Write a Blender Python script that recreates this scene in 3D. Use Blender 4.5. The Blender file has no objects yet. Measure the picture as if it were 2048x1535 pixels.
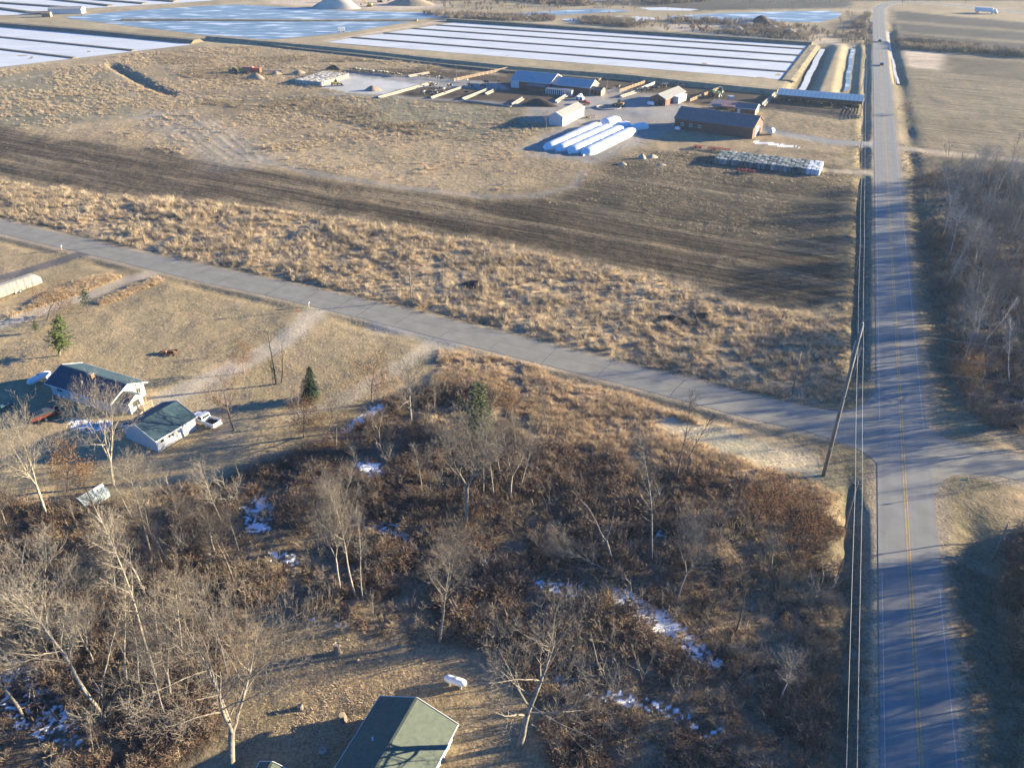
import bpy, math, random
import numpy as np
from mathutils import Vector, Matrix, Euler

S = bpy.context.scene
C = S.collection
R = math.radians
random.seed(7)
rng = np.random.default_rng(11)

# ------------------------------------------------------------------ camera
CAM_H, FPX, YH = 75.0, 1590.0, -200.0          # drone height, focal length in photo pixels, horizon row
PITCH = math.atan((767.5 - YH) / FPX)
cp, sp = math.cos(PITCH), math.sin(PITCH)
cam = bpy.data.cameras.new('camera')
cam.sensor_width = 36.0
cam.lens = FPX / 2048 * 36
cam.clip_start = 0.5
cam.clip_end = 30000
cam_o = bpy.data.objects.new('camera', cam)
cam_o.location = (0, 0, CAM_H)
cam_o.rotation_euler = (math.pi / 2 - PITCH, 0, 0)
C.objects.link(cam_o)
S.camera = cam_o

# ------------------------------------------------------------------ sky, sun, exposure
SUN_EL, SUN_AZ = R(11.0), R(12.5)               # azimuth measured from +X towards +Y
world = bpy.data.worlds.new('World')
S.world = world
world.use_nodes = True
wt = world.node_tree
bg = wt.nodes['Background']
sky = wt.nodes.new('ShaderNodeTexSky')
sky.sky_type = 'NISHITA'
sky.sun_disc = False
sky.sun_elevation = SUN_EL
sky.sun_rotation = math.pi / 2 - SUN_AZ
sky.altitude = 300
sky.air_density = 1.0
sky.dust_density = 0.0
sky.ozone_density = 8.0
wb = wt.nodes.new('ShaderNodeVectorMath')         # camera white balance set for the warm low sun: the sky light reads blue
wb.operation = 'MULTIPLY'
wb.inputs[1].default_value = (0.56, 0.90, 1.0)
wt.links.new(sky.outputs[0], wb.inputs[0])
wt.links.new(wb.outputs[0], bg.inputs[0])
bg.inputs[1].default_value = 0.075
sun = bpy.data.lights.new('sun', 'SUN')
sun.energy = 5.0
sun.angle = R(0.5)
sun.color = (1.0, 0.855, 0.58)
sun_o = bpy.data.objects.new('sun', sun)
SV = Vector((math.cos(SUN_EL) * math.cos(SUN_AZ), math.cos(SUN_EL) * math.sin(SUN_AZ), math.sin(SUN_EL)))
sun_o.rotation_euler = SV.to_track_quat('Z', 'Y').to_euler()
sun_o.location = (200, 100, 150)
C.objects.link(sun_o)
S.view_settings.view_transform = 'Standard'
S.view_settings.look = 'None'
S.view_settings.gamma = 1
S.view_settings.use_curve_mapping = False
S.view_settings.exposure = 2.24
S.render.engine = 'CYCLES'
S.cycles.max_bounces = 4
S.cycles.diffuse_bounces = 2
S.cycles.glossy_bounces = 2
S.cycles.transparent_max_bounces = 8
S.cycles.volume_bounces = 0
S.cycles.use_denoising = True
S.cycles.use_adaptive_sampling = True
S.cycles.adaptive_threshold = 0.008

# ------------------------------------------------------------------ helpers
def W(px, py, z=0.0):
    """the point at height z that the photograph shows at pixel (px, py)"""
    u = (px - 1024) / FPX
    v = (py - 767.5) / FPX
    d = Vector((u, cp - v * sp, -sp - v * cp))
    return Vector((0, 0, CAM_H)) + d * ((z - CAM_H) / d.z)

def WP(pts, z=0.0):
    return [tuple(W(a, b, z)[:2]) for a, b in pts]

def Wv(px, py, yy):
    """the point on the vertical plane Y = yy shown at pixel (px, py)"""
    u = (px - 1024) / FPX
    v = (py - 767.5) / FPX
    d = Vector((u, cp - v * sp, -sp - v * cp))
    return Vector((0, 0, CAM_H)) + d * (yy / d.y)

def vhash(ix, iy, seed):
    h = (ix.astype(np.int64) * 374761393 + iy.astype(np.int64) * 668265263 + seed * 982451653) & 0x7fffffff
    h = ((h ^ (h >> 13)) * 1274126177) & 0x7fffffff
    h = (h ^ (h >> 16)) & 0xffff
    return h / 65535.0

def vnoise(x, y, seed=0):
    ix, iy = np.floor(x), np.floor(y)
    fx, fy = x - ix, y - iy
    fx, fy = fx * fx * (3 - 2 * fx), fy * fy * (3 - 2 * fy)
    a, b = vhash(ix, iy, seed), vhash(ix + 1, iy, seed)
    c, d = vhash(ix, iy + 1, seed), vhash(ix + 1, iy + 1, seed)
    return (a + (b - a) * fx) * (1 - fy) + (c + (d - c) * fx) * fy

def fbm(x, y, seed=0, octv=3):
    t, a, s = 0, 0.5, 0
    for i in range(octv):
        t = t + a * vnoise(x * 2 ** i, y * 2 ** i, seed + i * 17)
        s += a
        a *= 0.5
    return t / s

def pip(x, y, poly):
    ins = np.zeros(x.shape, bool)
    n = len(poly)
    for i in range(n):
        x0, y0 = poly[i]
        x1, y1 = poly[(i + 1) % n]
        if y0 == y1:
            continue
        c = ((y0 > y) != (y1 > y)) & (x < (x1 - x0) * (y - y0) / (y1 - y0) + x0)
        ins ^= c
    return ins

def dline(x, y, pts, closed=False):
    d = np.full(x.shape, 1e9)
    n = len(pts)
    for i in range(n if closed else n - 1):
        x0, y0 = pts[i]
        x1, y1 = pts[(i + 1) % n]
        vx, vy = x1 - x0, y1 - y0
        l2 = vx * vx + vy * vy + 1e-9
        t = np.clip(((x - x0) * vx + (y - y0) * vy) / l2, 0, 1)
        d = np.minimum(d, (x - x0 - t * vx) ** 2 + (y - y0 - t * vy) ** 2)
    return np.sqrt(d)

def sdpoly(x, y, poly):
    d = dline(x, y, poly, True)
    return np.where(pip(x, y, poly), d, -d)

def sstep(a, b, v):
    t = np.clip((v - a) / (b - a), 0, 1)
    return t * t * (3 - 2 * t)

def catmull(pts, k=6):
    P = [np.array(p, float) for p in pts]
    P = [2 * P[0] - P[1]] + P + [2 * P[-1] - P[-2]]
    out = []
    for i in range(1, len(P) - 2):
        for j in range(k):
            t = j / k
            out.append(tuple(0.5 * (2 * P[i] + (P[i + 1] - P[i - 1]) * t + (2 * P[i - 1] - 5 * P[i] + 4 * P[i + 1] - P[i + 2]) * t * t
                                    + (3 * P[i] - P[i - 1] - 3 * P[i + 1] + P[i + 2]) * t ** 3)))
    out.append(tuple(P[-2]))
    return out

# ------------------------------------------------------------------ materials
def new_mat(name):
    m = bpy.data.materials.new(name)
    m.use_nodes = True
    return m, m.node_tree, m.node_tree.nodes['Principled BSDF']

_mats = {}
def mat(name, col, rough=0.7, var=0.25, scale=3.0, metal=0.0, bump=0.0, stretch=(1, 1, 1), spec=0.3, col2=None, bscale=None):
    """a procedural material: a colour broken up by two octaves of noise, optional relief"""
    if name in _mats:
        return _mats[name]
    m, t, b = new_mat(name)
    N, L = t.nodes, t.links
    tc = N.new('ShaderNodeTexCoord')
    mp = N.new('ShaderNodeMapping')
    mp.inputs['Scale'].default_value = stretch
    L.new(tc.outputs['Object'], mp.inputs[0])
    nz = N.new('ShaderNodeTexNoise')
    nz.inputs['Scale'].default_value = scale
    nz.inputs['Detail'].default_value = 5
    nz.inputs['Roughness'].default_value = 0.65
    L.new(mp.outputs[0], nz.inputs[0])
    cr = N.new('ShaderNodeValToRGB')
    lo = [c * (1 - var) for c in col]
    hi = [min(1, c * (1 + var)) for c in (col2 or col)]
    cr.color_ramp.elements[0].position = 0.3
    cr.color_ramp.elements[1].position = 0.7
    cr.color_ramp.elements[0].color = (*lo, 1)
    cr.color_ramp.elements[1].color = (*hi, 1)
    L.new(nz.outputs[0], cr.inputs[0])
    L.new(cr.outputs[0], b.inputs['Base Color'])
    b.inputs['Roughness'].default_value = rough
    b.inputs['Metallic'].default_value = metal
    b.inputs['Specular IOR Level'].default_value = spec
    if bump:
        bp = N.new('ShaderNodeBump')
        bp.inputs['Strength'].default_value = 1
        bp.inputs['Distance'].default_value = bump
        n2 = N.new('ShaderNodeTexNoise')
        n2.inputs['Scale'].default_value = bscale or scale * 3
        n2.inputs['Detail'].default_value = 4
        L.new(mp.outputs[0], n2.inputs[0])
        L.new(n2.outputs[0], bp.inputs['Height'])
        L.new(bp.outputs[0], b.inputs['Normal'])
    _mats[name] = m
    return m

def objcol_mat(name, rough=0.85, var=0.3, scale=2.0, rnd=0.0, bump=0.0):
    """material tinted by the object's own colour (bark, hides, machines)"""
    m, t, b = new_mat(name)
    N, L = t.nodes, t.links
    oi = N.new('ShaderNodeObjectInfo')
    tc = N.new('ShaderNodeTexCoord')
    nz = N.new('ShaderNodeTexNoise')
    nz.inputs['Scale'].default_value = scale
    nz.inputs['Detail'].default_value = 5
    L.new(tc.outputs['Object'], nz.inputs[0])
    mr = N.new('ShaderNodeMapRange')
    mr.inputs['From Min'].default_value = 0.3
    mr.inputs['From Max'].default_value = 0.7
    mr.inputs['To Min'].default_value = 1 - var
    mr.inputs['To Max'].default_value = 1 + var
    L.new(nz.outputs[0], mr.inputs[0])
    vm = N.new('ShaderNodeVectorMath')
    vm.operation = 'SCALE'
    L.new(oi.outputs['Color'], vm.inputs[0])
    L.new(mr.outputs[0], vm.inputs['Scale'])
    L.new(vm.outputs[0], b.inputs['Base Color'])
    b.inputs['Roughness'].default_value = rough
    b.inputs['Specular IOR Level'].default_value = 0.2
    if bump:
        bp = N.new('ShaderNodeBump')
        bp.inputs['Distance'].default_value = bump
        L.new(nz.outputs[0], bp.inputs['Height'])
        L.new(bp.outputs[0], b.inputs['Normal'])
    return m

def ramp_mat(name, cols, rough=0.9, trans=0.0):
    """plant stems: colour picked at random for every clump"""
    m, t, b = new_mat(name)
    N, L = t.nodes, t.links
    oi = N.new('ShaderNodeObjectInfo')
    cr = N.new('ShaderNodeValToRGB')
    cr.color_ramp.interpolation = 'LINEAR'
    el = cr.color_ramp.elements
    while len(el) < len(cols):
        el.new(0.5)
    for i, c in enumerate(cols):
        el[i].position = i / (len(cols) - 1)
        el[i].color = (*c, 1)
    L.new(oi.outputs['Random'], cr.inputs[0])
    L.new(cr.outputs[0], b.inputs['Base Color'])
    b.inputs['Roughness'].default_value = rough
    b.inputs['Specular IOR Level'].default_value = 0.15
    if trans:
        tr = N.new('ShaderNodeBsdfTranslucent')
        mx = N.new('ShaderNodeMixShader')
        mx.inputs[0].default_value = trans
        L.new(cr.outputs[0], tr.inputs[0])
        L.new(b.outputs[0], mx.inputs[1])
        L.new(tr.outputs[0], mx.inputs[2])
        L.new(mx.outputs[0], N['Material Output'].inputs[0])
    return m

# ------------------------------------------------------------------ mesh building
class MB:
    def __init__(s):
        s.v, s.f, s.mi = [], [], []
    def add(s, vs, fs, mi=0):
        o = len(s.v)
        s.v += [tuple(v) for v in vs]
        s.f += [tuple(i + o for i in f) for f in fs]
        s.mi += [mi] * len(fs)
        return s
    def box(s, x0, x1, y0, y1, z0, z1, mi=0):
        return s.add([(x0, y0, z0), (x1, y0, z0), (x1, y1, z0), (x0, y1, z0), (x0, y0, z1), (x1, y0, z1), (x1, y1, z1), (x0, y1, z1)],
                     [(0, 3, 2, 1), (4, 5, 6, 7), (0, 1, 5, 4), (1, 2, 6, 5), (2, 3, 7, 6), (3, 0, 4, 7)], mi)
    def beam(s, a, b, w, h=None, mi=0):
        """a square bar from a to b"""
        a, b = Vector(a), Vector(b)
        d = (b - a)
        if d.length < 1e-6:
            return s
        d.normalize()
        up = Vector((0, 0, 1)) if abs(d.z) < 0.95 else Vector((1, 0, 0))
        sx = d.cross(up).normalized() * w / 2
        sy = sx.cross(d).normalized() * (h or w) / 2
        vs = [p + i * sx + j * sy for p in (a, b) for i, j in ((-1, -1), (1, -1), (1, 1), (-1, 1))]
        return s.add(vs, [(0, 1, 2, 3), (7, 6, 5, 4), (0, 4, 5, 1), (1, 5, 6, 2), (2, 6, 7, 3), (3, 7, 4, 0)], mi)
    def tube(s, pts, rad, n=8, cap=True, mi=0):
        pts = [Vector(p) for p in pts]
        if not hasattr(rad, '__len__'):
            rad = [rad] * len(pts)
        vs, fs = [], []
        for i, p in enumerate(pts):
            d = (pts[min(i + 1, len(pts) - 1)] - pts[max(i - 1, 0)]).normalized()
            up = Vector((0, 0, 1)) if abs(d.z) < 0.9 else Vector((1, 0, 0))
            a = d.cross(up).normalized()
            b = a.cross(d)
            for k in range(n):
                t = 2 * math.pi * k / n
                vs.append(p + (a * math.cos(t) + b * math.sin(t)) * rad[i])
        for i in range(len(pts) - 1):
            for k in range(n):
                fs.append((i * n + k, i * n + (k + 1) % n, (i + 1) * n + (k + 1) % n, (i + 1) * n + k))
        if cap:
            fs.append(tuple(range(n - 1, -1, -1)))
            fs.append(tuple((len(pts) - 1) * n + k for k in range(n)))
        return s.add(vs, fs, mi)
    def prism(s, prof, y0, y1, mi=0):
        """profile in (x, z) extruded along y"""
        n = len(prof)
        vs = [(x, y0, z) for x, z in prof] + [(x, y1, z) for x, z in prof]
        fs = [tuple(range(n)), tuple(range(2 * n - 1, n - 1, -1))]
        fs += [(i, i + n, (i + 1) % n + n, (i + 1) % n) for i in range(n)]
        return s.add(vs, fs, mi)
    def build(s, name, mats, parent=None, smooth=False, loc=None, rz=None):
        me = bpy.data.meshes.new(name)
        me.from_pydata(s.v, [], s.f)
        for m in (mats if isinstance(mats, (list, tuple)) else [mats]):
            me.materials.append(m)
        if any(s.mi):
            me.polygons.foreach_set('material_index', s.mi)
        if smooth:
            me.polygons.foreach_set('use_smooth', [True] * len(me.polygons))
        me.update()
        return link(name, me, parent, loc, rz)

def link(name, me, parent=None, loc=None, rz=None):
    o = bpy.data.objects.new(name, me)
    C.objects.link(o)
    if parent is not None:
        o.parent = parent
    if loc is not None:
        o.location = loc
    if rz is not None:
        o.rotation_euler = (0, 0, rz)
    return o

def tag(o, label, cat=None, group=None, kind=None):
    if label:
        o['label'] = label
    if cat:
        o['category'] = cat
    if group:
        o['group'] = group
    if kind:
        o['kind'] = kind
    return o

def thing(name, label, cat, loc=(0, 0, 0), rz=0.0, group=None):
    o = bpy.data.objects.new(name, None)
    C.objects.link(o)
    o.location = loc
    o.rotation_euler = (0, 0, rz)
    o.empty_display_size = 0.5
    return tag(o, label, cat, group)

def dup(o, parent=None):
    c = o.copy()
    C.objects.link(c)
    c.parent = parent
    for ch in list(o.children):
        dup(ch, c)
    return c

def structure(o):
    o['kind'] = 'structure'
    return o

def poly_sheet(name, pts, z, m, parent=None):
    me = bpy.data.meshes.new(name)
    me.from_pydata([(x, y, z) for x, y in pts], [], [tuple(range(len(pts)))])
    me.materials.append(m)
    me.update()
    if me.polygons[0].normal.z < 0:
        me.flip_normals()
    return link(name, me, parent)

def ribbon(pts, width, z, off=0.0):
    """vertices and faces of a strip that follows a polyline"""
    P = [np.array(p) for p in pts]
    vs, fs = [], []
    for i, p in enumerate(P):
        d = P[min(i + 1, len(P) - 1)] - P[max(i - 1, 0)]
        d = d / np.hypot(*d)
        n = np.array((d[1], -d[0]))
        for w in (-width / 2, width / 2):
            q = p + n * (off + w)
            vs.append((q[0], q[1], z))
    for i in range(len(P) - 1):
        fs.append((2 * i, 2 * i + 1, 2 * i + 3, 2 * i + 2))
    return vs, fs

def ridge(name, pts, base, top, hgt, m, z0=-0.3):
    """an earth bank: trapezoid swept along a polyline (world points)"""
    P = [np.array(p) for p in pts]
    vs, fs = [], []
    for i, p in enumerate(P):
        d = P[min(i + 1, len(P) - 1)] - P[max(i - 1, 0)]
        d = d / np.hypot(*d)
        n = np.array((d[1], -d[0]))
        j = 1 + 0.08 * math.sin(i * 1.7)
        for w, z in ((-base / 2, z0), (-top / 2, hgt * j), (top / 2, hgt * j), (base / 2, z0)):
            q = p + n * w
            vs.append((q[0], q[1], z))
    k = 4
    for i in range(len(P) - 1):
        for a in range(3):
            fs.append((i * k + a, i * k + a + 1, (i + 1) * k + a + 1, (i + 1) * k + a))
    fs.append((0, 1, 2, 3))
    o = (len(P) - 1) * k
    fs.append((o + 3, o + 2, o + 1, o))
    mb = MB()
    mb.add(vs, fs)
    return structure(mb.build(name, m))

def subdiv(pts, step):
    out = []
    for a, b in zip(pts[:-1], pts[1:]):
        n = max(1, int(math.hypot(b[0] - a[0], b[1] - a[1]) / step))
        for i in range(n):
            t = i / n
            out.append((a[0] + (b[0] - a[0]) * t, a[1] + (b[1] - a[1]) * t))
    out.append(tuple(pts[-1]))
    return out
# ------------------------------------------------------------------ road lines (world metres)
MR0 = np.array((41.39, 48.54))
MRD = np.array((0.3605, 0.9328))
MRN = np.array((MRD[1], -MRD[0]))                 # to the right of the main road
_far = WP([(1758, 17), (1769, 10), (1787, 6), (1815, 4.5), (1870, 7), (1960, 16), (2060, 27)])
main_pts = [tuple(MR0 + MRD * s) for s in (-60, 0, 100, 200, 300, 400, 500, 560, 610)]
main_pts = subdiv(main_pts, 20) + catmull(_far, 6)
MW = 7.7
side_up = [(-500, 330), (-200, 396), (0, 440), (280, 505), (444, 539), (615, 573), (700, 594), (932, 648), (1099, 690), (1240, 726), (1376, 760), (1513, 793)]
side_lo = [(-500, 348), (-200, 419), (0, 467), (191, 512), (318, 543), (396, 563), (530, 590), (700, 631), (825, 663), (893, 680), (1099, 732), (1239, 767), (1366, 801), (1502, 838)]
junc_up = [(1617, 814), (1670, 821), (1705, 820), (1730, 806), (1749, 784)]
junc_lo = [(1603, 859), (1676, 883), (1712, 896), (1740, 912), (1757, 931), (1761, 962)]
side_poly = WP(side_up + junc_up + [(1790, 800), (1800, 955)] + junc_lo[::-1] + side_lo[::-1])
east_poly = WP([(1800, 800), (1836, 800), (1841, 828), (1851, 850), (1870, 866), (1896, 880), (1969, 903), (2048, 922), (2200, 962), (2500, 1040),
                (2500, 1085), (2200, 1003), (2048, 962), (1990, 950), (1945, 947), (1905, 951), (1884, 962), (1874, 985), (1800, 985)])
side_mid = [((a[0] + b[0]) / 2, (a[1] + b[1]) / 2) for a, b in zip(side_up, side_lo)]
side_ctr = WP([(-500, 339), (-200, 407), (0, 454), (196, 500), (330, 530), (530, 574), (700, 612), (825, 642), (1099, 711), (1240, 746), (1376, 781), (1507, 816), (1700, 862)])
east_ctr = WP([(1860, 905), (1960, 922), (2048, 942), (2200, 983), (2500, 1062)])

def road_sd(x, y):
    return (x - MR0[0]) * MRD[0] + (y - MR0[1]) * MRD[1], (x - MR0[0]) * MRN[0] + (y - MR0[1]) * MRN[1]

# drives, tracks: (pixel polyline, width, colour name)
drive_farm = WP([(1752, 290), (1660, 283), (1560, 266), (1480, 245), (1400, 222), (1300, 207), (1230, 205), (1180, 196)])
drive_left = WP([(-60, 570), (0, 556), (80, 533), (150, 511), (200, 500)])
drive_dirt = WP([(-60, 668), (0, 650), (95, 617), (180, 590), (250, 562), (318, 543)])
drive_home = WP([(636, 618), (600, 655), (555, 690), (500, 718), (440, 748), (380, 775), (330, 800)])
drive_home2 = WP([(440, 748), (430, 790), (440, 840), (470, 870)])
loop_trk = WP([(905, 685), (860, 690), (820, 720), (760, 755), (690, 800), (600, 830)])
field_trk = WP([(255, 236), (330, 232), (390, 250), (450, 290), (500, 315), (640, 350), (800, 375), (960, 392), (1080, 392), (1150, 372), (1165, 345)])
east_trk = WP([(1800, 296), (1900, 306), (2048, 320), (2300, 345)])
cross_trk = WP([(1655, 341), (1750, 346)])

brush_poly = WP([(-400, 1000), (0, 985), (120, 1010), (250, 985), (440, 965), (600, 905), (690, 868), (760, 800), (850, 770), (960, 770), (1010, 800),
                 (1060, 880), (1180, 905), (1320, 930), (1480, 960), (1600, 1000), (1690, 1060), (1695, 1200), (1690, 1650), (1130, 1650), (1075, 1430), (1000, 1330),
                 (880, 1290), (760, 1290), (640, 1240), (520, 1225), (480, 1300), (470, 1400), (430, 1480), (300, 1545), (250, 1700), (-500, 1700)])
prairie_poly = WP([(880, 700), (1000, 712), (1150, 755), (1300, 800), (1420, 850), (1560, 905), (1660, 930), (1690, 985), (1690, 1060), (1600, 1000), (1480, 960), (1320, 930), (1180, 905), (1060, 880), (1000, 800), (860, 770)])
meadow_poly = WP([(-400, 300), (0, 360), (200, 388), (400, 404), (600, 425), (800, 455), (1000, 490), (1150, 522), (1300, 552), (1400, 580), (1500, 612), (1640, 630), (1692, 606), (1697, 800), (1617, 806),
                  (1513, 786), (1376, 752), (1240, 718), (1099, 682), (932, 640), (700, 586), (615, 566), (444, 531), (280, 497), (0, 431), (-400, 345)])
dark_poly = WP([(-400, 215), (0, 252), (100, 275), (250, 298), (330, 300), (430, 326), (640, 352), (760, 372), (860, 386), (1000, 400), (1090, 395), (1150, 372), (1170, 345), (1260, 350), (1400, 360), (1560, 372),
                (1690, 372), (1688, 600), (1640, 622), (1500, 604), (1400, 572), (1300, 544), (1150, 514), (1000, 482), (800, 448), (600, 419), (400, 398), (200, 382), (0, 355), (-400, 296)])
stub_poly = WP([(1060, 398), (1150, 374), (1170, 340), (1290, 300), (1420, 300), (1700, 300), (1698, 372), (1690, 520), (1500, 480), (1250, 440)])
lawn_poly = WP([(330, 560), (396, 570), (530, 597), (700, 638), (830, 672), (880, 690), (850, 740), (740, 800), (690, 868), (600, 905), (440, 965), (250, 985), (120, 1010), (0, 985), (-300, 1000), (-300, 700), (0, 690), (130, 640), (210, 610)])
yard_poly = WP([(470, 1540), (430, 1480), (470, 1400), (480, 1300), (520, 1232), (640, 1248), (760, 1298), (880, 1300), (1000, 1340), (1075, 1440), (1130, 1700), (400, 1700)])
woods_poly = WP([(1826, 352), (1900, 345), (2048, 338), (2500, 320), (2700, 700), (2500, 930), (2100, 880), (1990, 862), (1925, 812), (1892, 750), (1876, 640), (1850, 480)])
swoods_poly = WP([(2010, 1080), (2100, 1040), (2700, 1010), (2900, 1500), (2600, 1900), (2080, 1900), (2030, 1500), (2020, 1300), (1990, 1190)])
farm_poly = WP([(1040, 240), (1070, 205), (1180, 192), (1330, 200), (1420, 222), (1440, 250), (1350, 262), (1240, 262), (1090, 302), (1030, 300), (1110, 262), (1130, 250)])
pens_poly = WP([(700, 142), (1000, 130), (1250, 152), (1560, 184), (1540, 214), (1410, 212), (1300, 196), (1180, 192), (1070, 205), (1040, 214), (880, 206), (790, 190), (860, 165)])
pen2_poly = WP([(1553, 190), (1727, 205), (1717, 238), (1520, 213)])
pad_poly = WP([(640, 174), (660, 158), (715, 153), (815, 166), (858, 172), (770, 189), (700, 186)])

# ------------------------------------------------------------------ terrain
chan1 = WP([(1646, 92), (1601, 182)])
chan2 = WP([(1706, 92), (1692, 186)])
r_chan = WP([(1776, 62), (1779, 90), (1790, 135), (1797, 165)])
ravine = WP([(226, 130), (262, 150), (300, 172), (345, 188)])

def height(x, y):
    x = np.asarray(x, float)
    y = np.asarray(y, float)
    far = sstep(600, 300, y)
    h = (vnoise(x * .09, y * .09, 1) - .5) * .35 + (vnoise(x * .31, y * .31, 2) - .5) * .16
    h = h * (0.25 + 0.75 * far)
    br = sstep(-3, 3, sdpoly(x, y, brush_poly))
    h = h + br * ((vnoise(x * .16, y * .16, 3) - .5) * .9 + (vnoise(x * .6, y * .6, 4) - .5) * .35)
    md = sstep(-2, 2, sdpoly(x, y, meadow_poly))
    h = h + md * ((vnoise(x * .22, y * .22, 5) - .5) * .6 + (vnoise(x * .7, y * .7, 6) - .5) * .3)
    s, d = road_sd(x, y)
    dside = np.minimum(dline(x, y, side_ctr), dline(x, y, east_ctr))
    dd = np.minimum(dline(x, y, drive_farm), np.minimum(dline(x, y, cross_trk), dline(x, y, east_trk)))
    dh = np.minimum(np.minimum(dline(x, y, drive_left), dline(x, y, drive_dirt)), np.minimum(dline(x, y, drive_home), dline(x, y, loop_trk)))
    open_ = sstep(7, 26, dside) * sstep(3.5, 6, dd)
    wl = np.exp(-((d + 7.3) / 1.9) ** 2) * 1.0
    wr = np.exp(-((d - 8.4) / 2.3) ** 2) * 0.6
    on = (s > -70) & (s < 610)
    wob = .6 + .8 * vnoise(s * .05, s * 0 + 3, 61)
    h = h - np.where(on, (wl * wob + wr * wob) * open_, 0)
    h = h - np.exp(-((dside - 6.6) / 1.4) ** 2) * 0.28 * sstep(3.5, 12, dh) * sstep(13, 20, np.abs(d))
    h = h - 1.7 * sstep(9, 2.5, dline(x, y, chan1)) - 1.3 * sstep(7, 2, dline(x, y, chan2)) - 0.9 * sstep(4.5, 1.5, dline(x, y, r_chan))
    h = h - 1.6 * sstep(4.5, 1.0, dline(x, y, ravine))
    dm = np.where((s > -80) & (s < 625), np.abs(d), dline(x, y, main_pts[-40:]))
    flat = np.maximum(np.maximum(sstep(6.2, 4.2, dm), sstep(6.0, 4.2, dside)), np.maximum(sstep(4, 1, sdp_j(x, y)), 0))
    h = h * (1 - flat) + 0.005 * flat
    for b in bldg_pads:
        f = sstep(2.5, 0.3, -sdpoly(x, y, b))
        h = h * (1 - f)
    return h

_jp = WP([(1590, 806), (1749, 770), (1840, 770), (1900, 870), (2000, 905), (2000, 960), (1890, 965), (1870, 1010), (1755, 1010), (1730, 910), (1590, 862)])
def sdp_j(x, y):
    return -sdpoly(x, y, _jp)

bldg_pads = [WP([(80, 800), (215, 850), (310, 820), (220, 760), (110, 750)]), WP([(235, 880), (309, 912), (440, 850), (340, 830)]),
             WP([(640, 1560), (770, 1430), (930, 1480), (880, 1600)]), WP([(1010, 178), (1180, 194), (1200, 178), (1040, 162)]),
             WP([(1340, 258), (1501, 282), (1545, 266), (1360, 245)]), WP([(1090, 252), (1125, 256), (1175, 230), (1140, 226)]),
             WP([(1410, 236), (1515, 240), (1530, 224), (1420, 216)]), WP([(1290, 214), (1335, 214), (1380, 196), (1330, 194)]),
             WP([(1075, 305), (1170, 316), (1300, 262), (1190, 240)]), WP([(1420, 330), (1640, 355), (1660, 330), (1450, 305)]),
             WP([(590, 165), (640, 175), (700, 154), (650, 146)]), pad_poly]

def gz(x, y):
    return float(height(np.array([x]), np.array([y]))[0])

# --- colours of the ground cover (albedo)
COL = dict(grass=(.285, .218, .132), tan=(.33, .25, .152), lawn=(.315, .243, .142), dark=(.098, .075, .052), stub=(.112, .092, .064), dirt=(.34, .275, .20), gravel=(.255, .245, .23),
           yard=(.27, .245, .215), conc=(.42, .41, .39), ylawn=(.265, .198, .115), brush=(.10, .074, .054), ditch=(.17, .14, .085), snow=(.78, .80, .84), asphalt=(.14, .125, .12), prairie=(.27, .195, .125),
           manure=(.075, .056, .042), sand=(.46, .37, .27), olive=(.20, .175, .115), dike=(.33, .265, .165), fardark=(.078, .068, .058), bright=(.46, .385, .255), rfield=(.20, .16, .105), track=(.40, .335, .25), shaded_leaf=(.10, .082, .066))  # woods floor litter is darkened to put shade under the trees

# (kind, points, size, colour, tuft, furrow, grain, feather, wobble)
ZN = []
def zp(pts, c, t=.4, f=0., g=.5, fe=1.5, wb=2.0):
    ZN.append(('p', pts, 0, COL[c], t, f, g, fe, wb))
def zl(pts, w, c, t=.2, f=0., g=.5, fe=.8, wb=.6, a=1.0):
    ZN.append(('l', pts, w, COL[c], t, f, g, fe, wb, a))

zp(WP([(-900, 140), (0, 140), (380, 95), (470, 82), (800, 112), (1255, 155), (1560, 185), (1715, 200), (1705, 600), (-900, 600)]), 'grass', .8, 0, .6, 3, 4)
zp(WP([(-300, 150), (0, 150), (200, 132), (262, 200), (285, 240), (150, 262), (0, 250), (-300, 215)]), 'olive', .4, .3, .5, 5, 6)
zp(WP([(540, 190), (760, 190), (1050, 220), (1090, 260), (980, 290), (820, 262), (650, 232)]), 'olive', 1, 0, .6, 8, 12)
zp(WP([(100, 250), (300, 232), (480, 255), (650, 240), (1000, 300), (1090, 385), (860, 380), (640, 346), (420, 318), (300, 290)]), 'tan', .8, 0, .6, 6, 8)
zp(dark_poly, 'dark', .7, 1.1, .9, 5, 7)
zp(stub_poly, 'stub', .6, 1.2, .8, 8, 8)
zp(WP([(1010, 395), (1160, 360), (1500, 370), (1690, 380), (1690, 470), (1400, 440), (1200, 425)]), 'stub', .5, .9, .7, 8, 8)
zp(meadow_poly, 'tan', .9, 0, .6, 1.5, 2)
zp(WP([(-400, 430), (0, 474), (190, 520), (320, 552), (400, 575), (330, 600), (0, 720), (-400, 760)]), 'lawn', .4, 0, .6, 1.5, 1.5)
zp(lawn_poly, 'lawn', .4, 0, .7, 1.2, 1.5)
zp(prairie_poly, 'prairie', .9, 0, .7, 2, 3)
zp(WP([(1310, 828), (1400, 842), (1500, 870), (1640, 918), (1690, 965), (1640, 960), (1560, 935), (1450, 912), (1360, 880)]), 'bright', .4, 0, .7, 2, 3)
zp(brush_poly, 'brush', 1, 0, .9, 2, 4)
zp(yard_poly, 'ylawn', .5, 0, .9, 1.5, 2)
zp(woods_poly, 'shaded_leaf', .9, 0, .9, 3, 3)
zp(swoods_poly, 'shaded_leaf', .9, 0, .9, 3, 3)
zp(WP([(1690, 985), (1740, 930), (1770, 1000), (1770, 1700), (1680, 1700), (1688, 1300)]), 'ditch', .4, 0, .7, 1.5, 1)
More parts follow.
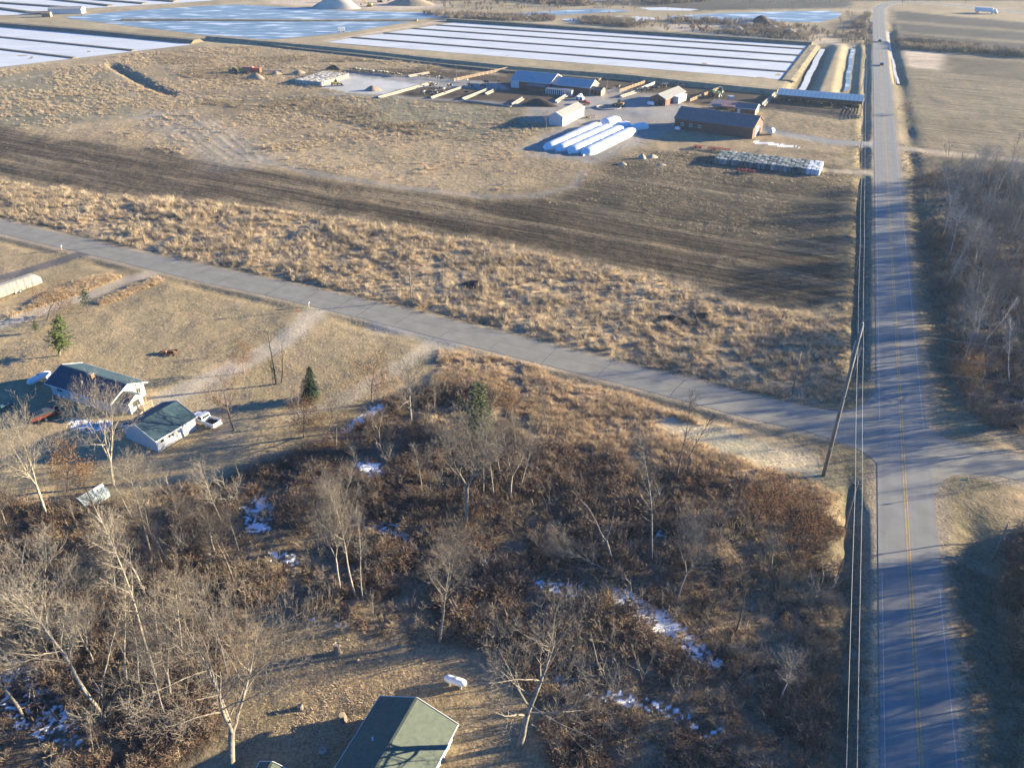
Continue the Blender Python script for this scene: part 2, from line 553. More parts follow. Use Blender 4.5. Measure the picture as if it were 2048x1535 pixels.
zp(farm_poly, 'yard', .2, 0, .6, 3, 3)
zp(WP([(1060, 312), (1180, 325), (1330, 270), (1340, 250), (1240, 235), (1090, 290)]), 'yard', .4, 0, .6, 4, 4)
zp(WP([(1330, 262), (1500, 284), (1560, 270), (1740, 296), (1700, 330), (1420, 305), (1300, 300)]), 'grass', .4, 0, .6, 4, 5)
zp(pens_poly, 'manure', .4, .2, .8, 2, 2)
zp(WP([(700, 143), (1000, 165), (1020, 180), (880, 176), (790, 166), (680, 150)]), 'gravel', .2, 0, .5, 2, 2)
zp(WP([(1170, 188), (1230, 176), (1330, 190), (1300, 205), (1200, 208)]), 'yard', .2, 0, .6, 2, 2)
zp(pen2_poly, 'manure', .4, .2, .8, 1.5, 2)
zp(pad_poly, 'conc', .1, 0, .3, 1, 1)
# right side fields
zp(WP([(1800, 95), (2048, 118), (2600, 170), (2600, 320), (2048, 330), (1830, 300), (1812, 200)]), 'rfield', .5, .9, .6, 3, 4)
zp(WP([(1790, 98), (1890, 108), (1880, 140), (1800, 132)]), 'sand', .2, 1, .4, 4, 3)
zp(WP([(1900, 115), (2048, 125), (2600, 165), (2600, 230), (2048, 165), (1900, 145)]), 'stub', .3, .8, .5, 5, 6)
zp(WP([(1840, 308), (2048, 326), (2600, 360), (2600, 345), (2048, 338), (1830, 352)]), 'stub', .4, .9, .5, 3, 2)
zp(WP([(1785, 22), (2048, 45), (2600, 92), (2600, 165), (2048, 110), (1790, 96)]), 'fardark', .2, .6, .4, 6, 5)
zp(WP([(1785, 40), (2048, 60), (2600, 100), (2600, 108), (2048, 66), (1785, 46)]), 'rfield', .2, .3, .4, 5, 4)
zp(WP([(1785, 62), (2048, 82), (2600, 120), (2600, 126), (2048, 88), (1785, 66)]), 'rfield', .2, .3, .4, 5, 4)
# bog country
zp(WP([(-900, 60), (0, 36), (150, 20), (430, -6), (1500, -6), (1760, 20), (1745, 100), (1620, 100), (905, 40), (640, 90), (400, 92), (0, 140), (-900, 240)]), 'dike', .3, .1, .5, 4, 4)
zp(WP([(640, 88), (905, 38), (1625, 88), (1740, 92), (1735, 205), (1560, 185), (1255, 155), (800, 110)]), 'dike', .3, .2, .5, 3, 3)
zp(WP([(1080, -6), (1700, -6), (1700, 16), (1400, 22), (1250, 12)]), 'fardark', .3, .5, .5, 6, 6)
zp(WP([(520, -4), (830, -4), (900, 14), (760, 22), (640, 14), (540, 8)]), 'sand', .2, 0, .5, 6, 6)
zp(WP([(1420, 42), (1560, 52), (1650, 72), (1690, 90), (1500, 74), (1300, 56)]), 'sand', .5, 0, .6, 8, 12)
zp(WP([(1670, 22), (1745, 24), (1742, 90), (1690, 88), (1650, 60)]), 'grass', .9, 0, .6, 5, 6)
# verges, tracks
zl(main_pts, 13, 'dirt', .3, 0, .7, 1.2, .4)
zl([tuple(MR0 + MRD * s + MRN * 9) for s in (-60, 100, 300, 600)], 9, 'ditch', .6, 0, .7, 2, 1, .7)
zl([tuple(MR0 + MRD * s - MRN * 8.2) for s in (-60, 100, 300, 600)], 8, 'ditch', .6, 0, .7, 2, 1, .7)
zl(side_ctr, 11, 'ditch', .5, 0, .7, 1.2, .6, .75)
zl(side_ctr, 9.2, 'dirt', .2, 0, .7, .7, .5)
zl(east_ctr, 9.6, 'dirt', .2, 0, .7, .7, .5)
zl(drive_farm, 7.5, 'gravel', .1, 0, .6, 1.2, .8)
zl(WP([(1180, 200), (1250, 225), (1340, 232), (1430, 235)]), 14, 'gravel', .1, 0, .6, 3, 2)
zl(drive_left, 4.2, 'asphalt', .1, 0, .4, .4, .3)
zl(drive_dirt, 4.2, 'track', .15, 0, .6, .8, .5)
zl(drive_home, 5.4, 'track', .2, 0, .6, 1.4, 1.2, .95)
zl(drive_home2, 6.0, 'dirt', .2, 0, .6, 2.5, 1.5, .6)
zl(loop_trk, 3.8, 'track', .2, 0, .6, 1.3, 1.2, .8)
zl(WP([(760, 650), (830, 662), (900, 680)]), 5, 'gravel', .2, 0, .6, 2, 1.5, .8)
zl(field_trk, 9, 'grass', .4, .4, .6, 5, 4, .8)
zl(field_trk, 3.0, 'gravel', .2, .2, .6, 1.6, 1.0, .55)
zl(WP([(330, 232), (400, 270), (480, 318)]), 22, 'gravel', .4, 0, .6, 8, 6, .45)
for k in range(9):                                       # wheel marks swinging round the field corner
    zl(WP([(318 + k * 13, 236 + k * .6), (352 + k * 13, 262), (392 + k * 12, 292), (430 + k * 12, 318)]), 1.3, 'olive' if k % 2 else 'track', .2, 0, .6, .5, .5, .6)
for tr in ([(345, 190), (440, 196), (560, 201), (655, 216)], [(290, 226), (335, 206), (382, 196)], [(0, 165), (90, 150), (190, 138), (225, 132)], [(655, 216), (640, 240), (700, 262)], [(226, 136), (240, 170), (285, 205)], [(800, 128), (900, 140), (1010, 150)]):
    zl(WP(tr), 2.6, 'track', .2, 0, .6, 1.2, 1.0, .6)
    zl([(a + .6, b - 3.2) for a, b in WP(tr)], 1.8, 'ditch', .6, 0, .6, 1.0, 1.0, .6)
zl(east_trk, 5.5, 'dirt', .2, 0, .6, 1.2, .8)
zl(cross_trk, 5.0, 'dirt', .2, 0, .6, 1.2, .8)
zl(chan1, 9, 'ditch', .3, 0, .6, 2, 1)
zl(WP([(640, 186), (1000, 205), (1065, 212)]), 4, 'gravel', .2, 0, .6, 1.5, 1, .7)
zl(WP([(655, 82), (900, 40)]), 5, 'sand', .1, 0, .4, 2, 1)
zl(WP([(800, 180), (770, 200), (720, 215), (650, 232)]), 3, 'ditch', .2, 0, .5, 1.5, 1.5, .9)

SNOW = [(WP([(0, 1300), (60, 1330), (150, 1420), (160, 1500), (60, 1480), (0, 1440)]), .55), (WP([(-60, 1180), (30, 1170), (25, 1270), (-60, 1290)]), .5),
        (WP([(470, 1010), (560, 975), (540, 1060), (490, 1075)]), .56), (WP([(520, 1095), (600, 1110), (600, 1135), (540, 1120)]), .62), (WP([(560, 1030), (620, 930), (640, 905), (560, 1000)]), .4),
        (WP([(690, 862), (700, 845), (760, 805), (772, 815), (735, 845)]), .85), (WP([(700, 925), (760, 920), (775, 948), (740, 955)]), .66),
        (WP([(690, 1020), (790, 1040), (850, 1090), (870, 1125), (790, 1080), (700, 1050)]), .62), (WP([(1060, 1150), (1170, 1170), (1160, 1200), (1070, 1180)]), .55),
        (WP([(1210, 1170), (1300, 1200), (1400, 1270), (1450, 1330), (1420, 1345), (1330, 1280), (1230, 1215)]), .68), (WP([(1100, 1330), (1200, 1370), (1330, 1400), (1460, 1470), (1440, 1490), (1280, 1420), (1110, 1380)]), .5),
        (WP([(1270, 1020), (1330, 1060), (1370, 1090), (1350, 1095), (1280, 1050)]), .5), (WP([(610, 1225), (700, 1250), (690, 1262), (600, 1240)]), .55),
        (WP([(1180, 1030), (1260, 1045), (1250, 1060), (1180, 1045)]), .45), (WP([(1505, 281), (1560, 288), (1604, 293), (1603, 296), (1555, 292), (1505, 285)]), .9), (WP([(130, 835), (230, 840), (215, 870), (140, 860)]), .6)]

def make_ground():
    ins = np.arange(-66, 2115, 3.0)
    pxs = np.concatenate([np.linspace(-2600, -80, 60), ins, np.linspace(2130, 4700, 60)])
    pys = np.concatenate([np.arange(1660, -24, -3.0), np.arange(-30, -176, -6)])
    Y = np.array([W(1024, q).y for q in pys])
    Y = np.concatenate([[-40, 0, 20], Y[Y < 3800], [4200, 5000, 6000]])
    dep = Y * cp + CAM_H * sp
    X = (pxs[None, :] - 1024) / FPX * dep[:, None]
    X = np.clip(X, -6000, 6000)
    YY = np.repeat(Y[:, None], len(pxs), 1)
    nr, nc = X.shape
    x, y = X.ravel(), YY.ravel()
    z = height(x, y)
    col = np.tile(np.array(COL['grass']), (len(x), 1)) * (0.85 + 0.3 * fbm(x * .006, y * .006, 40))[:, None]
    farm = y > 760                                      # far open country: a patchwork of fields
    pn = vnoise(np.floor((x * .9 - y * .44) / 160), np.floor((x * .44 + y * .9) / 230), 5)
    cc = np.array([COL['fardark'], COL['grass'], COL['stub'], COL['dike']])[np.clip((pn * 4).astype(int), 0, 3)]
    col[farm] = cc[farm]
    tex = np.zeros((len(x), 4))
    tex[:, 0], tex[:, 2], tex[:, 3] = .5, .5, 1
    n1 = (fbm(x * .12, y * .12, 21) - .5) * 2
    n2 = (fbm(x * .5, y * .5, 23, 2) - .5) * 2
    for zn in ZN:
        kind, pts, w, c, t, f, g, fe, wb = zn[:9]
        a = zn[9] if len(zn) > 9 else 1.0
        P = np.array(pts)
        pad = w + fe * 3 + wb * 2 + 5
        sel = np.where((x > P[:, 0].min() - pad) & (x < P[:, 0].max() + pad) & (y > P[:, 1].min() - pad) & (y < P[:, 1].max() + pad))[0]
        if not len(sel):
            continue
        xs, ys = x[sel], y[sel]
        d = sdpoly(xs, ys, pts) if kind == 'p' else w / 2 - dline(xs, ys, pts)
        d = d + (n1[sel] * .6 + n2[sel] * .4) * wb
        m = sstep(-fe, fe, d) * a
        col[sel] = col[sel] * (1 - m)[:, None] + np.array(c) * m[:, None]
        tex[sel, :3] = tex[sel, :3] * (1 - m)[:, None] + np.array((t, f, g)) * m[:, None]
    # broad natural variation of growth and dampness
    v = fbm(x * .035, y * .035, 31) - .5
    v2 = fbm(x * .2, y * .2, 33) - .5
    col *= (1 + v * .5 + v2 * .35)[:, None]
    col[:, 0] *= 1 + v2 * .12
    # ploughed land: streaks of straw and damp soil along the rows
    pm = np.maximum(sstep(-2, 3, sdpoly(x, y, dark_poly)), sstep(-6, 6, sdpoly(x, y, stub_poly)))
    ru, rv = x * .891 - y * .454, x * .454 + y * .891
    st = fbm(ru * .016, rv * .30, 43, 3)
    st2 = fbm(ru * .03 + 7, rv * .09, 44, 3)
    k1 = sstep(.50, .72, st) * sstep(.3, .6, st2) * pm * .55
    col = col * (1 - k1)[:, None] + np.array((.235, .18, .11)) * k1[:, None]
    col *= (1 - .35 * sstep(.55, .35, st) * pm)[:, None]
    # the wood floor: leaf litter, pale dead grass and dark wet hollows
    bm = sstep(-1, 2, sdpoly(x, y, brush_poly))
    q1, q2 = fbm(x * .16, y * .16, 76), fbm(x * .33, y * .33, 78)
    gap = sstep(.50, .38, q1) * bm
    col = col * (1 - gap * .75)[:, None] + np.array((.20, .152, .098)) * (gap * .75)[:, None]
    wet = sstep(.56, .68, q2) * bm * .7
    col = col * (1 - wet)[:, None] + np.array((.05, .04, .034)) * wet[:, None]
    # melting snow left in the hollows
    for poly, thr in SNOW:
        P = np.array(poly)
        sel = np.where((x > P[:, 0].min() - 4) & (x < P[:, 0].max() + 4) & (y > P[:, 1].min() - 4) & (y < P[:, 1].max() + 4))[0]
        xs, ys = x[sel], y[sel]
        d = np.clip(sdpoly(xs, ys, poly) / 1.5 + .6, 0, 1)
        k = fbm(xs * .7, ys * .7, 55, 2) * .4 + vnoise(xs * 2.9, ys * 2.9, 57) * .6
        m = sstep(0, .10, k - (1 - thr * .93 * d)) * (d > 0)
        col[sel] = col[sel] * (1 - m)[:, None] + np.array(COL['snow']) * m[:, None]
        tex[sel, :3] *= (1 - m)[:, None]
        z[sel] += m * .05
    me = bpy.data.meshes.new('ground')
    nv = len(x)
    me.vertices.add(nv)
    me.vertices.foreach_set('co', np.stack([x, y, z], 1).astype(np.float32).ravel())
    i = (np.arange(nr - 1)[:, None] * nc + np.arange(nc - 1)[None, :]).ravel()
    q = np.stack([i, i + 1, i + nc + 1, i + nc], 1).astype(np.int32)
    me.loops.add(q.size)
    me.loops.foreach_set('vertex_index', q.ravel())
    me.polygons.add(len(q))
    me.polygons.foreach_set('loop_start', np.arange(0, q.size, 4, dtype=np.int32))
    me.polygons.foreach_set('use_smooth', np.ones(len(q), bool))
    me.update()
    me.validate()
    ca = me.attributes.new('cover', 'FLOAT_COLOR', 'POINT')
    ca.data.foreach_set('color', np.concatenate([np.clip(col, 0, 1), np.ones((nv, 1))], 1).astype(np.float32).ravel())
    ta = me.attributes.new('growth', 'FLOAT_COLOR', 'POINT')
    ta.data.foreach_set('color', tex.astype(np.float32).ravel())
    m, t, b = new_mat('ground')
    N, L = t.nodes, t.links
    ac = N.new('ShaderNodeAttribute'); ac.attribute_name = 'cover'
    at = N.new('ShaderNodeAttribute'); at.attribute_name = 'growth'
    sx = N.new('ShaderNodeSeparateColor')
    L.new(at.outputs['Color'], sx.inputs[0])
    tc = N.new('ShaderNodeTexCoord')
    def noise(scale, det, src=None):
        n = N.new('ShaderNodeTexNoise')
        n.inputs['Scale'].default_value = scale
        n.inputs['Detail'].default_value = det
        n.inputs['Roughness'].default_value = .6
        L.new(src or tc.outputs['Object'], n.inputs[0])
        return n.outputs[0]
    def ma(op, a, b2=None, c=None):
        n = N.new('ShaderNodeMath')
        n.operation = op
        for k, q2 in enumerate((a, b2, c)):
            if q2 is None:
                continue
            if isinstance(q2, (int, float)):
                n.inputs[k].default_value = q2
            else:
                L.new(q2, n.inputs[k])
        return n.outputs[0]
    mp = N.new('ShaderNodeMapping')
    mp.vector_type = 'TEXTURE'
    mp.inputs['Rotation'].default_value = (0, 0, R(-27))
    L.new(tc.outputs['Object'], mp.inputs[0])
    mp2 = N.new('ShaderNodeMapping')
    mp2.inputs['Scale'].default_value = (.035, .75, 1)
    L.new(mp.outputs[0], mp2.inputs[0])
    tuft = noise(.55, 5)
    fine = noise(2.6, 4)
    grain = noise(9.0, 2)
    row = noise(1.0, 4, mp2.outputs[0])
    f1 = ma('MULTIPLY', ma('MULTIPLY', ma('SUBTRACT', tuft, .5), sx.outputs[0]), 2.0)
    f2 = ma('MULTIPLY', ma('MULTIPLY', ma('SUBTRACT', fine, .5), sx.outputs[2]), 2.2)
    f4 = ma('MULTIPLY', ma('MULTIPLY', ma('SUBTRACT', grain, .5), sx.outputs[2]), 1.1)
    f3 = ma('MULTIPLY', ma('MULTIPLY', ma('SUBTRACT', row, .5), sx.outputs[1]), 2.4)
    tot = ma('MAXIMUM', ma('ADD', ma('ADD', ma('ADD', f1, f2), ma('ADD', f3, f4)), 1.0), .25)
    vm = N.new('ShaderNodeVectorMath')
    vm.operation = 'SCALE'
    L.new(ac.outputs['Color'], vm.inputs[0])
    L.new(tot, vm.inputs['Scale'])
    L.new(vm.outputs[0], b.inputs['Base Color'])
    b.inputs['Roughness'].default_value = .95
    b.inputs['Specular IOR Level'].default_value = .1
    hh = ma('ADD', ma('MULTIPLY', ma('MULTIPLY', tuft, sx.outputs[0]), .42), ma('MULTIPLY', ma('MULTIPLY', fine, sx.outputs[2]), .12))
    hh = ma('ADD', hh, ma('MULTIPLY', ma('MULTIPLY', row, sx.outputs[1]), .22))
    bp = N.new('ShaderNodeBump')
    bp.inputs['Strength'].default_value = .8
    bp.inputs['Distance'].default_value = 1.0
    L.new(hh, bp.inputs['Height'])
    L.new(bp.outputs[0], b.inputs['Normal'])
    me.materials.append(m)
    return structure(link('ground', me))
ground = make_ground()

# ------------------------------------------------------------------ roads
def road_mat(name, col, wear):
    m, t, b = new_mat(name)
    N, L = t.nodes, t.links
    tc = N.new('ShaderNodeTexCoord')
    mp = N.new('ShaderNodeMapping')
    mp.vector_type = 'TEXTURE'
    mp.inputs['Rotation'].default_value = (0, 0, math.atan2(MRD[1], MRD[0]) if wear else R(-22))
    L.new(tc.outputs['Object'], mp.inputs[0])
    ms = N.new('ShaderNodeMapping')
    ms.inputs['Scale'].default_value = (.012, 1.3, 1)
    L.new(mp.outputs[0], ms.inputs[0])
    n1 = N.new('ShaderNodeTexNoise'); n1.inputs['Scale'].default_value = 1; n1.inputs['Detail'].default_value = 3
    L.new(ms.outputs[0], n1.inputs[0])
    n2 = N.new('ShaderNodeTexNoise'); n2.inputs['Scale'].default_value = .35; n2.inputs['Detail'].default_value = 6
    L.new(tc.outputs['Object'], n2.inputs[0])
    n3 = N.new('ShaderNodeTexNoise'); n3.inputs['Scale'].default_value = 14; n3.inputs['Detail'].default_value = 3
    L.new(tc.outputs['Object'], n3.inputs[0])
    a = N.new('ShaderNodeMath'); a.operation = 'MULTIPLY_ADD'
    L.new(n1.outputs[0], a.inputs[0]); a.inputs[1].default_value = .7 if wear else .3
    L.new(n2.outputs[0], a.inputs[2])
    a2 = N.new('ShaderNodeMath'); a2.operation = 'MULTIPLY_ADD'
    L.new(n3.outputs[0], a2.inputs[0]); a2.inputs[1].default_value = .35
    L.new(a.outputs[0], a2.inputs[2])
    mr = N.new('ShaderNodeMapRange')
    mr.inputs['From Min'].default_value = .5
    mr.inputs['From Max'].default_value = 1.5
    mr.inputs['To Min'].default_value = .72
    mr.inputs['To Max'].default_value = 1.28
    L.new(a2.outputs[0], mr.inputs[0])
    vm = N.new('ShaderNodeVectorMath'); vm.operation = 'SCALE'
    vm.inputs[0].default_value = col
    L.new(mr.outputs[0], vm.inputs['Scale'])
    L.new(vm.outputs[0], b.inputs['Base Color'])
    b.inputs['Roughness'].default_value = .85
    b.inputs['Specular IOR Level'].default_value = .25
    bp = N.new('ShaderNodeBump'); bp.inputs['Distance'].default_value = .006
    L.new(n3.outputs[0], bp.inputs['Height'])
    L.new(bp.outputs[0], b.inputs['Normal'])
    return m
M_main = road_mat('chipseal', (.205, .203, .193), True)
M_side = road_mat('old_asphalt', (.255, .24, .205), False)
M_yel = mat('yellow_paint', (.43, .29, .11), .7, .35, 1.5)
M_wht = mat('worn_white_paint', (.34, .33, .33), .7, .3, 1.2)
M_tar = mat('crack_tar', (.11, .10, .095), .8, .3, 2)
M_snow = mat('snow', (.80, .82, .86), .6, .06, 3, bump=.03)

mb = MB(); mb.add(*ribbon(main_pts, MW, .044))
main_road = structure(mb.build('main_road', M_main))
structure(poly_sheet('side_road', side_poly, .036, M_side))
structure(poly_sheet('east_road', east_poly, .032, M_side))
for off in (-.17, .17):
    mb = MB(); mb.add(*ribbon(main_pts, .13, .050, off))
    structure(mb.build('centre_line', M_yel))
_jl = [tuple(MR0 + MRD * s) for s in (-60, 0, 28)]
_jl2 = [tuple(MR0 + MRD * s) for s in (66, 120, 220, 320, 420, 520, 600)]
for off in (-MW / 2 + .45, MW / 2 - .45):
    for seg in (_jl, _jl2):
        mb = MB(); mb.add(*ribbon(subdiv(seg, 20), .11, .050, off))
        structure(mb.build('edge_line', M_wht))
# cracks sealed across the side road, each a strip of its own
SC = subdiv(side_ctr, 1.0)
acc = 6
random.seed(4)
for i in range(30, len(SC) - 14):
    acc -= 1
    if acc > 0:
        continue
    acc = random.choice((6, 8, 9, 11, 14))
    a, b2 = np.array(SC[i]), np.array(SC[i + 1])
    if not (-140 < a[0] < 42):
        continue
    d = (b2 - a) / np.hypot(*(b2 - a))
    n = np.array((-d[1], d[0]))
    part_w = random.choice((1, 1, .55))
    sgn = random.choice((-1, 1))
    ln = []
    for k in range(5):
        t = (k / 4 * 2 - 1) * 3.3
        if part_w < 1 and t * sgn < 0:
            continue
        q = a + n * t + d * (random.uniform(-.18, .18) + t * .05)
        ln.append(tuple(q))
    mb = MB(); mb.add(*ribbon(ln, random.uniform(.10, .17), .0402))
    structure(mb.build('crack', M_tar))
mb = MB()
ln = [tuple(np.array(SC[i]) + np.array((.1, .9)) * (.6 + .12 * math.sin(i * .9))) for i in range(40, len(SC) - 22, 3)]
mb.add(*ribbon(ln, .07, .0401))
structure(mb.build('crack', M_tar))
# stop line on the side road
poly_s = WP([(1712, 880), (1716, 880), (1712, 838), (1708, 838)])

# ------------------------------------------------------------------ cranberry beds, reservoirs, dikes
M_ice = mat('white_ice', (.575, .58, .57), .5, .13, .045, spec=.3, stretch=(1, 2.2, 1))
def ice_mat():
    m, t, b = new_mat('blue_ice')
    N, L = t.nodes, t.links
    tc = N.new('ShaderNodeTexCoord')
    mp = N.new('ShaderNodeMapping'); mp.inputs['Scale'].default_value = (.05, .11, 1); mp.inputs['Rotation'].default_value = (0, 0, R(8))
    L.new(tc.outputs['Object'], mp.inputs[0])
    n = N.new('ShaderNodeTexNoise'); n.inputs['Scale'].default_value = 1; n.inputs['Detail'].default_value = 4
    L.new(mp.outputs[0], n.inputs[0])
    cr = N.new('ShaderNodeValToRGB')
    e = cr.color_ramp.elements
    e[0].position = .40; e[0].color = (.15, .225, .30, 1)
    e[1].position = .64; e[1].color = (.52, .58, .64, 1)
    k = e.new(.54); k.color = (.20, .29, .37, 1)
    k = e.new(.60); k.color = (.38, .45, .52, 1)
    L.new(n.outputs[0], cr.inputs[0])
    L.new(cr.outputs[0], b.inputs['Base Color'])
    b.inputs['Roughness'].default_value = .55
    b.inputs['Specular IOR Level'].default_value = .25
    return m
M_blue = ice_mat()
M_dike = mat('dike_grass', (.27, .215, .13), .95, .35, .25, bump=.3, bscale=1.2)
M_dike2 = mat('bed_ditch_bank', (.15, .125, .085), .95, .3, .2, bump=.3, bscale=1.0)
def lerp2(a, b, t):
    return (a[0] + (b[0] - a[0]) * t, a[1] + (b[1] - a[1]) * t)
Lx = [(917, 44), (874, 51), (827, 58), (768, 67), (705, 76), (654, 85)]
Rx = [(1619, 89), (1610, 99), (1602, 112), (1589, 126), (1579, 145), (1569, 160)]
for i in range(5):
    structure(poly_sheet('ice_sheet', WP([Lx[i], Rx[i], Rx[i + 1], Lx[i + 1]]), .10 + .002 * i, M_ice))
for i in range(1, 5):
    ridge('bed_dike', subdiv(WP([Lx[i], Rx[i]]), 40), 5.2, 2.2, .55, M_dike2)
ridge('bed_dike', subdiv(WP([(898, 42.5), (1624, 90)]), 40), 12, 5, 1.8, M_dike2)
ridge('bed_dike', subdiv(WP([(1626, 92), (1573, 162)]), 30), 9, 4, .6, M_dike)
# the canal bank behind the farm
ridge('canal_bank', subdiv(WP([(420, 78), (472, 83), (594, 93), (765, 110), (902, 126), (1038, 139), (1260, 157), (1396, 171), (1556, 186)]), 20), 11, 5, 1.9, M_dike)
ridge('canal_bank', subdiv(WP([(500, 86), (594, 98), (765, 116), (902, 132), (1038, 146), (1200, 160)]), 20), 6, 3, .8, M_dike2)
# far left beds
structure(poly_sheet('ice_sheet', WP([(-900, 10), (0, 53), (385, 89), (372, 91), (0, 135), (-900, 240)]), .09, M_ice))
for l in ([(-500, 30), (0, 75), (268, 102)], [(-500, 62), (0, 99), (150, 117)]):
    ridge('bed_dike', subdiv(WP(l), 40), 5.2, 2.2, .6, M_dike2)
ridge('bed_dike', subdiv(WP([(-500, 8), (0, 51), (200, 68), (395, 86)]), 40), 12, 5, 2.0, M_dike2)
structure(poly_sheet('ice_sheet', WP([(-900, 25), (0, 31), (45, 30), (140, 19), (300, 10), (420, 2), (450, -8), (-900, -40)]), .08, M_ice))
for l in ([(-600, -8), (0, 18), (60, 26), (105, 25)], [(-600, -22), (0, 6.5), (150, 17)], [(-500, -26), (90, -2), (222, 12.5)], [(0, -14), (180, -1), (290, 8)], [(200, -7), (352, 4)]):
    ridge('bed_dike', subdiv(WP(l), 60), 9, 4, 1.0, M_dike2)
# reservoirs
structure(poly_sheet('reservoir', WP([(128, 35), (200, 27), (308, 18.5), (420, 12), (478, 9.5), (513, 11.5), (570, 14.5), (632, 18), (668, 21), (714, 22.5), (800, 24.5), (902, 26.5), (997, 27), (1060, 25), (1120, 21.5), (1175, 18.5), (1240, 19.5), (1262, 23),
                                      (1180, 27), (1100, 31), (1040, 36), (960, 35), (905, 34), (851, 37), (830, 41), (600, 42), (330, 41), (191, 44), (140, 38)]), .07, M_blue))
structure(poly_sheet('reservoir', WP([(191, 45), (330, 42.5), (830, 42.5), (697, 65), (640, 71), (564, 78), (520, 80), (472, 80), (420, 72), (342, 62)]), .075, M_blue))
ridge('causeway', subdiv(WP([(245, 41), (400, 41.5), (600, 42.5), (835, 42)]), 30), 8, 4, 1.0, M_dike)
structure(poly_sheet('reservoir', WP([(1324, 35), (1380, 30), (1448, 26.5), (1560, 23.5), (1655, 22), (1684, 27), (1676, 36), (1639, 45), (1560, 44), (1490, 43), (1420, 41), (1361, 39)]), .06, M_blue))
structure(poly_sheet('ice_sheet', WP([(1122, 39), (1180, 34), (1240, 32), (1300, 35), (1316, 38), (1280, 43), (1200, 46), (1140, 44)]), .06, M_ice))
structure(poly_sheet('ice_sheet', WP([(1280, 16), (1330, 15), (1398, 19), (1380, 22), (1300, 21)]), .06, M_ice))
for ch, w, z, mi_ in ((chan1, 3.0, -1.3, M_ice), (chan2, 2.0, -.95, M_blue), (r_chan, 1.2, -.62, M_ice)):
    P = np.array(ch)
    q = [tuple(P[0] * (1 - t) + P[-1] * t) for t in np.linspace(.02, .93, 24)] if len(ch) == 2 else subdiv(ch, 6)
    q = [(a + .25 * math.sin(i * .7) + .12 * math.sin(i * 2.1), b) for i, (a, b) in enumerate(q)]
    mb = MB(); mb.add(*ribbon(q, w, z))
    structure(mb.build('ditch_ice', mi_))

# ------------------------------------------------------------------ the cold air between
hz = MB().box(-6300, 6300, -160, 6300, -4.2, 78.5).build('haze', [])
m = bpy.data.materials.new('thin_haze')
m.use_nodes = True
t_ = m.node_tree
t_.nodes.remove(t_.nodes['Principled BSDF'])
pv = t_.nodes.new('ShaderNodeVolumePrincipled')
pv.inputs['Color'].default_value = (.62, .78, 1.0, 1)
pv.inputs['Density'].default_value = .00009
pv.inputs['Anisotropy'].default_value = .2
t_.links.new(pv.outputs[0], t_.nodes['Material Output'].inputs['Volume'])
hz.data.materials.append(m)
hz['kind'] = 'stuff'
hz['label'] = 'thin blue winter haze over the far country'
# ------------------------------------------------------------------ plants: prototypes
M_bark = objcol_mat('bark', .9, .35, 1.3)
M_leaf = ramp_mat('dry_oak_leaves', [(.15, .08, .045), (.23, .135, .07), (.28, .17, .09), (.18, .10, .06)], .8, .35)
M_needle_dark = ramp_mat('spruce_needles', [(.018, .04, .022), (.03, .058, .03)], .8)
M_needle = ramp_mat('pine_needles', [(.045, .075, .022), (.075, .10, .03)], .8)
M_needle_pale = ramp_mat('pale_pine_needles', [(.09, .12, .055), (.13, .15, .075)], .8)

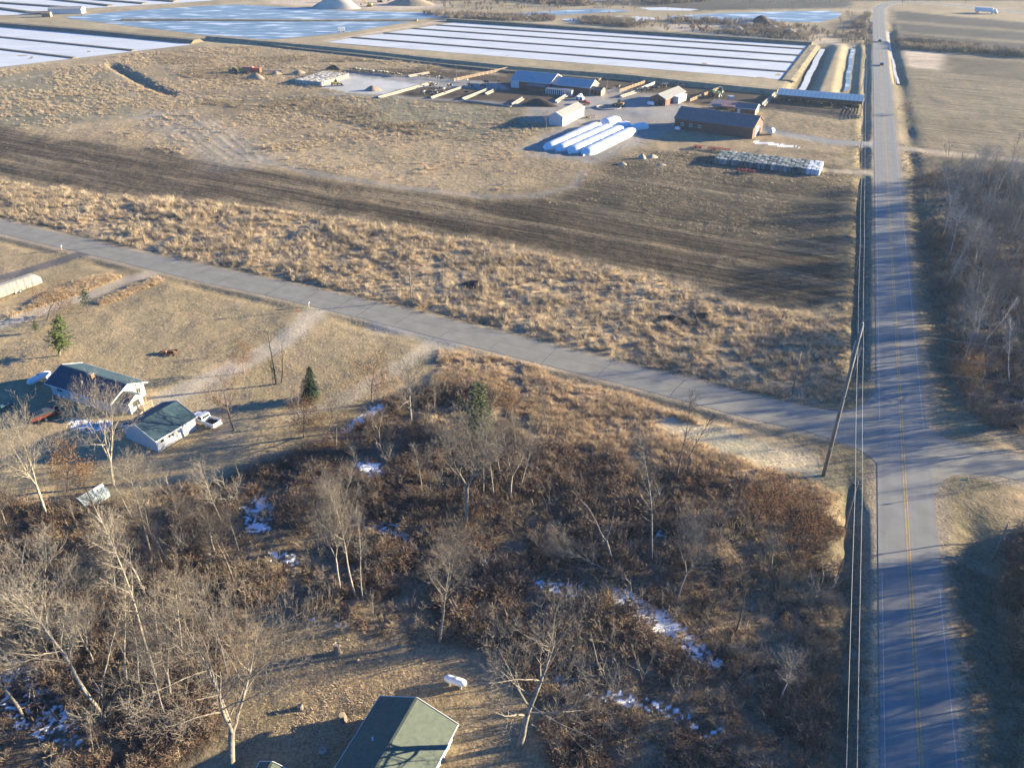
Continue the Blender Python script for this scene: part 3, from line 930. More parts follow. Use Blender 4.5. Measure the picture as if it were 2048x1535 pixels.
class Tree:
    """grows a limb skeleton; trunk and crown come out as two meshes, dead leaves as a third"""
    def __init__(s, seed, h, r, bare=.35, spread=.35, up=.25, gnarl=.12, n1=16, n2=7, n3=5, n4=3, ang=(35, 65), leaves=0, forks=0, lean=0, topcut=1.0, leafr=1.0, twig=.026):
        s.rs = random.Random(seed)
        r *= .72
        s.segs = [[], []]
        s.lv = []
        s.h, s.bare, s.spread, s.up, s.gnarl = h, bare, spread, up, gnarl
        s.n = (n1, n2, n3, n4)
        s.ang, s.leaves, s.twig, s.leafr = ang, leaves, twig, leafr
        d = Vector((lean, 0, 1)).normalized()
        if forks:
            p, dd = s.limb(Vector((0, 0, -.25)), d, h * bare, r, r * .85, 0, 6)
            for k in range(forks):
                a = 2 * math.pi * k / forks + s.rs.uniform(-.4, .4)
                sl = s.rs.uniform(.25, .5)
                s.stem(p, (dd + Vector((math.cos(a), math.sin(a), 0)) * sl).normalized(), h * (1 - bare) * s.rs.uniform(.75, 1), r * .62, .12, n1 // forks + 2, topcut)
        else:
            s.stem(Vector((0, 0, -.25)), d, h, r, bare, n1, topcut)
    def limb(s, p, d, ln, r0, r1, part, n):
        for i in range(n):
            d = (d + Vector((s.rs.uniform(-1, 1), s.rs.uniform(-1, 1), s.rs.uniform(-.6, .9))) * s.gnarl * .5).normalized()
            q = p + d * ln / n
            s.segs[part].append((p.copy(), q.copy(), r0 + (r1 - r0) * i / n, r0 + (r1 - r0) * (i + 1) / n, 6 if part == 0 else 4))
            p = q
        return p, d
    def stem(s, p, d, ln, r, bare, nb, topcut):
        n = 9
        at = sorted(s.rs.uniform(bare, .98) for _ in range(nb))
        k = 0
        a0 = s.rs.uniform(0, 6)
        for i in range(n):
            f0, f1 = i / n, (i + 1) / n
            if f0 > topcut:
                break
            d = (d + Vector((s.rs.uniform(-1, 1), s.rs.uniform(-1, 1), .25)) * s.gnarl * .6).normalized()
            q = p + d * ln / n
            ra, rb = r * (1 - f0 * .88), r * (1 - f1 * .88)
            s.segs[0].append((p.copy(), q.copy(), ra, rb, 7))
            while k < nb and at[k] < f1:
                t = (at[k] - f0) / (f1 - f0)
                b = p.lerp(q, max(0, t))
                a0 += 2.4 + s.rs.uniform(-.5, .5)
                g = (at[k] - bare) / (1 - bare)
                prof = math.sin(math.pi * min(1, .22 + g * .72)) if s.spread < .5 else (1 - g * .6)
                L = s.h * s.spread * prof * s.rs.uniform(.7, 1.2)
                an = R(s.rs.uniform(*s.ang)) * (1 - .35 * g)
                side = Vector((math.cos(a0), math.sin(a0), 0))
                bd = (d * math.cos(an) + side * math.sin(an)).normalized()
                s.branch(b, bd, L, max(ra * .5, .03), 1)
                k += 1
            p = q
    def branch(s, p, d, L, r, lev):
        if L < .35:
            return
        n = max(2, min(6, int(L / (1.0 if lev == 1 else .6)))) if lev < 4 else 2
        if lev == 4:
            n = 1 if L < .8 else 2
        nb = s.n[lev] if lev < 4 else 0
        nb = max(1, int(nb * min(1.3, L / (s.h * s.spread * (.8, .8, .42, .22, .1)[lev]) + .25))) if nb else 0
        at = sorted(s.rs.uniform(.22, 1) for _ in range(nb))
        k = 0
        a0 = s.rs.uniform(0, 6)
        for i in range(n):
            d = (d + Vector((s.rs.uniform(-1, 1), s.rs.uniform(-1, 1), s.rs.uniform(-1, 1))) * s.gnarl + Vector((0, 0, s.up / n))).normalized()
            q = p + d * L / n
            f0, f1 = i / n, (i + 1) / n
            r0, r1 = max(r * (1 - .92 * f0), s.twig * .5), max(r * (1 - .92 * f1), s.twig * .5)
            s.segs[1].append((p.copy(), q.copy(), r0, r1, 5 if lev == 1 else 3))
            while k < nb and at[k] <= f1:
                b = p.lerp(q, max(0, min(1, (at[k] - f0) * n)))
                a0 += 2.4 + s.rs.uniform(-.8, .8)
                u = d.cross(Vector((0, 0, 1)))
                u = u.normalized() if u.length > .05 else Vector((1, 0, 0))
                w = d.cross(u)
                an = R(s.rs.uniform(28, 62))
                bd = d * math.cos(an) + (u * math.cos(a0) + w * math.sin(a0)) * math.sin(an)
                s.branch(b, bd.normalized(), L * s.rs.uniform(.35, .62) * (1 - .35 * at[k]), max(r0, r1) * .55, lev + 1)
                k += 1
            p = q
        if s.leaves and lev >= 3 and s.rs.random() < s.leaves:
            for _ in range(6):
                s.lv.append(p + Vector((s.rs.gauss(0, .28), s.rs.gauss(0, .28), s.rs.gauss(0, .28))))
    def meshes(s, name):
        out = []
        for part in (0, 1):
            vs, fs = [], []
            for p, q, r0, r1, n in s.segs[part]:
                d = q - p
                if d.length < 1e-5:
                    continue
                d.normalize()
                a = d.cross(Vector((.31, .17, .93)))
                a = a.normalized() if a.length > .05 else Vector((1, 0, 0))
                b = a.cross(d)
                o = len(vs)
                if r0 < s.twig * 1.05 and n == 3:
                    vs += [p - a * r0, p + a * r0, q + b * r1]
                    fs.append((o, o + 1, o + 2))
                    vs += [p - b * r0, p + b * r0, q + a * r1]
                    fs.append((o + 3, o + 4, o + 5))
                    continue
                for pt, rr in ((p, r0), (q + d * r1 * .3, r1)):
                    for k in range(n):
                        t = 2 * math.pi * k / n
                        vs.append(pt + (a * math.cos(t) + b * math.sin(t)) * rr)
                fs += [(o + k, o + (k + 1) % n, o + n + (k + 1) % n, o + n + k) for k in range(n)]
                if part == 0:
                    fs.append(tuple(o + n + k for k in range(n)))
            me = bpy.data.meshes.new(name + ('_trunk', '_crown')[part])
            me.from_pydata([tuple(v) for v in vs], [], fs)
            me.materials.append(M_bark)
            if part == 0:
                me.polygons.foreach_set('use_smooth', [True] * len(me.polygons))
            me.update()
            out.append(me)
        if s.lv:
            vs, fs = [], []
            for p in s.lv:
                a = Vector((s.rs.gauss(0, 1), s.rs.gauss(0, 1), s.rs.gauss(0, 1))).normalized()
                b = a.cross(Vector((s.rs.gauss(0, 1), s.rs.gauss(0, 1), s.rs.gauss(0, 1)))).normalized()
                k = s.rs.uniform(.10, .20) * s.leafr
                o = len(vs)
                vs += [p - a * k, p + b * k * .6, p + a * k, p - b * k * .6]
                fs.append((o, o + 1, o + 2, o + 3))
            me = bpy.data.meshes.new(name + '_leaves')
            me.from_pydata([tuple(v) for v in vs], [], fs)
            me.materials.append(M_leaf)
            me.update()
            out.append(me)
        return out

def conifer(seed, h, r, w, mt, shape=1.0, bare=.08, droop=.15, dens=1.0, open_=0.0):
    rs = random.Random(seed)
    mbt, mbc = MB(), MB()
    pts, rad = [], []
    for i in range(7):
        f = i / 6
        pts.append((rs.uniform(-.04, .04) * f * h * .2, rs.uniform(-.04, .04) * f * h * .2, -.2 + f * h))
        rad.append(r * (1 - f * .92))
    mbt.tube(pts, rad, 7)
    z = h * bare
    vs, fs = [], []
    while z < h * .985:
        f = (z - h * bare) / (h * (1 - bare))
        L = w * (1 - f) ** shape * (1 if f > .08 else .75) + .12
        nb = int(max(4, 7 * dens))
        a0 = rs.uniform(0, 6)
        for k in range(nb):
            if rs.random() < open_:
                continue
            a = a0 + 2 * math.pi * k / nb + rs.uniform(-.25, .25)
            l = L * rs.uniform(.7, 1.15)
            dv = Vector((math.cos(a), math.sin(a), 0))
            sd = Vector((-dv.y, dv.x, 0))
            nt = max(3, int(l / .16))
            for t in range(nt):
                g = (t + .6) / nt
                p = dv * (l * g) + Vector((0, 0, z - droop * l * g * g + .18 * l * g + rs.uniform(-.06, .06)))
                half = (.16 + .34 * l * .5 * (1 - g)) * rs.uniform(.7, 1.3)
                for sgn in (-1, 1):
                    tip = p + (sd * sgn * rs.uniform(.6, 1) + dv * rs.uniform(.35, .8)) * half + Vector((0, 0, rs.uniform(-.25, .2) * half))
                    e = Vector((rs.uniform(-1, 1), rs.uniform(-1, 1), rs.uniform(-.6, 1.2))).normalized() * rs.uniform(.06, .13)
                    o = len(vs)
                    vs += [p - e, p + e, tip + e * .3, tip - e * .5]
                    fs.append((o, o + 1, o + 2, o + 3))
            if l > .6:
                mbt.beam((0, 0, z), dv * l * .85 + Vector((0, 0, z - droop * l * .7 + .15 * l)), .035)
        z += max(.22, h * .05) / dens ** .5 * rs.uniform(.8, 1.2)
    me1 = bpy.data.meshes.new('conifer_trunk')
    me1.from_pydata(mbt.v, [], mbt.f); me1.materials.append(M_bark); me1.update()
    me2 = bpy.data.meshes.new('conifer_needles')
    me2.from_pydata([tuple(v) for v in vs], [], fs); me2.materials.append(mt); me2.update()
    return [me1, me2]

PALE, GREY, DARK, TAN, BROWN = (.29, .25, .20, 1), (.18, .163, .145, 1), (.065, .056, .05, 1), (.225, .19, .15, 1), (.125, .10, .083, 1)
PROTO = {}
def proto(key, h, me, crown='crown'):
    PROTO[key] = (h, me, crown)
proto('spread', 17, Tree(1, 17, .42, .30, .52, .35, .16, 18, 9, 7, 5, (45, 75)).meshes('spread'))
proto('spread2', 17, Tree(2, 17, .40, .24, .46, .4, .18, 17, 9, 7, 5, (40, 70), forks=3).meshes('spread2'))
proto('fan', 18, Tree(3, 18, .30, .42, .42, .5, .12, 24, 9, 7, 4, (25, 50)).meshes('fan'))
proto('fan2', 18, Tree(4, 18, .28, .38, .36, .55, .13, 22, 9, 7, 4, (22, 48), forks=2).meshes('fan2'))
proto('slim', 18, Tree(5, 18, .20, .45, .17, .35, .10, 28, 7, 6, 4, (28, 55)).meshes('slim'))
proto('slim2', 18, Tree(6, 18, .18, .30, .14, .3, .12, 28, 7, 6, 4, (30, 65)).meshes('slim2'))
proto('wood', 16, Tree(7, 16, .24, .35, .28, .35, .14, 22, 8, 6, 4, (32, 60)).meshes('wood'))
proto('wood2', 16, Tree(8, 16, .22, .28, .26, .4, .16, 22, 8, 6, 4, (30, 62), forks=2).meshes('wood2'))
proto('wood3', 16, Tree(9, 16, .20, .40, .24, .25, .15, 20, 8, 6, 4, (35, 70)).meshes('wood3'))
proto('snag', 13, Tree(10, 13, .30, .35, .16, .2, .16, 6, 3, 2, 0, (40, 75), topcut=.85).meshes('snag'))
proto('snag2', 13, Tree(12, 13, .26, .3, .22, .35, .2, 5, 3, 2, 1, (30, 60), forks=2, topcut=.8).meshes('snag2'))
proto('oak', 8, Tree(13, 8, .17, .25, .42, .2, .2, 16, 8, 6, 3, (45, 80), leaves=.95, leafr=.6).meshes('oak'))
proto('oak2', 8, Tree(14, 8, .16, .22, .46, .15, .22, 15, 8, 6, 3, (50, 85), leaves=.5, leafr=.6).meshes('oak2'))
proto('oakbig', 13, Tree(15, 13, .32, .25, .40, .2, .2, 16, 8, 6, 3, (45, 80), leaves=.2, leafr=.75).meshes('oakbig'))
proto('sap', 6, Tree(16, 6, .06, .2, .26, .5, .14, 14, 6, 4, 0, (25, 50), twig=.016).meshes('sap'))
proto('sap2', 6, Tree(17, 6, .05, .12, .30, .5, .16, 12, 6, 4, 0, (22, 50), forks=3, twig=.016).meshes('sap2'))
proto('bush', 3.2, Tree(18, 3.2, .05, .05, .5, .6, .18, 14, 7, 4, 0, (20, 60), forks=6, twig=.014).meshes('bush'))
proto('spruce', 7, conifer(1, 7, .14, 2.2, M_needle_dark, .85, .04, .3, 1.5), 'needles')
proto('pine', 8, conifer(2, 8, .15, 2.0, M_needle, .55, .2, .05, 1.1, .15), 'needles')
proto('pinethin', 6, conifer(3, 6, .10, 1.5, M_needle_dark, .7, .3, .05, .7, .25), 'needles')
proto('whitepine', 11, conifer(4, 11, .18, 2.9, M_needle_pale, .5, .12, -.1, 2.0, .05), 'needles')

def plant(key, name, label, base, height_m, cat='tree', color=GREY, rz=0.0, tilt=(0, 0), group=None, squash=1.0, gzv=None):
    h, me, crown = PROTO[key]
    z = gz(base[0], base[1]) if gzv is None else gzv
    t = thing(name, label, cat, (base[0], base[1], z), 0, group)
    sc = height_m / h
    t.scale = (sc * squash, sc * squash, sc)
    t.rotation_euler = (Matrix.Rotation(tilt[0], 4, 'Y') @ Matrix.Rotation(-tilt[1], 4, 'X') @ Matrix.Rotation(rz, 4, 'Z')).to_euler()
    for part, m in zip(('trunk', crown, 'dead_leaves'), me):
        o = link(part, m, t)
        o.color = color
    return t

def plant_px(key, name, label, b, tp, cat='tree', color=GREY, rz=None, group=None, squash=1.0):
    """stands at photo pixel b on the ground and reaches up to photo pixel tp"""
    g = W(*b)
    q = Wv(tp[0], tp[1], g.y)
    hh = max(1.0, q.z)
    return plant(key, name, label, (g.x, g.y), math.hypot(hh, q.x - g.x), cat, color, random.uniform(0, 6.28) if rz is None else rz,
                 (math.atan2(q.x - g.x, hh), 0), group, squash)
# ------------------------------------------------------------------ trees one can tell apart
random.seed(21)
T = plant_px
# yard and wood edge, lower left
T('spread2', 'bare_tree', 'broad bare tree with thick pale limbs at the left edge of the lower yard', (463, 1535), (440, 1245), color=TAN, rz=.4)
T('fan', 'bare_tree', 'leaning bare tree spreading a fan of twigs over the lower left brush', (205, 1427), (75, 1185), color=PALE, rz=1.0, squash=1.15)
T('slim', 'bare_tree', 'straight slim pale trunk left of the tan brush hump, lower left wood', (256, 1370), (236, 1150), color=PALE)
T('slim', 'bare_tree', 'tall slim tree leaning left across the middle of the lower left wood', (317, 1364), (228, 1030), color=PALE, rz=2)
T('slim2', 'bare_tree', 'thin upright tree between two pale trunks in the lower left wood', (205, 1364), (221, 1166), color=PALE)
T('snag', 'snag', 'broken dead trunk with a forked stub top leaning left in the brush', (150, 1273), (78, 1123), 'dead tree', color=PALE)
T('fan2', 'bare_tree', 'pale crooked tree with long sideways limbs above the lower left wood', (284, 1170), (225, 1020), color=PALE, rz=.5)
T('wood', 'bare_tree', 'bare tree with bushy crown left of the lower yard grass', (366, 1312), (318, 1135), color=TAN)
T('fan2', 'bare_tree', 'tall pale forked tree at the far left, leaning over the small tarp shed', (95, 1036), (20, 828), color=PALE, rz=1.4)
T('slim2', 'bare_tree', 'slim bare tree leaning left just right of the tarp shed', (335, 1123), (286, 985), color=GREY)
T('snag', 'snag', 'short broken trunk with a pale snapped top beside the snowy hollow', (432, 1111), (402, 1022), 'dead tree', color=PALE)
T('slim', 'bare_tree', 'thin leaning tree just left of the upper snow patch', (477, 1100), (445, 1005), color=GREY)
T('wood3', 'bare_tree', 'bare tree behind the tarp shed reaching up to the garage wall', (301, 1103), (258, 898), color=TAN)
T('spread2', 'bare_tree', 'large pale spreading tree standing in front of the blue roofed house', (226, 968), (200, 772), color=PALE, rz=.9, squash=.8)
T('wood2', 'bare_tree', 'small many branched tree right of the tarp shed', (272, 1002), (238, 905), color=TAN)
T('oak', 'oak_tree', 'small oak with rusty leaves beside the tarp shed', (133, 989), (139, 900), color=DARK)
T('wood2', 'bare_tree', 'twisted bare tree between the far left tree and the house tree', (104, 935), (108, 842), color=PALE)
T('sap2', 'bare_tree', 'pale feathery tree at the brush edge below the garage', (352, 1010), (335, 945), color=PALE, squash=1.3)
T('snag2', 'snag', 'grey fallen leaning trunk in the dark brush at the left edge', (50, 1150), (18, 1062), 'dead tree', color=PALE)
T('wood', 'bare_tree', 'bare tree at the left frame edge above the snow patch', (20, 1300), (12, 1150), color=BROWN)
T('wood3', 'bare_tree', 'low bushy tree behind the leaning fan tree', (120, 1330), (95, 1190), color=BROWN)
T('sap', 'sapling', 'thin sapling at the bottom left corner near the snow', (187, 1505), (168, 1430), color=TAN)
T('wood2', 'bare_tree', 'bare tree over the tan brush hump beside the lower yard', (345, 1400), (300, 1190), color=TAN)
T('slim2', 'bare_tree', 'slender tree with upswept twigs right of the tall leaning tree', (277, 1375), (290, 1180), color=TAN)
# around the house drive
T('snag', 'snag', 'tall dead tree with stubby branches standing in the lawn beside the drive', (553, 768), (543, 650), 'dead tree', color=DARK, rz=.3)
T('snag', 'snag', 'shorter dead trunk close to the tall dead tree on the lawn', (563, 766), (568, 672), 'dead tree', color=DARK, rz=2.2)
T('sap', 'sapling', 'clump of thin stems beside the dead lawn tree', (545, 769), (532, 705), color=DARK)
T('spruce', 'spruce_tree', 'dark green spruce on the lawn edge right of the dead trees', (619, 801), (619, 733), color=BROWN)
T('oak', 'oak_tree', 'small round oak with brown leaves beside the house drive', (489, 746), (478, 690), color=TAN)
T('oakbig', 'oak_tree', 'dark trunked oak with few leaves right of the parked pickup', (469, 862), (450, 752), color=BROWN, rz=2.5)
T('wood2', 'bare_tree', 'pale bare tree in front of the dark spruce', (600, 850), (582, 745), color=PALE)
T('oak', 'oak_tree', 'leafy brown oak at the wood edge below the spruce', (609, 876), (600, 812), color=BROWN, squash=1.4)
T('wood3', 'bare_tree', 'slim grey tree left of the long snow streak', (673, 899), (667, 780), color=GREY)
T('oak2', 'oak_tree', 'small rusty oak beside the long snow streak', (655, 880), (660, 815), color=BROWN)
T('slim2', 'bare_tree', 'small pale birch like tree below the long snow streak', (707, 905), (705, 825), color=PALE)
T('wood2', 'bare_tree', 'leaning pale tree at the upper end of the snow streak', (759, 881), (752, 800), color=PALE)
T('oak2', 'oak_tree', 'brown leaved oak on the lawn corner beside the dirt loop', (743, 808), (745, 712), color=BROWN, squash=1.1)
T('spread', 'bare_tree', 'broad grey tree by the dirt loop, largest of the upper grove', (822, 846), (817, 708), color=GREY, rz=1)
T('wood', 'bare_tree', 'bare tree between the broad grey tree and the green pine', (869, 828), (866, 740), color=TAN)
T('whitepine', 'pine_tree', 'pale green pine in the middle of the upper grove', (956, 880), (955, 762), color=BROWN, squash=1.0)
T('pinethin', 'pine_tree', 'small dark pine tucked left of the pale green pine', (922, 822), (917, 792), color=BROWN, squash=1.2)
T('oak', 'oak_tree', 'reddish leaved oak right of the pale green pine', (1012, 842), (1014, 777), color=BROWN, squash=.8)
T('slim', 'bare_tree', 'crooked solitary tree above the orange grass, right of the grove', (1095, 876), (1086, 748), color=GREY, rz=3)
T('fan2', 'bare_tree', 'tallest bare tree in the middle, its limbs leaning left over the brush', (933, 1056), (905, 838), color=TAN, rz=2.8, squash=1.25)
T('slim', 'bare_tree', 'slender pale tree left of the tallest middle tree', (844, 991), (840, 885), color=PALE)
T('wood', 'bare_tree', 'grove tree close behind the tallest middle tree', (967, 994), (962, 868), color=TAN)
T('slim', 'bare_tree', 'pale greenish tree in the grove right of the tallest tree', (988, 998), (980, 842), color=PALE)
T('wood2', 'bare_tree', 'tree with bushy top at the right end of the grove', (1019, 999), (1042, 815), color=TAN)
T('wood3', 'bare_tree', 'low leaning tree at the foot of the grove, right side', (1040, 982), (1058, 868), color=PALE)
T('slim2', 'bare_tree', 'thin grey tree in the shade left of the grove', (862, 1003), (868, 900), color=GREY)
T('wood', 'bare_tree', 'dense twiggy tree in the centre of the grove', (1000, 960), (1003, 838), color=TAN)
T('slim2', 'bare_tree', 'thin pale tree over the red oak in the grove', (1032, 900), (1030, 800), color=PALE)
T('wood3', 'bare_tree', 'bare tree behind the fallen brush left of the grove', (905, 935), (900, 840), color=GREY)
# pale clump and middle lower trees
T('fan', 'bare_tree', 'tall pale stem of the clump above the lower yard', (710, 1192), (672, 990), color=PALE, rz=.2, squash=.75)
T('fan2', 'bare_tree', 'pale left stem of the clump above the lower yard', (682, 1186), (640, 1000), color=PALE, rz=3.2, squash=.7)
T('slim', 'bare_tree', 'pale right stem of the clump above the lower yard', (726, 1200), (718, 1030), color=PALE)
T('fan', 'bare_tree', 'grey trunked tree at the top edge of the lower yard', (879, 1281), (880, 1082), color=TAN, rz=4, squash=.95)
T('spread', 'bare_tree', 'wide crowned bare tree on the lower yard beside the green roofed house', (1039, 1488), (1058, 1238), color=TAN, rz=2.2, squash=1.05)
# right hand trees near the junction
T('slim', 'bare_tree', 'tall dark stemmed tree against the side road near the junction', (1352, 966), (1392, 785), color=BROWN, rz=1)
T('slim2', 'bare_tree', 'second tall stem beside the dark tree near the junction', (1358, 960), (1408, 800), color=BROWN, rz=3)
T('slim2', 'bare_tree', 'thin curved tree left of the pair near the junction', (1303, 1122), (1325, 850), color=GREY)
T('snag2', 'snag', 'dead tree with a ragged crown above the lower brush', (1224, 1128), (1202, 975), 'dead tree', color=GREY)
T('fan2', 'bare_tree', 'bare tree with a twisted red limb in the lower brush', (1352, 1200), (1388, 1042), color=GREY, rz=2.2)
T('oak', 'oak_tree', 'dark trunked brown oak nearest the tall utility pole', (1519, 1040), (1540, 950), color=DARK, squash=1.1)
T('oak', 'oak_tree', 'brown leafy oak at the ditch side, right of the brush', (1594, 1098), (1606, 1000), color=DARK, squash=1.15)
T('wood2', 'bare_tree', 'small whitish bare tree below the brown oaks', (1543, 1134), (1552, 1052), color=PALE)
T('snag', 'snag', 'thick dark crooked trunk bending right over the tan brush', (1472, 1262), (1512, 1160), 'dead tree', color=DARK, rz=.2)
T('snag2', 'snag', 'dark trunk leaning far right above the lower ditch', (1467, 1362), (1560, 1285), 'dead tree', color=DARK)
T('wood', 'bare_tree', 'pale twiggy crown over the dark leaning trunk by the ditch', (1560, 1400), (1590, 1270), color=PALE)
T('wood2', 'bare_tree', 'grey twiggy tree in the right brush left of the brown oaks', (1440, 1080), (1445, 990), color=GREY, squash=1.3)
T('wood', 'bare_tree', 'bushy grey tree right of the curved thin tree', (1400, 1120), (1408, 1010), color=GREY, squash=1.2)
T('sap2', 'sapling', 'pale sapling over the brush pile in the lower brush', (1240, 1130), (1238, 1085), color=TAN)
T('bush', 'bush', 'round tan bush at the top of the lower yard', (1010, 1280), (1010, 1225), 'bush', color=TAN, squash=1.3)
T('snag', 'snag', 'small leaning bare stem right of the wide yard tree', (1200, 1340), (1180, 1260), 'dead tree', color=TAN)
# left lawn conifers
T('pine', 'pine_tree', 'sunlit green pine standing alone above the blue roofed house', (119, 711), (117, 630), color=TAN, squash=1.25)
T('pinethin', 'pine_tree', 'small thin pine at the dirt drive, left of the lawn', (177, 624), (163, 570), color=BROWN)
T('oak2', 'oak_tree', 'wide rusty brown tree between the two lawn pines', (95, 640), (108, 577), color=BROWN, squash=1.5)
T('pine', 'pine_tree', 'little yellowish pine at the left edge of the lawn', (72, 665), (68, 640), color=BROWN)
T('sap', 'sapling', 'thin pale stem at the far left edge of the lawn', (5, 728), (0, 690), color=TAN)
T('bush', 'bush', 'small grey shrub alone on the lawn near the drive', (414, 716), (414, 700), 'bush', color=BROWN)
T('wood2', 'bare_tree', 'pale leafless tree beside the white farm shed', (1093, 255), (1090, 215), color=PALE, squash=.9)
T('oak2', 'oak_tree', 'rusty round tree on the ditch right of the far main road', (1815, 228), (1815, 203), color=BROWN, squash=1.4)
T('bush', 'bush', 'dark bush below the rusty ditch tree by the far road', (1814, 245), (1815, 234), 'bush', color=DARK, squash=1.3)

# the woods right of the main road: leaning birch and other standouts, then the crowd
T('slim', 'birch_tree', 'white birch leaning hard right in the woods by the junction', (1964, 690), (2046, 598), color=(.5, .47, .43, 1), rz=1)
T('slim', 'birch_tree', 'upright pale birch in the woods just right of the leaning one', (2020, 762), (2012, 640), color=(.45, .42, .38, 1))
T('spread', 'bare_tree', 'large domed grey crown at the roadside edge of the woods', (1942, 660), (1948, 520), color=TAN, rz=1)
T('spread2', 'bare_tree', 'large grey crown at the right frame edge of the woods', (2040, 650), (2030, 545), color=GREY, rz=2)
T('oak', 'oak_tree', 'rusty leaved oak at the front corner of the woods', (1942, 775), (1940, 706), color=BROWN, squash=1.1)
T('oak2', 'oak_tree', 'brown oak half hidden behind the upright birch', (2018, 745), (2018, 705), color=BROWN)
T('snag', 'snag', 'dark dead trunk on the back edge of the woods, tallest there', (1996, 362), (2006, 318), 'dead tree', color=DARK)
T('snag2', 'snag', 'dark dead tree right of the tallest one on the back edge of the woods', (2030, 365), (2034, 322), 'dead tree', color=DARK)
T('snag2', 'snag', 'thin dead tree near the roadside back corner of the woods', (1875, 362), (1880, 338), 'dead tree', color=DARK)
T('snag', 'snag', 'dead stem left of centre on the back edge of the woods', (1926, 365), (1928, 340), 'dead tree', color=DARK)
random.seed(5)
G1 = 'bare trees crowded in the woods right of the road'
def near(x, y, marks):
    return min(marks, key=lambda k: (W(k[0], k[1]).x - x) ** 2 + (W(k[0], k[1]).y - y) ** 2)[2] if marks else ''
MW1 = [(1868, 372, 'at the roadside back corner'), (1930, 366, 'on the back edge, left part'), (2010, 362, 'on the back edge, right part'), (2120, 372, 'beyond the right frame edge, back part'), (1885, 450, 'on the road edge, back part'),
       (1905, 560, 'on the road edge, middle part'), (1925, 690, 'on the road edge, front part'), (1960, 450, 'in the back middle'), (1980, 560, 'in the centre'), (1990, 700, 'behind the rusty oak'), (1975, 820, 'at the front corner'), (2040, 800, 'at the front right'),
       (2030, 480, 'in the back right'), (2040, 600, 'near the large crown at the frame edge'), (2150, 550, 'beyond the right frame edge, middle'), (2160, 780, 'beyond the right frame edge, front')]
MW2 = [(2080, 1140, 'behind the short grey pole'), (2070, 1300, 'halfway down'), (2080, 1480, 'in the bottom corner'), (2250, 1060, 'outside, by the side lane'), (2250, 1250, 'outside, in the middle'), (2300, 1500, 'outside, at the bottom')]
MW3 = [(175, 1000, 'near the tarp shelter'), (300, 1030, 'between tarp shelter and upper snow patch'), (440, 1000, 'at the lawn edge below the garage'), (510, 1020, 'around the upper snow patch'), (620, 950, 'below the spruce and oaks'), (720, 930, 'by the small snow patch'),
       (800, 940, 'left of the grove'), (960, 960, 'under the grove'), (1060, 920, 'right of the grove'), (1150, 960, 'on the open track right of the grove'), (560, 1110, 'left of the pale clump'), (700, 1100, 'around the pale clump'), (820, 1080, 'right of the pale clump'),
       (930, 1080, 'under the tallest middle tree'), (1080, 1080, 'in the middle brush'), (1200, 1060, 'by the ragged dead tree'), (1320, 1040, 'near the curved thin tree'), (1430, 1060, 'left of the brown oaks'), (1540, 1110, 'below the brown oaks'),
       (1360, 1160, 'by the twisted red limbed tree'), (1250, 1180, 'by the fallen tree'), (1480, 1200, 'near the thick crooked trunk'), (1350, 1270, 'along the long snow streak'), (1500, 1340, 'near the far leaning dark trunk'), (1200, 1330, 'in the brush right of the wide yard tree'),
       (1330, 1420, 'by the lowest snow patches'), (1500, 1460, 'in the lower ditch corner'), (1060, 1230, 'above the wide yard tree'), (880, 1200, 'left of the grey yard edge tree'), (620, 1180, 'above the lower yard'), (480, 1170, 'in the wood above the yard corner'),
       (60, 1120, 'in the dark left edge brush'), (200, 1150, 'by the forked dead trunk'), (330, 1180, 'under the tall leaning tree'), (100, 1300, 'under the leaning fan tree'), (300, 1330, 'among the slim trunks'), (420, 1350, 'beside the lower yard edge'), (60, 1430, 'by the lower left snow'), (230, 1460, 'at the bottom of the lower left wood')]
MW4 = MW3[:4] + MW3[30:]
def crowd(poly, n, sep, keys, label, group, hr, cols, seed, name='bare_tree', marks=()):
    rs = random.Random(seed)
    P = np.array(poly)
    pts = []
    tries = 0
    while len(pts) < n and tries < n * 200:
        tries += 1
        x, y = rs.uniform(P[:, 0].min(), P[:, 0].max()), rs.uniform(P[:, 1].min(), P[:, 1].max())
        if not pip(np.array([x]), np.array([y]), poly)[0]:
            continue
        if any((x - a) ** 2 + (y - b) ** 2 < sep * sep for a, b in pts):
            continue
        pts.append((x, y))
        plant(rs.choice(keys), name, label + ' ' + near(x, y, marks), (x, y), rs.uniform(*hr), 'sapling' if name == 'sapling' else 'tree', rs.choice(cols), rs.uniform(0, 6.28), (rs.gauss(0, .06), rs.gauss(0, .06)), group, rs.uniform(.95, 1.3))
crowd(WP([(1858, 362), (1920, 356), (2048, 348), (2210, 345), (2330, 600), (2420, 850), (2330, 925), (2085, 862), (2000, 835), (1945, 790), (1915, 740), (1905, 640), (1880, 480)]), 296, 2.6,
      ['wood', 'wood2', 'wood3', 'wood', 'fan2', 'wood2', 'wood3', 'wood', 'slim', 'slim2', 'fan', 'sap2', 'slim'], 'grey bare tree crowded in the roadside woods', G1, (7, 14), [(.25, .235, .22, 1), (.20, .19, .18, 1), GREY, (.37, .34, .30, 1), (.17, .16, .15, 1)], 3, 'woodland_tree', MW1)
crowd(WP([(2085, 1120), (2150, 1035), (2300, 1050), (2600, 1140), (2700, 1500), (2700, 1800), (2090, 1800), (2065, 1500)]), 85, 3.0, ['wood', 'wood2', 'wood3', 'fan2', 'wood'],
      'grey bare tree of the lower right wood', 'bare trees at the lower right edge', (9, 14), [GREY, BROWN, TAN], 8, 'roadside_tree', MW2)
G2 = 'scattered young bare trees in the brush'
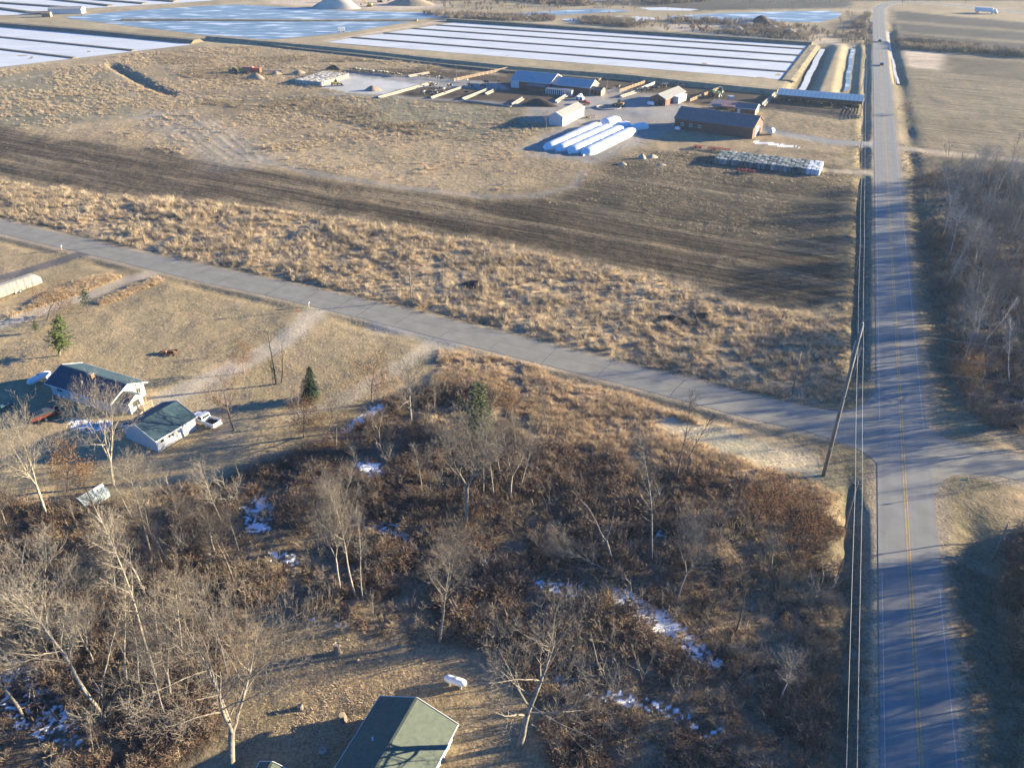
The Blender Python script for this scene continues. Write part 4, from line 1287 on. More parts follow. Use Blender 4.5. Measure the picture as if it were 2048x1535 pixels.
crowd(WP([(40, 1080), (250, 1020), (470, 985), (640, 930), (860, 900), (1040, 900), (1330, 980), (1560, 1060), (1640, 1130), (1640, 1500), (1150, 1480), (1050, 1330), (880, 1260), (700, 1240), (500, 1200), (440, 1400), (200, 1520), (0, 1520)]),
      110, 3.4, ['sap', 'sap2', 'sap', 'bush', 'bush', 'wood3', 'sap2'], 'thin leafless sapling', G2, (2.4, 6.0), [GREY, TAN, BROWN, GREY], 14, 'sapling', MW3)
crowd(WP([(0, 1060), (470, 1010), (500, 1180), (450, 1380), (230, 1500), (0, 1500)]), 30, 4.0, ['wood', 'slim2', 'wood3', 'fan'], 'crowded bare young tree', 'bare trees of the lower left wood', (8, 13), [TAN, PALE, GREY, BROWN], 19, 'bare_tree', MW4)
# ------------------------------------------------------------------ ground cover nobody could count: grass, weeds, brush
def tuft_mesh(name, seed, n, h, w, lean, m, seg=2, rad=.25):
    rs = random.Random(seed)
    vs, fs = [], []
    for _ in range(n):
        a = rs.uniform(0, 6.283)
        rr = rad * math.sqrt(rs.random())
        b = Vector((math.cos(a) * rr, math.sin(a) * rr, -.05))
        a2 = a + rs.gauss(0, .8)
        dv = Vector((math.cos(a2), math.sin(a2), 0))
        sd = Vector((-dv.y, dv.x, 0))
        hh = h * rs.uniform(.55, 1.1)
        ln = lean * rs.uniform(.2, 1.3)
        o = len(vs)
        for k in range(seg + 1):
            t = k / seg
            p = b + dv * (ln * t * t * hh) + Vector((0, 0, hh * t * (1 - .18 * ln * t)))
            ww = w * (1 - .8 * t)
            vs += [p - sd * ww, p + sd * ww]
        for k in range(seg):
            fs.append((o + 2 * k, o + 2 * k + 1, o + 2 * k + 3, o + 2 * k + 2))
    me = bpy.data.meshes.new(name)
    me.from_pydata([tuple(v) for v in vs], [], fs)
    me.materials.append(m)
    me.update()
    return bpy.data.objects.new(name, me)

def twig_mesh(name, seed, n, h, m, mleaf=None, nl=0, spread=.6, w=.022, sub=5):
    """a low shrub: thin arching stems with side twigs and a few clinging leaves"""
    rs = random.Random(seed)
    vs, fs, mi = [], [], []
    def strip(p, q, w0, w1):
        d = (q - p).normalized()
        a = d.cross(Vector((rs.uniform(-1, 1), rs.uniform(-1, 1), rs.uniform(-1, 1)))).normalized()
        o = len(vs)
        vs.extend([p - a * w0, p + a * w0, q + a * w1, q - a * w1])
        fs.append((o, o + 1, o + 2, o + 3))
        mi.append(0)
    for _ in range(n):
        a = rs.uniform(0, 6.283)
        d = Vector((math.cos(a) * spread * rs.random(), math.sin(a) * spread * rs.random(), 1)).normalized()
        p = Vector((rs.gauss(0, .18), rs.gauss(0, .18), -.05))
        L = h * rs.uniform(.5, 1.1)
        for k in range(3):
            d = (d + Vector((rs.gauss(0, .16), rs.gauss(0, .16), rs.gauss(0, .08)))).normalized()
            q = p + d * L / 3
            strip(p, q, w * (1 - k * .22), w * (1 - (k + 1) * .22))
            if k:
                for _ in range(sub):
                    e = (d + Vector((rs.gauss(0, .6), rs.gauss(0, .6), rs.gauss(0, .4)))).normalized()
                    b = p.lerp(q, rs.random())
                    t = b + e * L * rs.uniform(.12, .34)
                    strip(b, t, w * .55, w * .3)
                    if nl and rs.random() < nl:
                        for _ in range(2):
                            c = t + Vector((rs.gauss(0, .06), rs.gauss(0, .06), rs.gauss(0, .06)))
                            u = Vector((rs.gauss(0, 1), rs.gauss(0, 1), rs.gauss(0, 1))).normalized() * rs.uniform(.02, .05)
                            v = u.cross(Vector((rs.gauss(0, 1), rs.gauss(0, 1), rs.gauss(0, 1))))
                            v = v.normalized() * u.length * .7 if v.length > 1e-4 else Vector((.05, 0, 0))
                            o = len(vs)
                            vs.extend([c - u, c + v, c + u, c - v])
                            fs.append((o, o + 1, o + 2, o + 3))
                            mi.append(1)
            p = q
    me = bpy.data.meshes.new(name)
    me.from_pydata([tuple(v) for v in vs], [], fs)
    me.materials.append(m)
    me.materials.append(mleaf or m)
    me.polygons.foreach_set('material_index', mi)
    me.update()
    return bpy.data.objects.new(name, me)

M_straw = ramp_mat('straw', [(.44, .345, .22), (.56, .44, .30), (.38, .285, .18), (.60, .49, .35), (.48, .37, .245)], .9, .25)
M_weed = ramp_mat('weeds', [(.24, .19, .125), (.36, .285, .19), (.19, .15, .105), (.42, .33, .22)], .9, .15)
M_prairie = ramp_mat('bluestem', [(.50, .37, .23), (.58, .45, .30), (.42, .29, .175), (.60, .48, .34)], .9, .25)
M_twig = ramp_mat('brush_twigs', [(.16, .128, .104), (.23, .188, .15), (.13, .092, .07), (.20, .13, .092), (.28, .232, .18)], .9)
M_rust = ramp_mat('brush_leaves', [(.22, .12, .07), (.16, .09, .06), (.28, .175, .10), (.19, .10, .065)], .85, .2)
M_redtw = ramp_mat('red_stems', [(.20, .15, .115), (.16, .115, .09), (.27, .20, .15)], .9)

KINDSETS = {}
def kindset(key, objs):
    c = bpy.data.collections.new('plants_' + key)
    for o in objs:
        c.objects.link(o)
    KINDSETS[key] = c
kindset('straw', [tuft_mesh('straw_tuft', i, 44, 1.0, .022, .75, M_straw, 2, .34) for i in range(4)])
kindset('weed', [tuft_mesh('weed_tuft', 20 + i, 30, .8, .022, .7, M_weed, 2, .4) for i in range(3)] + [twig_mesh('weed_stems', 5, 12, .9, M_weed, None, 0, .7, .014, 3)])
kindset('prairie', [tuft_mesh('bluestem_tuft', 40 + i, 46, .85, .016, .45, M_prairie, 2, .34) for i in range(4)])
kindset('brush', [twig_mesh('brush', 1, 13, 1.4, M_twig, M_rust, .12), twig_mesh('brush', 2, 12, 1.2, M_redtw, M_rust, .4, .8), twig_mesh('brush', 3, 14, 1.7, M_twig, M_rust, 0, .5),
                  twig_mesh('brush', 4, 13, 1.0, M_redtw, M_rust, .55, .9), twig_mesh('brush', 6, 10, 1.1, M_weed, M_rust, .2, .9), tuft_mesh('brush_grass', 61, 34, .7, .016, .8, M_weed, 2, .4), tuft_mesh('brush_grass', 62, 30, .8, .016, .7, M_straw, 2, .4)])
kindset('farscrub', [twig_mesh('scrub', 8, 16, 2.6, M_twig, M_rust, .05, .7, .05, 5), twig_mesh('scrub', 9, 14, 2.2, M_weed, M_rust, 0, .8, .05, 5)])
kindset('stubble', [tuft_mesh('stubble_tuft', 80 + i, 9, .28, .02, .9, M_straw, 1, .3) for i in range(2)])
kindset('clod', [tuft_mesh('lawn_tuft', 90, 16, .13, .014, 1.0, M_weed, 1, .22)] + [tuft_mesh('lawn_tuft', 93, 14, .16, .014, 1.0, M_straw, 1, .22)])

_geo = {}
def scatter_group(key):
    if key in _geo:
        return _geo[key]
    g = bpy.data.node_groups.new('scatter_' + key, 'GeometryNodeTree')
    g.interface.new_socket('Geometry', in_out='INPUT', socket_type='NodeSocketGeometry')
    g.interface.new_socket('Geometry', in_out='OUTPUT', socket_type='NodeSocketGeometry')
    N, L = g.nodes, g.links
    gi, go = N.new('NodeGroupInput'), N.new('NodeGroupOutput')
    ci = N.new('GeometryNodeCollectionInfo')
    ci.inputs['Collection'].default_value = KINDSETS[key]
    ci.inputs['Separate Children'].default_value = True
    ci.inputs['Reset Children'].default_value = True
    ip = N.new('GeometryNodeInstanceOnPoints')
    ip.inputs['Pick Instance'].default_value = True
    def attr(name, typ):
        n = N.new('GeometryNodeInputNamedAttribute')
        n.data_type = typ
        n.inputs[0].default_value = name
        return n.outputs[0]
    L.new(gi.outputs[0], ip.inputs['Points'])
    L.new(ci.outputs[0], ip.inputs['Instance'])
    L.new(attr('pick', 'INT'), ip.inputs['Instance Index'])
    L.new(attr('turn', 'FLOAT_VECTOR'), ip.inputs['Rotation'])
    L.new(attr('size', 'FLOAT_VECTOR'), ip.inputs['Scale'])
    L.new(ip.outputs[0], go.inputs[0])
    _geo[key] = g
    return g

def scatter(name, key, poly, n, size, sq=(1, 1), keep=None, exclude=(), label=None, tilt=.12, edge=1.0, lay=.5):
    """n plants at random inside a world polygon, thinned by keep(x, y) in 0..1"""
    P = np.array(poly)
    x = rng.uniform(P[:, 0].min(), P[:, 0].max(), n * 3)
    y = rng.uniform(P[:, 1].min(), P[:, 1].max(), n * 3)
    m = pip(x, y, poly)
    x, y = x[m], y[m]
    sd = sdpoly(x, y, poly) + (fbm(x * .25, y * .25, 66) - .5) * 5 * edge
    m = rng.random(len(x)) < sstep(-1.0, 1.6 * edge, sd)
    x, y = x[m], y[m]
    if keep is not None:
        m = rng.random(len(x)) < keep(x, y)
        x, y = x[m], y[m]
    s, d = road_sd(x, y)
    m = ~((np.abs(d) < 4.6) & (s < 620)) & ~pip(x, y, side_poly) & ~pip(x, y, east_poly)
    for pts, w in ((drive_farm, 4), (drive_left, 2.4), (drive_dirt, 2.3), (drive_home, 2.4), (loop_trk, 1.8), (east_trk, 3), (cross_trk, 2.6), (side_ctr, 4.0)):
        m &= dline(x, y, pts) > w
    for e in bldg_pads:
        m &= ~pip(x, y, e)
    for e in exclude:
        m &= sdpoly(x, y, e) + (fbm(x * .3, y * .3, 67) - .5) * 5 + rng.normal(0, .7, len(x)) < 0
    x, y = x[m][:n], y[m][:n]
    k = len(x)
    z = height(x, y)
    me = bpy.data.meshes.new(name)
    me.vertices.add(k)
    me.vertices.foreach_set('co', np.stack([x, y, z], 1).astype(np.float32).ravel())
    nk = len(KINDSETS[key].objects)
    a = me.attributes.new('pick', 'INT', 'POINT')
    a.data.foreach_set('value', np.clip(((fbm(x * .09, y * .09, 97) - .25) * 2.0 * nk + rng.normal(0, .16 * nk, k)), 0, nk - 1).astype(np.int32))
    a = me.attributes.new('turn', 'FLOAT_VECTOR', 'POINT')
    a.data.foreach_set('vector', np.stack([rng.normal(0, tilt, k) + (fbm(x * .06, y * .06, 98) - .5) * lay, rng.normal(0, tilt, k) + (fbm(x * .06, y * .06, 99) - .5) * lay, rng.uniform(0, 6.283, k)], 1).astype(np.float32).ravel())
    sc = rng.uniform(size[0], size[1], k)
    sc = sc * (.6 + .85 * fbm(x * .045, y * .045, 90))
    wq = rng.uniform(sq[0], sq[1], k)
    a = me.attributes.new('size', 'FLOAT_VECTOR', 'POINT')
    a.data.foreach_set('vector', np.stack([sc * wq, sc * wq, sc], 1).astype(np.float32).ravel())
    me.update()
    o = link(name, me)
    mod = o.modifiers.new('plants', 'NODES')
    mod.node_group = scatter_group(key)
    tag(o, label, None, None, 'stuff')
    return o

def clump(f, seed, lo=.35, hi=.65, floor=.08):
    return lambda x, y: floor + (1 - floor) * sstep(lo, hi, fbm(x * f, y * f, seed))
def nosnow(x, y):
    k = np.ones(x.shape)
    for p, t in SNOW:
        k = np.where(pip(x, y, p), .25, k)
    return k
scatter('meadow_grass', 'straw', meadow_poly, 26000, (.45, 1.3), (1.0, 1.8), lambda x, y: clump(.22, 71, .35, .6, .25)(x, y) * clump(.05, 70, .3, .55, .3)(x, y), lay=1.8, label='tall dry straw grass between the ploughed field and the side road')
scatter('meadow_weeds', 'weed', meadow_poly, 7000, (.6, 1.3), (1, 1.5), clump(.10, 72, .5, .65, .02), label='dark weeds among the straw grass')
scatter('field_weeds', 'straw', WP([(-300, 140), (0, 140), (380, 95), (480, 92), (800, 118), (900, 132), (700, 142), (590, 165), (690, 190), (880, 208), (1040, 222), (1090, 255), (1030, 300), (1090, 385), (860, 378), (640, 344), (430, 320), (100, 270), (-300, 215)]),
        15000, (.3, .9), (1.3, 2.4), clump(.05, 73, .45, .66, .05), label='tufts of dry grass across the rough farm field')
scatter('field_brush', 'weed', WP([(300, 110), (480, 92), (1040, 152), (700, 142), (590, 165), (690, 190), (880, 208), (1040, 222), (1090, 255), (1010, 290), (820, 270), (640, 235), (420, 210)]),
        12000, (.5, 1.3), (1.3, 2.2), clump(.045, 74, .48, .62, .03), label='olive weeds in the low ground of the farm field')
scatter('prairie_grass', 'prairie', prairie_poly, 10000, (.5, 1.15), (1, 1.5), clump(.2, 75, .38, .6, .12), [WP([(1310, 830), (1400, 838), (1500, 868), (1660, 922), (1690, 960), (1690, 1000), (1600, 955), (1450, 915), (1350, 875)])], edge=1.8, label='orange brown prairie grass below the side road')
scatter('undergrowth', 'brush', brush_poly, 20000, (.4, 1.35), (1, 1.6), lambda x, y: clump(.16, 76, .40, .62, .12)(x, y) * nosnow(x, y), edge=1.5, label='dense leafless brush and brambles of the wood floor')
scatter('undergrowth', 'brush', WP([(1000, 870), (1320, 930), (1600, 1000), (1690, 985), (1690, 1080), (1300, 1000), (1000, 960)]), 1800, (.4, 1.0), (1, 1.5), clump(.25, 77), label='thin brush where the prairie grass meets the wood')
scatter('undergrowth', 'brush', woods_poly, 6000, (.7, 1.6), (1, 1.6), None, label='brush on the floor of the woods beside the main road')
scatter('undergrowth', 'brush', swoods_poly, 5000, (.7, 1.5), (1, 1.6), None, label='brush under the trees at the lower right edge')
scatter('verge_grass', 'weed', [tuple(MR0 + MRD * s + MRN * d) for s, d in ((-20, -5), (-20, -13), (26, -13), (26, -5))] , 1500, (.3, .7), (1, 1.5), None, label='short rough grass in the left road ditch')
scatter('verge_grass', 'weed', [tuple(MR0 + MRD * s + MRN * d) for s, d in ((-20, 4.6), (-20, 16), (34, 16), (34, 4.6))], 3000, (.25, .6), (1, 1.5), None, label='short rough grass on the right verge below the junction')
scatter('verge_grass', 'weed', [tuple(MR0 + MRD * s + MRN * d) for s, d in ((72, 4.8), (72, 15), (260, 15), (260, 4.8))], 4000, (.25, .6), (1, 1.6), None, label='short rough grass on the verge beside the woods')
scatter('verge_grass', 'weed', [tuple(MR0 + MRD * s + MRN * d) for s, d in ((72, -4.8), (72, -11), (280, -11), (280, -4.8))], 4000, (.3, .75), (1, 1.6), None, label='ditch grass left of the main road beyond the junction')
scatter('drive_grass', 'prairie', WP([(0, 645), (95, 590), (170, 560), (215, 548), (250, 556), (180, 585), (95, 610), (0, 640)]), 2000, (.6, 1.2), (1, 1.5), None, label='tall tawny grass on the upper side of the dirt drive')
scatter('drive_grass', 'prairie', WP([(190, 605), (260, 575), (320, 552), (335, 562), (260, 590), (200, 612)]), 900, (.5, 1.0), (1, 1.5), None, label='tall tawny grass on the lower side of the dirt drive')
scatter('ditch_grass', 'weed', WP([(-200, 400), (0, 446), (280, 511), (444, 545), (700, 600), (932, 654), (1099, 697), (1376, 768), (1620, 808), (1640, 790), (1376, 745), (1099, 676), (932, 630), (700, 580), (444, 524), (280, 490), (0, 424), (-200, 385)]), 4500, (.4, .9), (1, 1.6), clump(.15, 79, .35, .6, .2), label='weeds in the ditch along the upper edge of the side road')
scatter('lawn_grass', 'clod', lawn_poly, 11000, (.6, 1.4), (1, 1.8), clump(.12, 80, .3, .7, .2), [poly for poly in bldg_pads[:2]], label='short dormant lawn grass around the blue roofed house')
scatter('lawn_grass', 'clod', yard_poly, 6000, (.6, 1.4), (1, 1.8), clump(.2, 81, .3, .7, .2), label='short dormant lawn grass of the lower yard')
scatter('stubble', 'stubble', stub_poly, 8000, (.7, 1.4), (1, 1.8), clump(.08, 82, .35, .65, .15), label='pale stubble on the brown harvested field')
scatter('stubble', 'stubble', dark_poly, 3000, (.4, .8), (1, 1.8), clump(.09, 83, .5, .7, .04), label='sparse stubble on the dark ploughed field')
scatter('far_scrub', 'farscrub', WP([(1400, 40), (1560, 48), (1690, 60), (1740, 24), (1744, 88), (1620, 84), (1400, 66), (1150, 48), (1120, 36)]), 2600, (.6, 1.5), (1, 1.4), clump(.03, 84, .4, .62, .1), label='grey scrub between the beds and the far pond')
scatter('far_scrub', 'farscrub', WP([(840, 26), (1000, 30), (1110, 33), (1110, 44), (900, 40)]), 500, (.6, 1.3), (1, 1.4), None, label='scrub on the spit between the reservoirs')
scatter('far_scrub', 'farscrub', WP([(820, 0), (1300, -8), (1500, -4), (1240, 17), (1000, 22), (860, 20)]), 2500, (.7, 1.7), (1, 1.4), clump(.02, 85, .45, .6, .05), label='scrub along the far shore of the reservoir')
scatter('far_scrub', 'farscrub', WP([(1790, 82), (1850, 84), (2048, 105), (2300, 125), (2300, 135), (2048, 116), (1800, 98)]), 1600, (.6, 1.5), (1, 1.4), clump(.03, 86, .35, .55, .2), label='hedge scrub across the field right of the far road')
scatter('far_scrub', 'farscrub', WP([(-600, -60), (300, -30), (1500, -30), (2600, -40), (2600, -10), (1900, -8), (1500, -10), (600, -8), (-600, -30)]), 7000, (1.0, 2.6), (1, 1.5), clump(.012, 87, .45, .6, .02), label='far off woods and hedges towards the horizon')
# ------------------------------------------------------------------ buildings
M_roofblue = mat('slate_shingle', (.038, .072, .092), .9, .22, 1.6, bump=.012, bscale=9)
M_roofgreen = mat('olive_shingle', (.10, .118, .092), .92, .18, 1.8, bump=.012, bscale=9)
M_roofbrown = mat('brown_metal_roof', (.19, .145, .14), .6, .15, .6, spec=.4)
M_roofsky = mat('galvanised_blue_roof', (.34, .38, .385), .45, .12, .5, spec=.5)
M_roofgrey = mat('weathered_tin', (.27, .26, .24), .6, .18, .7, spec=.4)
M_roofred = mat('faded_red_roof', (.30, .17, .15), .7, .2, .7)
M_white = mat('white_siding', (.54, .54, .53), .6, .08, 1.5)
M_trim = mat('white_trim', (.62, .62, .61), .5, .05, 2)
M_whiteshade = mat('shaded_white_siding', (.44, .46, .48), .6, .08, 1.2)  # white siding again, with the shade of the unlit walls mixed into its colour
M_brown = mat('brown_siding', (.135, .065, .05), .7, .18, .8)
M_wood = mat('raw_lumber', (.42, .31, .20), .85, .25, 2.5)
M_oldwood = mat('weathered_wood', (.20, .16, .125), .9, .3, 2)
M_conc = mat('old_concrete', (.28, .25, .215), .9, .18, .8)
M_dark = mat('painted_interior_shade', (.03, .028, .026), .9, .2, 1)  # near black painted on panels for the shade inside openings
M_brick = mat('chimney_brick', (.27, .13, .09), .9, .25, 6)
M_metal = mat('galvanised_steel', (.42, .43, .44), .45, .12, 2, metal=.3)
M_steel = mat('dark_steel', (.06, .06, .062), .5, .2, 2, metal=.4)
M_rubber = mat('tyre_rubber', (.022, .022, .023), .85, .2, 4)
M_tank = mat('tank_white', (.72, .72, .72), .4, .06, 2, spec=.45)
M_plastic = mat('silage_plastic', (.70, .70, .70), .4, .05, .6, spec=.5, bump=.05, bscale=1.2)
M_tarp = mat('grey_tarp', (.22, .212, .195), .6, .1, 1.0, bump=.06, bscale=1.5)
M_tarpb = mat('silver_blue_tarp', (.22, .27, .31), .5, .15, 1.2, bump=.05, bscale=2)
M_obj = objcol_mat('painted_metal', .5, .14, 1.5)
M_earth = mat('piled_earth', (.30, .235, .16), .95, .3, .7, bump=.12, bscale=1.6)
M_dung = mat('dark_manure', (.06, .045, .035), .95, .3, .7, bump=.12, bscale=1.6)
M_rock = mat('field_stone', (.36, .30, .235), .9, .25, .9, bump=.1, bscale=2)
def glass():
    m, t, b = new_mat('window_glass')
    b.inputs['Base Color'].default_value = (.025, .032, .04, 1)
    b.inputs['Roughness'].default_value = .06
    b.inputs['Specular IOR Level'].default_value = .7
    return m
M_glass = glass()

def slab(mb, q, th, mi=0):
    """a flat quad given thickness downwards"""
    lo = [(x, y, z - th) for x, y, z in q]
    return mb.add(list(q) + lo, [(0, 1, 2, 3), (7, 6, 5, 4), (0, 4, 5, 1), (1, 5, 6, 2), (2, 6, 7, 3), (3, 7, 4, 0)], mi)

def gable(root, x0, y0, L, D, wh, rr, mw, mr, oh=.45, eo=.45, trim=None, th=.14, mwl=None, mwr=None, front=True, ribs=0):
    """walls and a two slope roof, ridge along x; front is the y0 side"""
    x1, y1, ym, zr = x0 + L, y0 + D, y0 + D / 2, wh + rr
    t = .15
    if front:
        MB().box(x0 + t, x1 - t, y0, y0 + t, -.1, wh).build('wall', mw, root)
    MB().box(x0 + t, x1 - t, y1 - t, y1, -.1, wh).build('wall', mw, root)
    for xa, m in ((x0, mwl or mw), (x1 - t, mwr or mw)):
        pr = [(y0, -.1), (y1, -.1), (y1, wh), (ym, zr - .02), (y0, wh)]
        vs = [(xa, a, b) for a, b in pr] + [(xa + t, a, b) for a, b in pr]
        MB().add(vs, [(4, 3, 2, 1, 0), (5, 6, 7, 8, 9)] + [(i, (i + 1) % 5, (i + 1) % 5 + 5, i + 5) for i in range(5)]).build('wall', m, root)
    k = rr / (D / 2)
    za = wh - eo * k + .13
    out = []
    for s in (0, 1):
        ye = y0 - eo if s == 0 else y1 + eo
        q = [(x0 - oh, ye, za), (x1 + oh, ye, za), (x1 + oh, ym, zr + .13), (x0 - oh, ym, zr + .13)]
        if s:
            q = [q[1], q[0], q[3], q[2]]
        mb = MB()
        slab(mb, q, th)
        rf = mb.build('roof', mr, root)
        out.append(rf)
        if ribs:
            for i in range(1, ribs):
                f = i / ribs
                a = Vector(q[0]).lerp(Vector(q[1]), f) + Vector((0, 0, .012))
                b = Vector(q[3]).lerp(Vector(q[2]), f) + Vector((0, 0, .012))
                MB().beam(a, b, .07, .05).build('roof_rib', mr, rf)
    if trim:
        for xa in (x0 - oh - .025, x1 + oh + .025):
            for ye in (y0 - eo, y1 + eo):
                MB().beam((xa, ye, za - .05), (xa, ym, zr + .08), .05, .24).build('trim', trim, root)
        for ye in (y0 - eo - .03, y1 + eo + .03):
            MB().beam((x0 - oh, ye, za - .08), (x1 + oh, ye, za - .08), .06, .18).build('gutter', trim, root)
    MB().beam((x0 - oh, ym, zr + .15), (x1 + oh, ym, zr + .15), .3, .06).build('ridge_cap', mr, root)
    return out

def opening(root, name, face, s, z, w, h, x0, y0, L, D, mfr, mpane, bars=1, pane='pane', fr=.09):
    """a framed window or door; s runs along the wall"""
    if face == 'front':
        o, u, n = Vector((x0 + s, y0, z)), Vector((1, 0, 0)), Vector((0, -1, 0))
    elif face == 'back':
        o, u, n = Vector((x0 + L - s, y0 + D, z)), Vector((-1, 0, 0)), Vector((0, 1, 0))
    elif face == 'left':
        o, u, n = Vector((x0, y0 + D - s, z)), Vector((0, -1, 0)), Vector((-1, 0, 0))
    else:
        o, u, n = Vector((x0 + L, y0 + s, z)), Vector((0, 1, 0)), Vector((1, 0, 0))
    o = o + n * .03
    up = Vector((0, 0, 1))
    mb = MB()
    mb.beam(o, o + u * w, .08, fr); mb.beam(o + up * h, o + u * w + up * h, .08, fr)
    mb.beam(o, o + up * h, fr, .08); mb.beam(o + u * w, o + u * w + up * h, fr, .08)
    for i in range(1, bars + 1):
        c = o + u * (w * i / (bars + 1))
        mb.beam(c, c + up * h, .05, .06)
    f = mb.build(name, mfr, root)
    a = o - n * .012
    MB().add([a, a + u * w, a + u * w + up * h, a + up * h], [(0, 1, 2, 3)]).build(pane, mpane, f)
    return f

# --- ranch house with the blue grey roof
HX, HY, HA = -82.2, 119.41, R(-24.9)
house = thing('house', 'white ranch house with dark blue grey roof, brick chimney and small porch wing', 'house', (HX, HY, 0), HA)
hx, hy, hL, hD = .6, .5, 14.9, 7.0
gable(house, hx, hy, hL, hD, 2.55, 1.5, M_whiteshade, M_roofblue, .6, .5, M_trim, mwr=M_white)
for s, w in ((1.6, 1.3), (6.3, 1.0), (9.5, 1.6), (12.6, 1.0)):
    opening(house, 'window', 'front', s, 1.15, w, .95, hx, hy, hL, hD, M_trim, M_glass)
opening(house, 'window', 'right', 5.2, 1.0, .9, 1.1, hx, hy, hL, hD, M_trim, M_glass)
gable(house, 15.52, 1.65, 2.8, 2.9, 2.2, .8, M_whiteshade, M_roofblue, .25, .3, M_trim, mwr=M_white)
opening(house, 'window', 'right', .8, 1.15, .55, .8, 15.52, 1.65, 2.8, 2.9, M_steel, M_glass, 0)
opening(house, 'window', 'right', 1.5, 1.15, .55, .8, 15.52, 1.65, 2.8, 2.9, M_steel, M_glass, 0)
opening(house, 'window', 'front', 1.2, 1.2, 1.1, .75, 15.52, 1.65, 2.8, 2.9, M_trim, M_glass, 1)
ch = MB().box(8.2, 8.85, 3.0, 3.6, 2.9, 4.75).build('chimney', M_brick, house)
MB().box(8.12, 8.93, 2.92, 3.68, 4.752, 4.86).build('chimney_cap', M_conc, ch)
MB().tube([(7.5, 1.9, 3.0), (7.5, 1.9, 3.75)], .09, 8).build('vent_pipe', M_trim, house)
mb = MB().box(18.38, 19.9, 3.1, 5.0, .42, .52)
deck = mb.build('deck', M_wood, house)
mb = MB()
for x, y in ((18.45, 3.15), (19.82, 3.15), (19.82, 4.92), (18.45, 4.92)):
    mb.beam((x, y, -.05), (x, y, 1.5), .1)
for z in (.9, 1.45):
    mb.beam((18.45, 3.15, z), (19.82, 3.15, z), .07); mb.beam((19.82, 3.15, z), (19.82, 4.92, z), .07)
mb.build('railing', M_wood, deck)
for i in range(3):
    MB().box(18.7, 19.6, 2.75 - i * .28, 3.03 - i * .28, 0, .36 - i * .12).build('step', M_wood, deck)
# --- garage
garage = thing('garage', 'detached white garage with dark hipped looking roof in front of the ranch house', 'garage', (-56.0, 101.9, 0), R(59.5))
gable(garage, .3, .35, 7.6, 7.9, 2.4, 1.6, M_white, M_roofblue, .3, .35, M_trim, mwl=M_whiteshade)
opening(garage, 'window', 'front', 2.2, 1.35, 1.1, .6, .3, .35, 7.6, 7.9, M_trim, M_glass)
opening(garage, 'window', 'front', .7, 1.35, .7, .6, .3, .35, 7.6, 7.9, M_trim, M_glass, 0)
MB().box(4.6, 5.4, .30, .36, 0, 2.0).build('door', M_trim, garage)
b = MB().beam((.2, -.35, .45), (4.6, -.35, .45), .35, .06)
for x in (.5, 2.4, 4.3):
    b.beam((x, -.35, 0), (x, -.35, .42), .08)
bench = b.build('plank_bench', M_oldwood)
bench.location, bench.rotation_euler = (-56.0, 101.9, 0), (0, 0, R(59.5))
tag(bench, 'long plank bench along the sunlit white wall of the garage', 'bench')
# --- lower house with olive roof
lower = thing('house', 'lower yard house seen as a long olive green shingle roof at the bottom edge', 'house', (-14.13, 55.21, 0), R(-111.5))
gable(lower, .5, .5, 16, 8.2, 2.5, 1.75, M_white, M_roofgreen, .5, .5, M_trim)
MB().tube([(5.4, 2.4, 3.1), (5.4, 2.4, 3.9)], .10, 8).build('vent_pipe', M_trim, lower)
MB().tube([(9.2, 2.2, 3.1), (9.2, 2.2, 3.9)], .10, 8).build('vent_pipe', M_trim, lower)
opening(lower, 'window', 'back', 10.2, 1.1, 1.4, 1.0, .5, .5, 16, 8.2, M_trim, M_glass)
opening(lower, 'window', 'back', 13.2, 1.1, 1.0, 1.0, .5, .5, 16, 8.2, M_trim, M_glass)
sq = W(556, 1524, 2.2)
shed = thing('shed', 'small shed with pointed olive roof tip at the bottom edge left of the lower house', 'shed', (sq.x - .6, sq.y - .3, 0), R(-105))
gable(shed, 0, -1.2, 3, 2.6, 1.9, .5, M_white, M_roofgreen, .2, .2, M_trim)

# --- farm buildings
FA = R(-27)
milk = thing('barn', 'long blue grey roofed milking barn in two sections with a white corner', 'barn', (-.47, 390.1, 0), FA)
gable(milk, 0, 0, 20, 15, 3.4, 2.9, M_brown, M_roofsky, .4, .4, M_trim, mwl=M_white, ribs=16)
MB().box(-.02, 4.2, -.06, -.004, 0, 3.35).build('wall', M_white, milk)
gable(milk, 20.6, 1.6, 18.4, 10, 3.0, 2.4, M_brown, M_roofsky, .3, .4, M_trim, mwr=M_wood, ribs=14)
mb = MB(); slab(mb, [(9.5, -3.2, 2.3), (19, -3.2, 2.3), (19, -.1, 3.0), (9.5, -.1, 3.0)], .12); mb.build('lean_to_roof', M_roofbrown, milk)
MB().box(9.7, 18.8, -3.0, -2.85, 0, 2.2).build('wall', M_brown, milk)
can = thing('calf_shelter', 'white slatted calf shelter in front of the blue roofed barn', 'shelter', (16.3, 378.4, 0), FA)
mb = MB(); slab(mb, [(0, -2.6, 2.2), (12.6, -2.6, 2.2), (12.6, 0, 2.6), (0, 0, 2.6)], .1); mb.build('roof', M_roofgrey, can)
for i in range(13):
    MB().box(i * 1.03, i * 1.03 + .45, -2.5, -2.4, 0, 2.05).build('slat', M_trim, can)
MB().box(12.5, 12.62, -2.3, -.1, 0, 2.1).build('wall', M_white, can)
ws = thing('shed', 'small open fronted wooden shed at the right end of the blue roofed barn', 'shed', (34.9, 373.6, 0), FA)
gable(ws, 0, 0, 5.5, 5, 2.4, .8, M_wood, M_oldwood, .3, .3, front=False)
for i in range(4):
    MB().box(.2 + i * 1.7, .4 + i * 1.7, .02, .2, 0, 2.3).build('post', M_wood, ws)
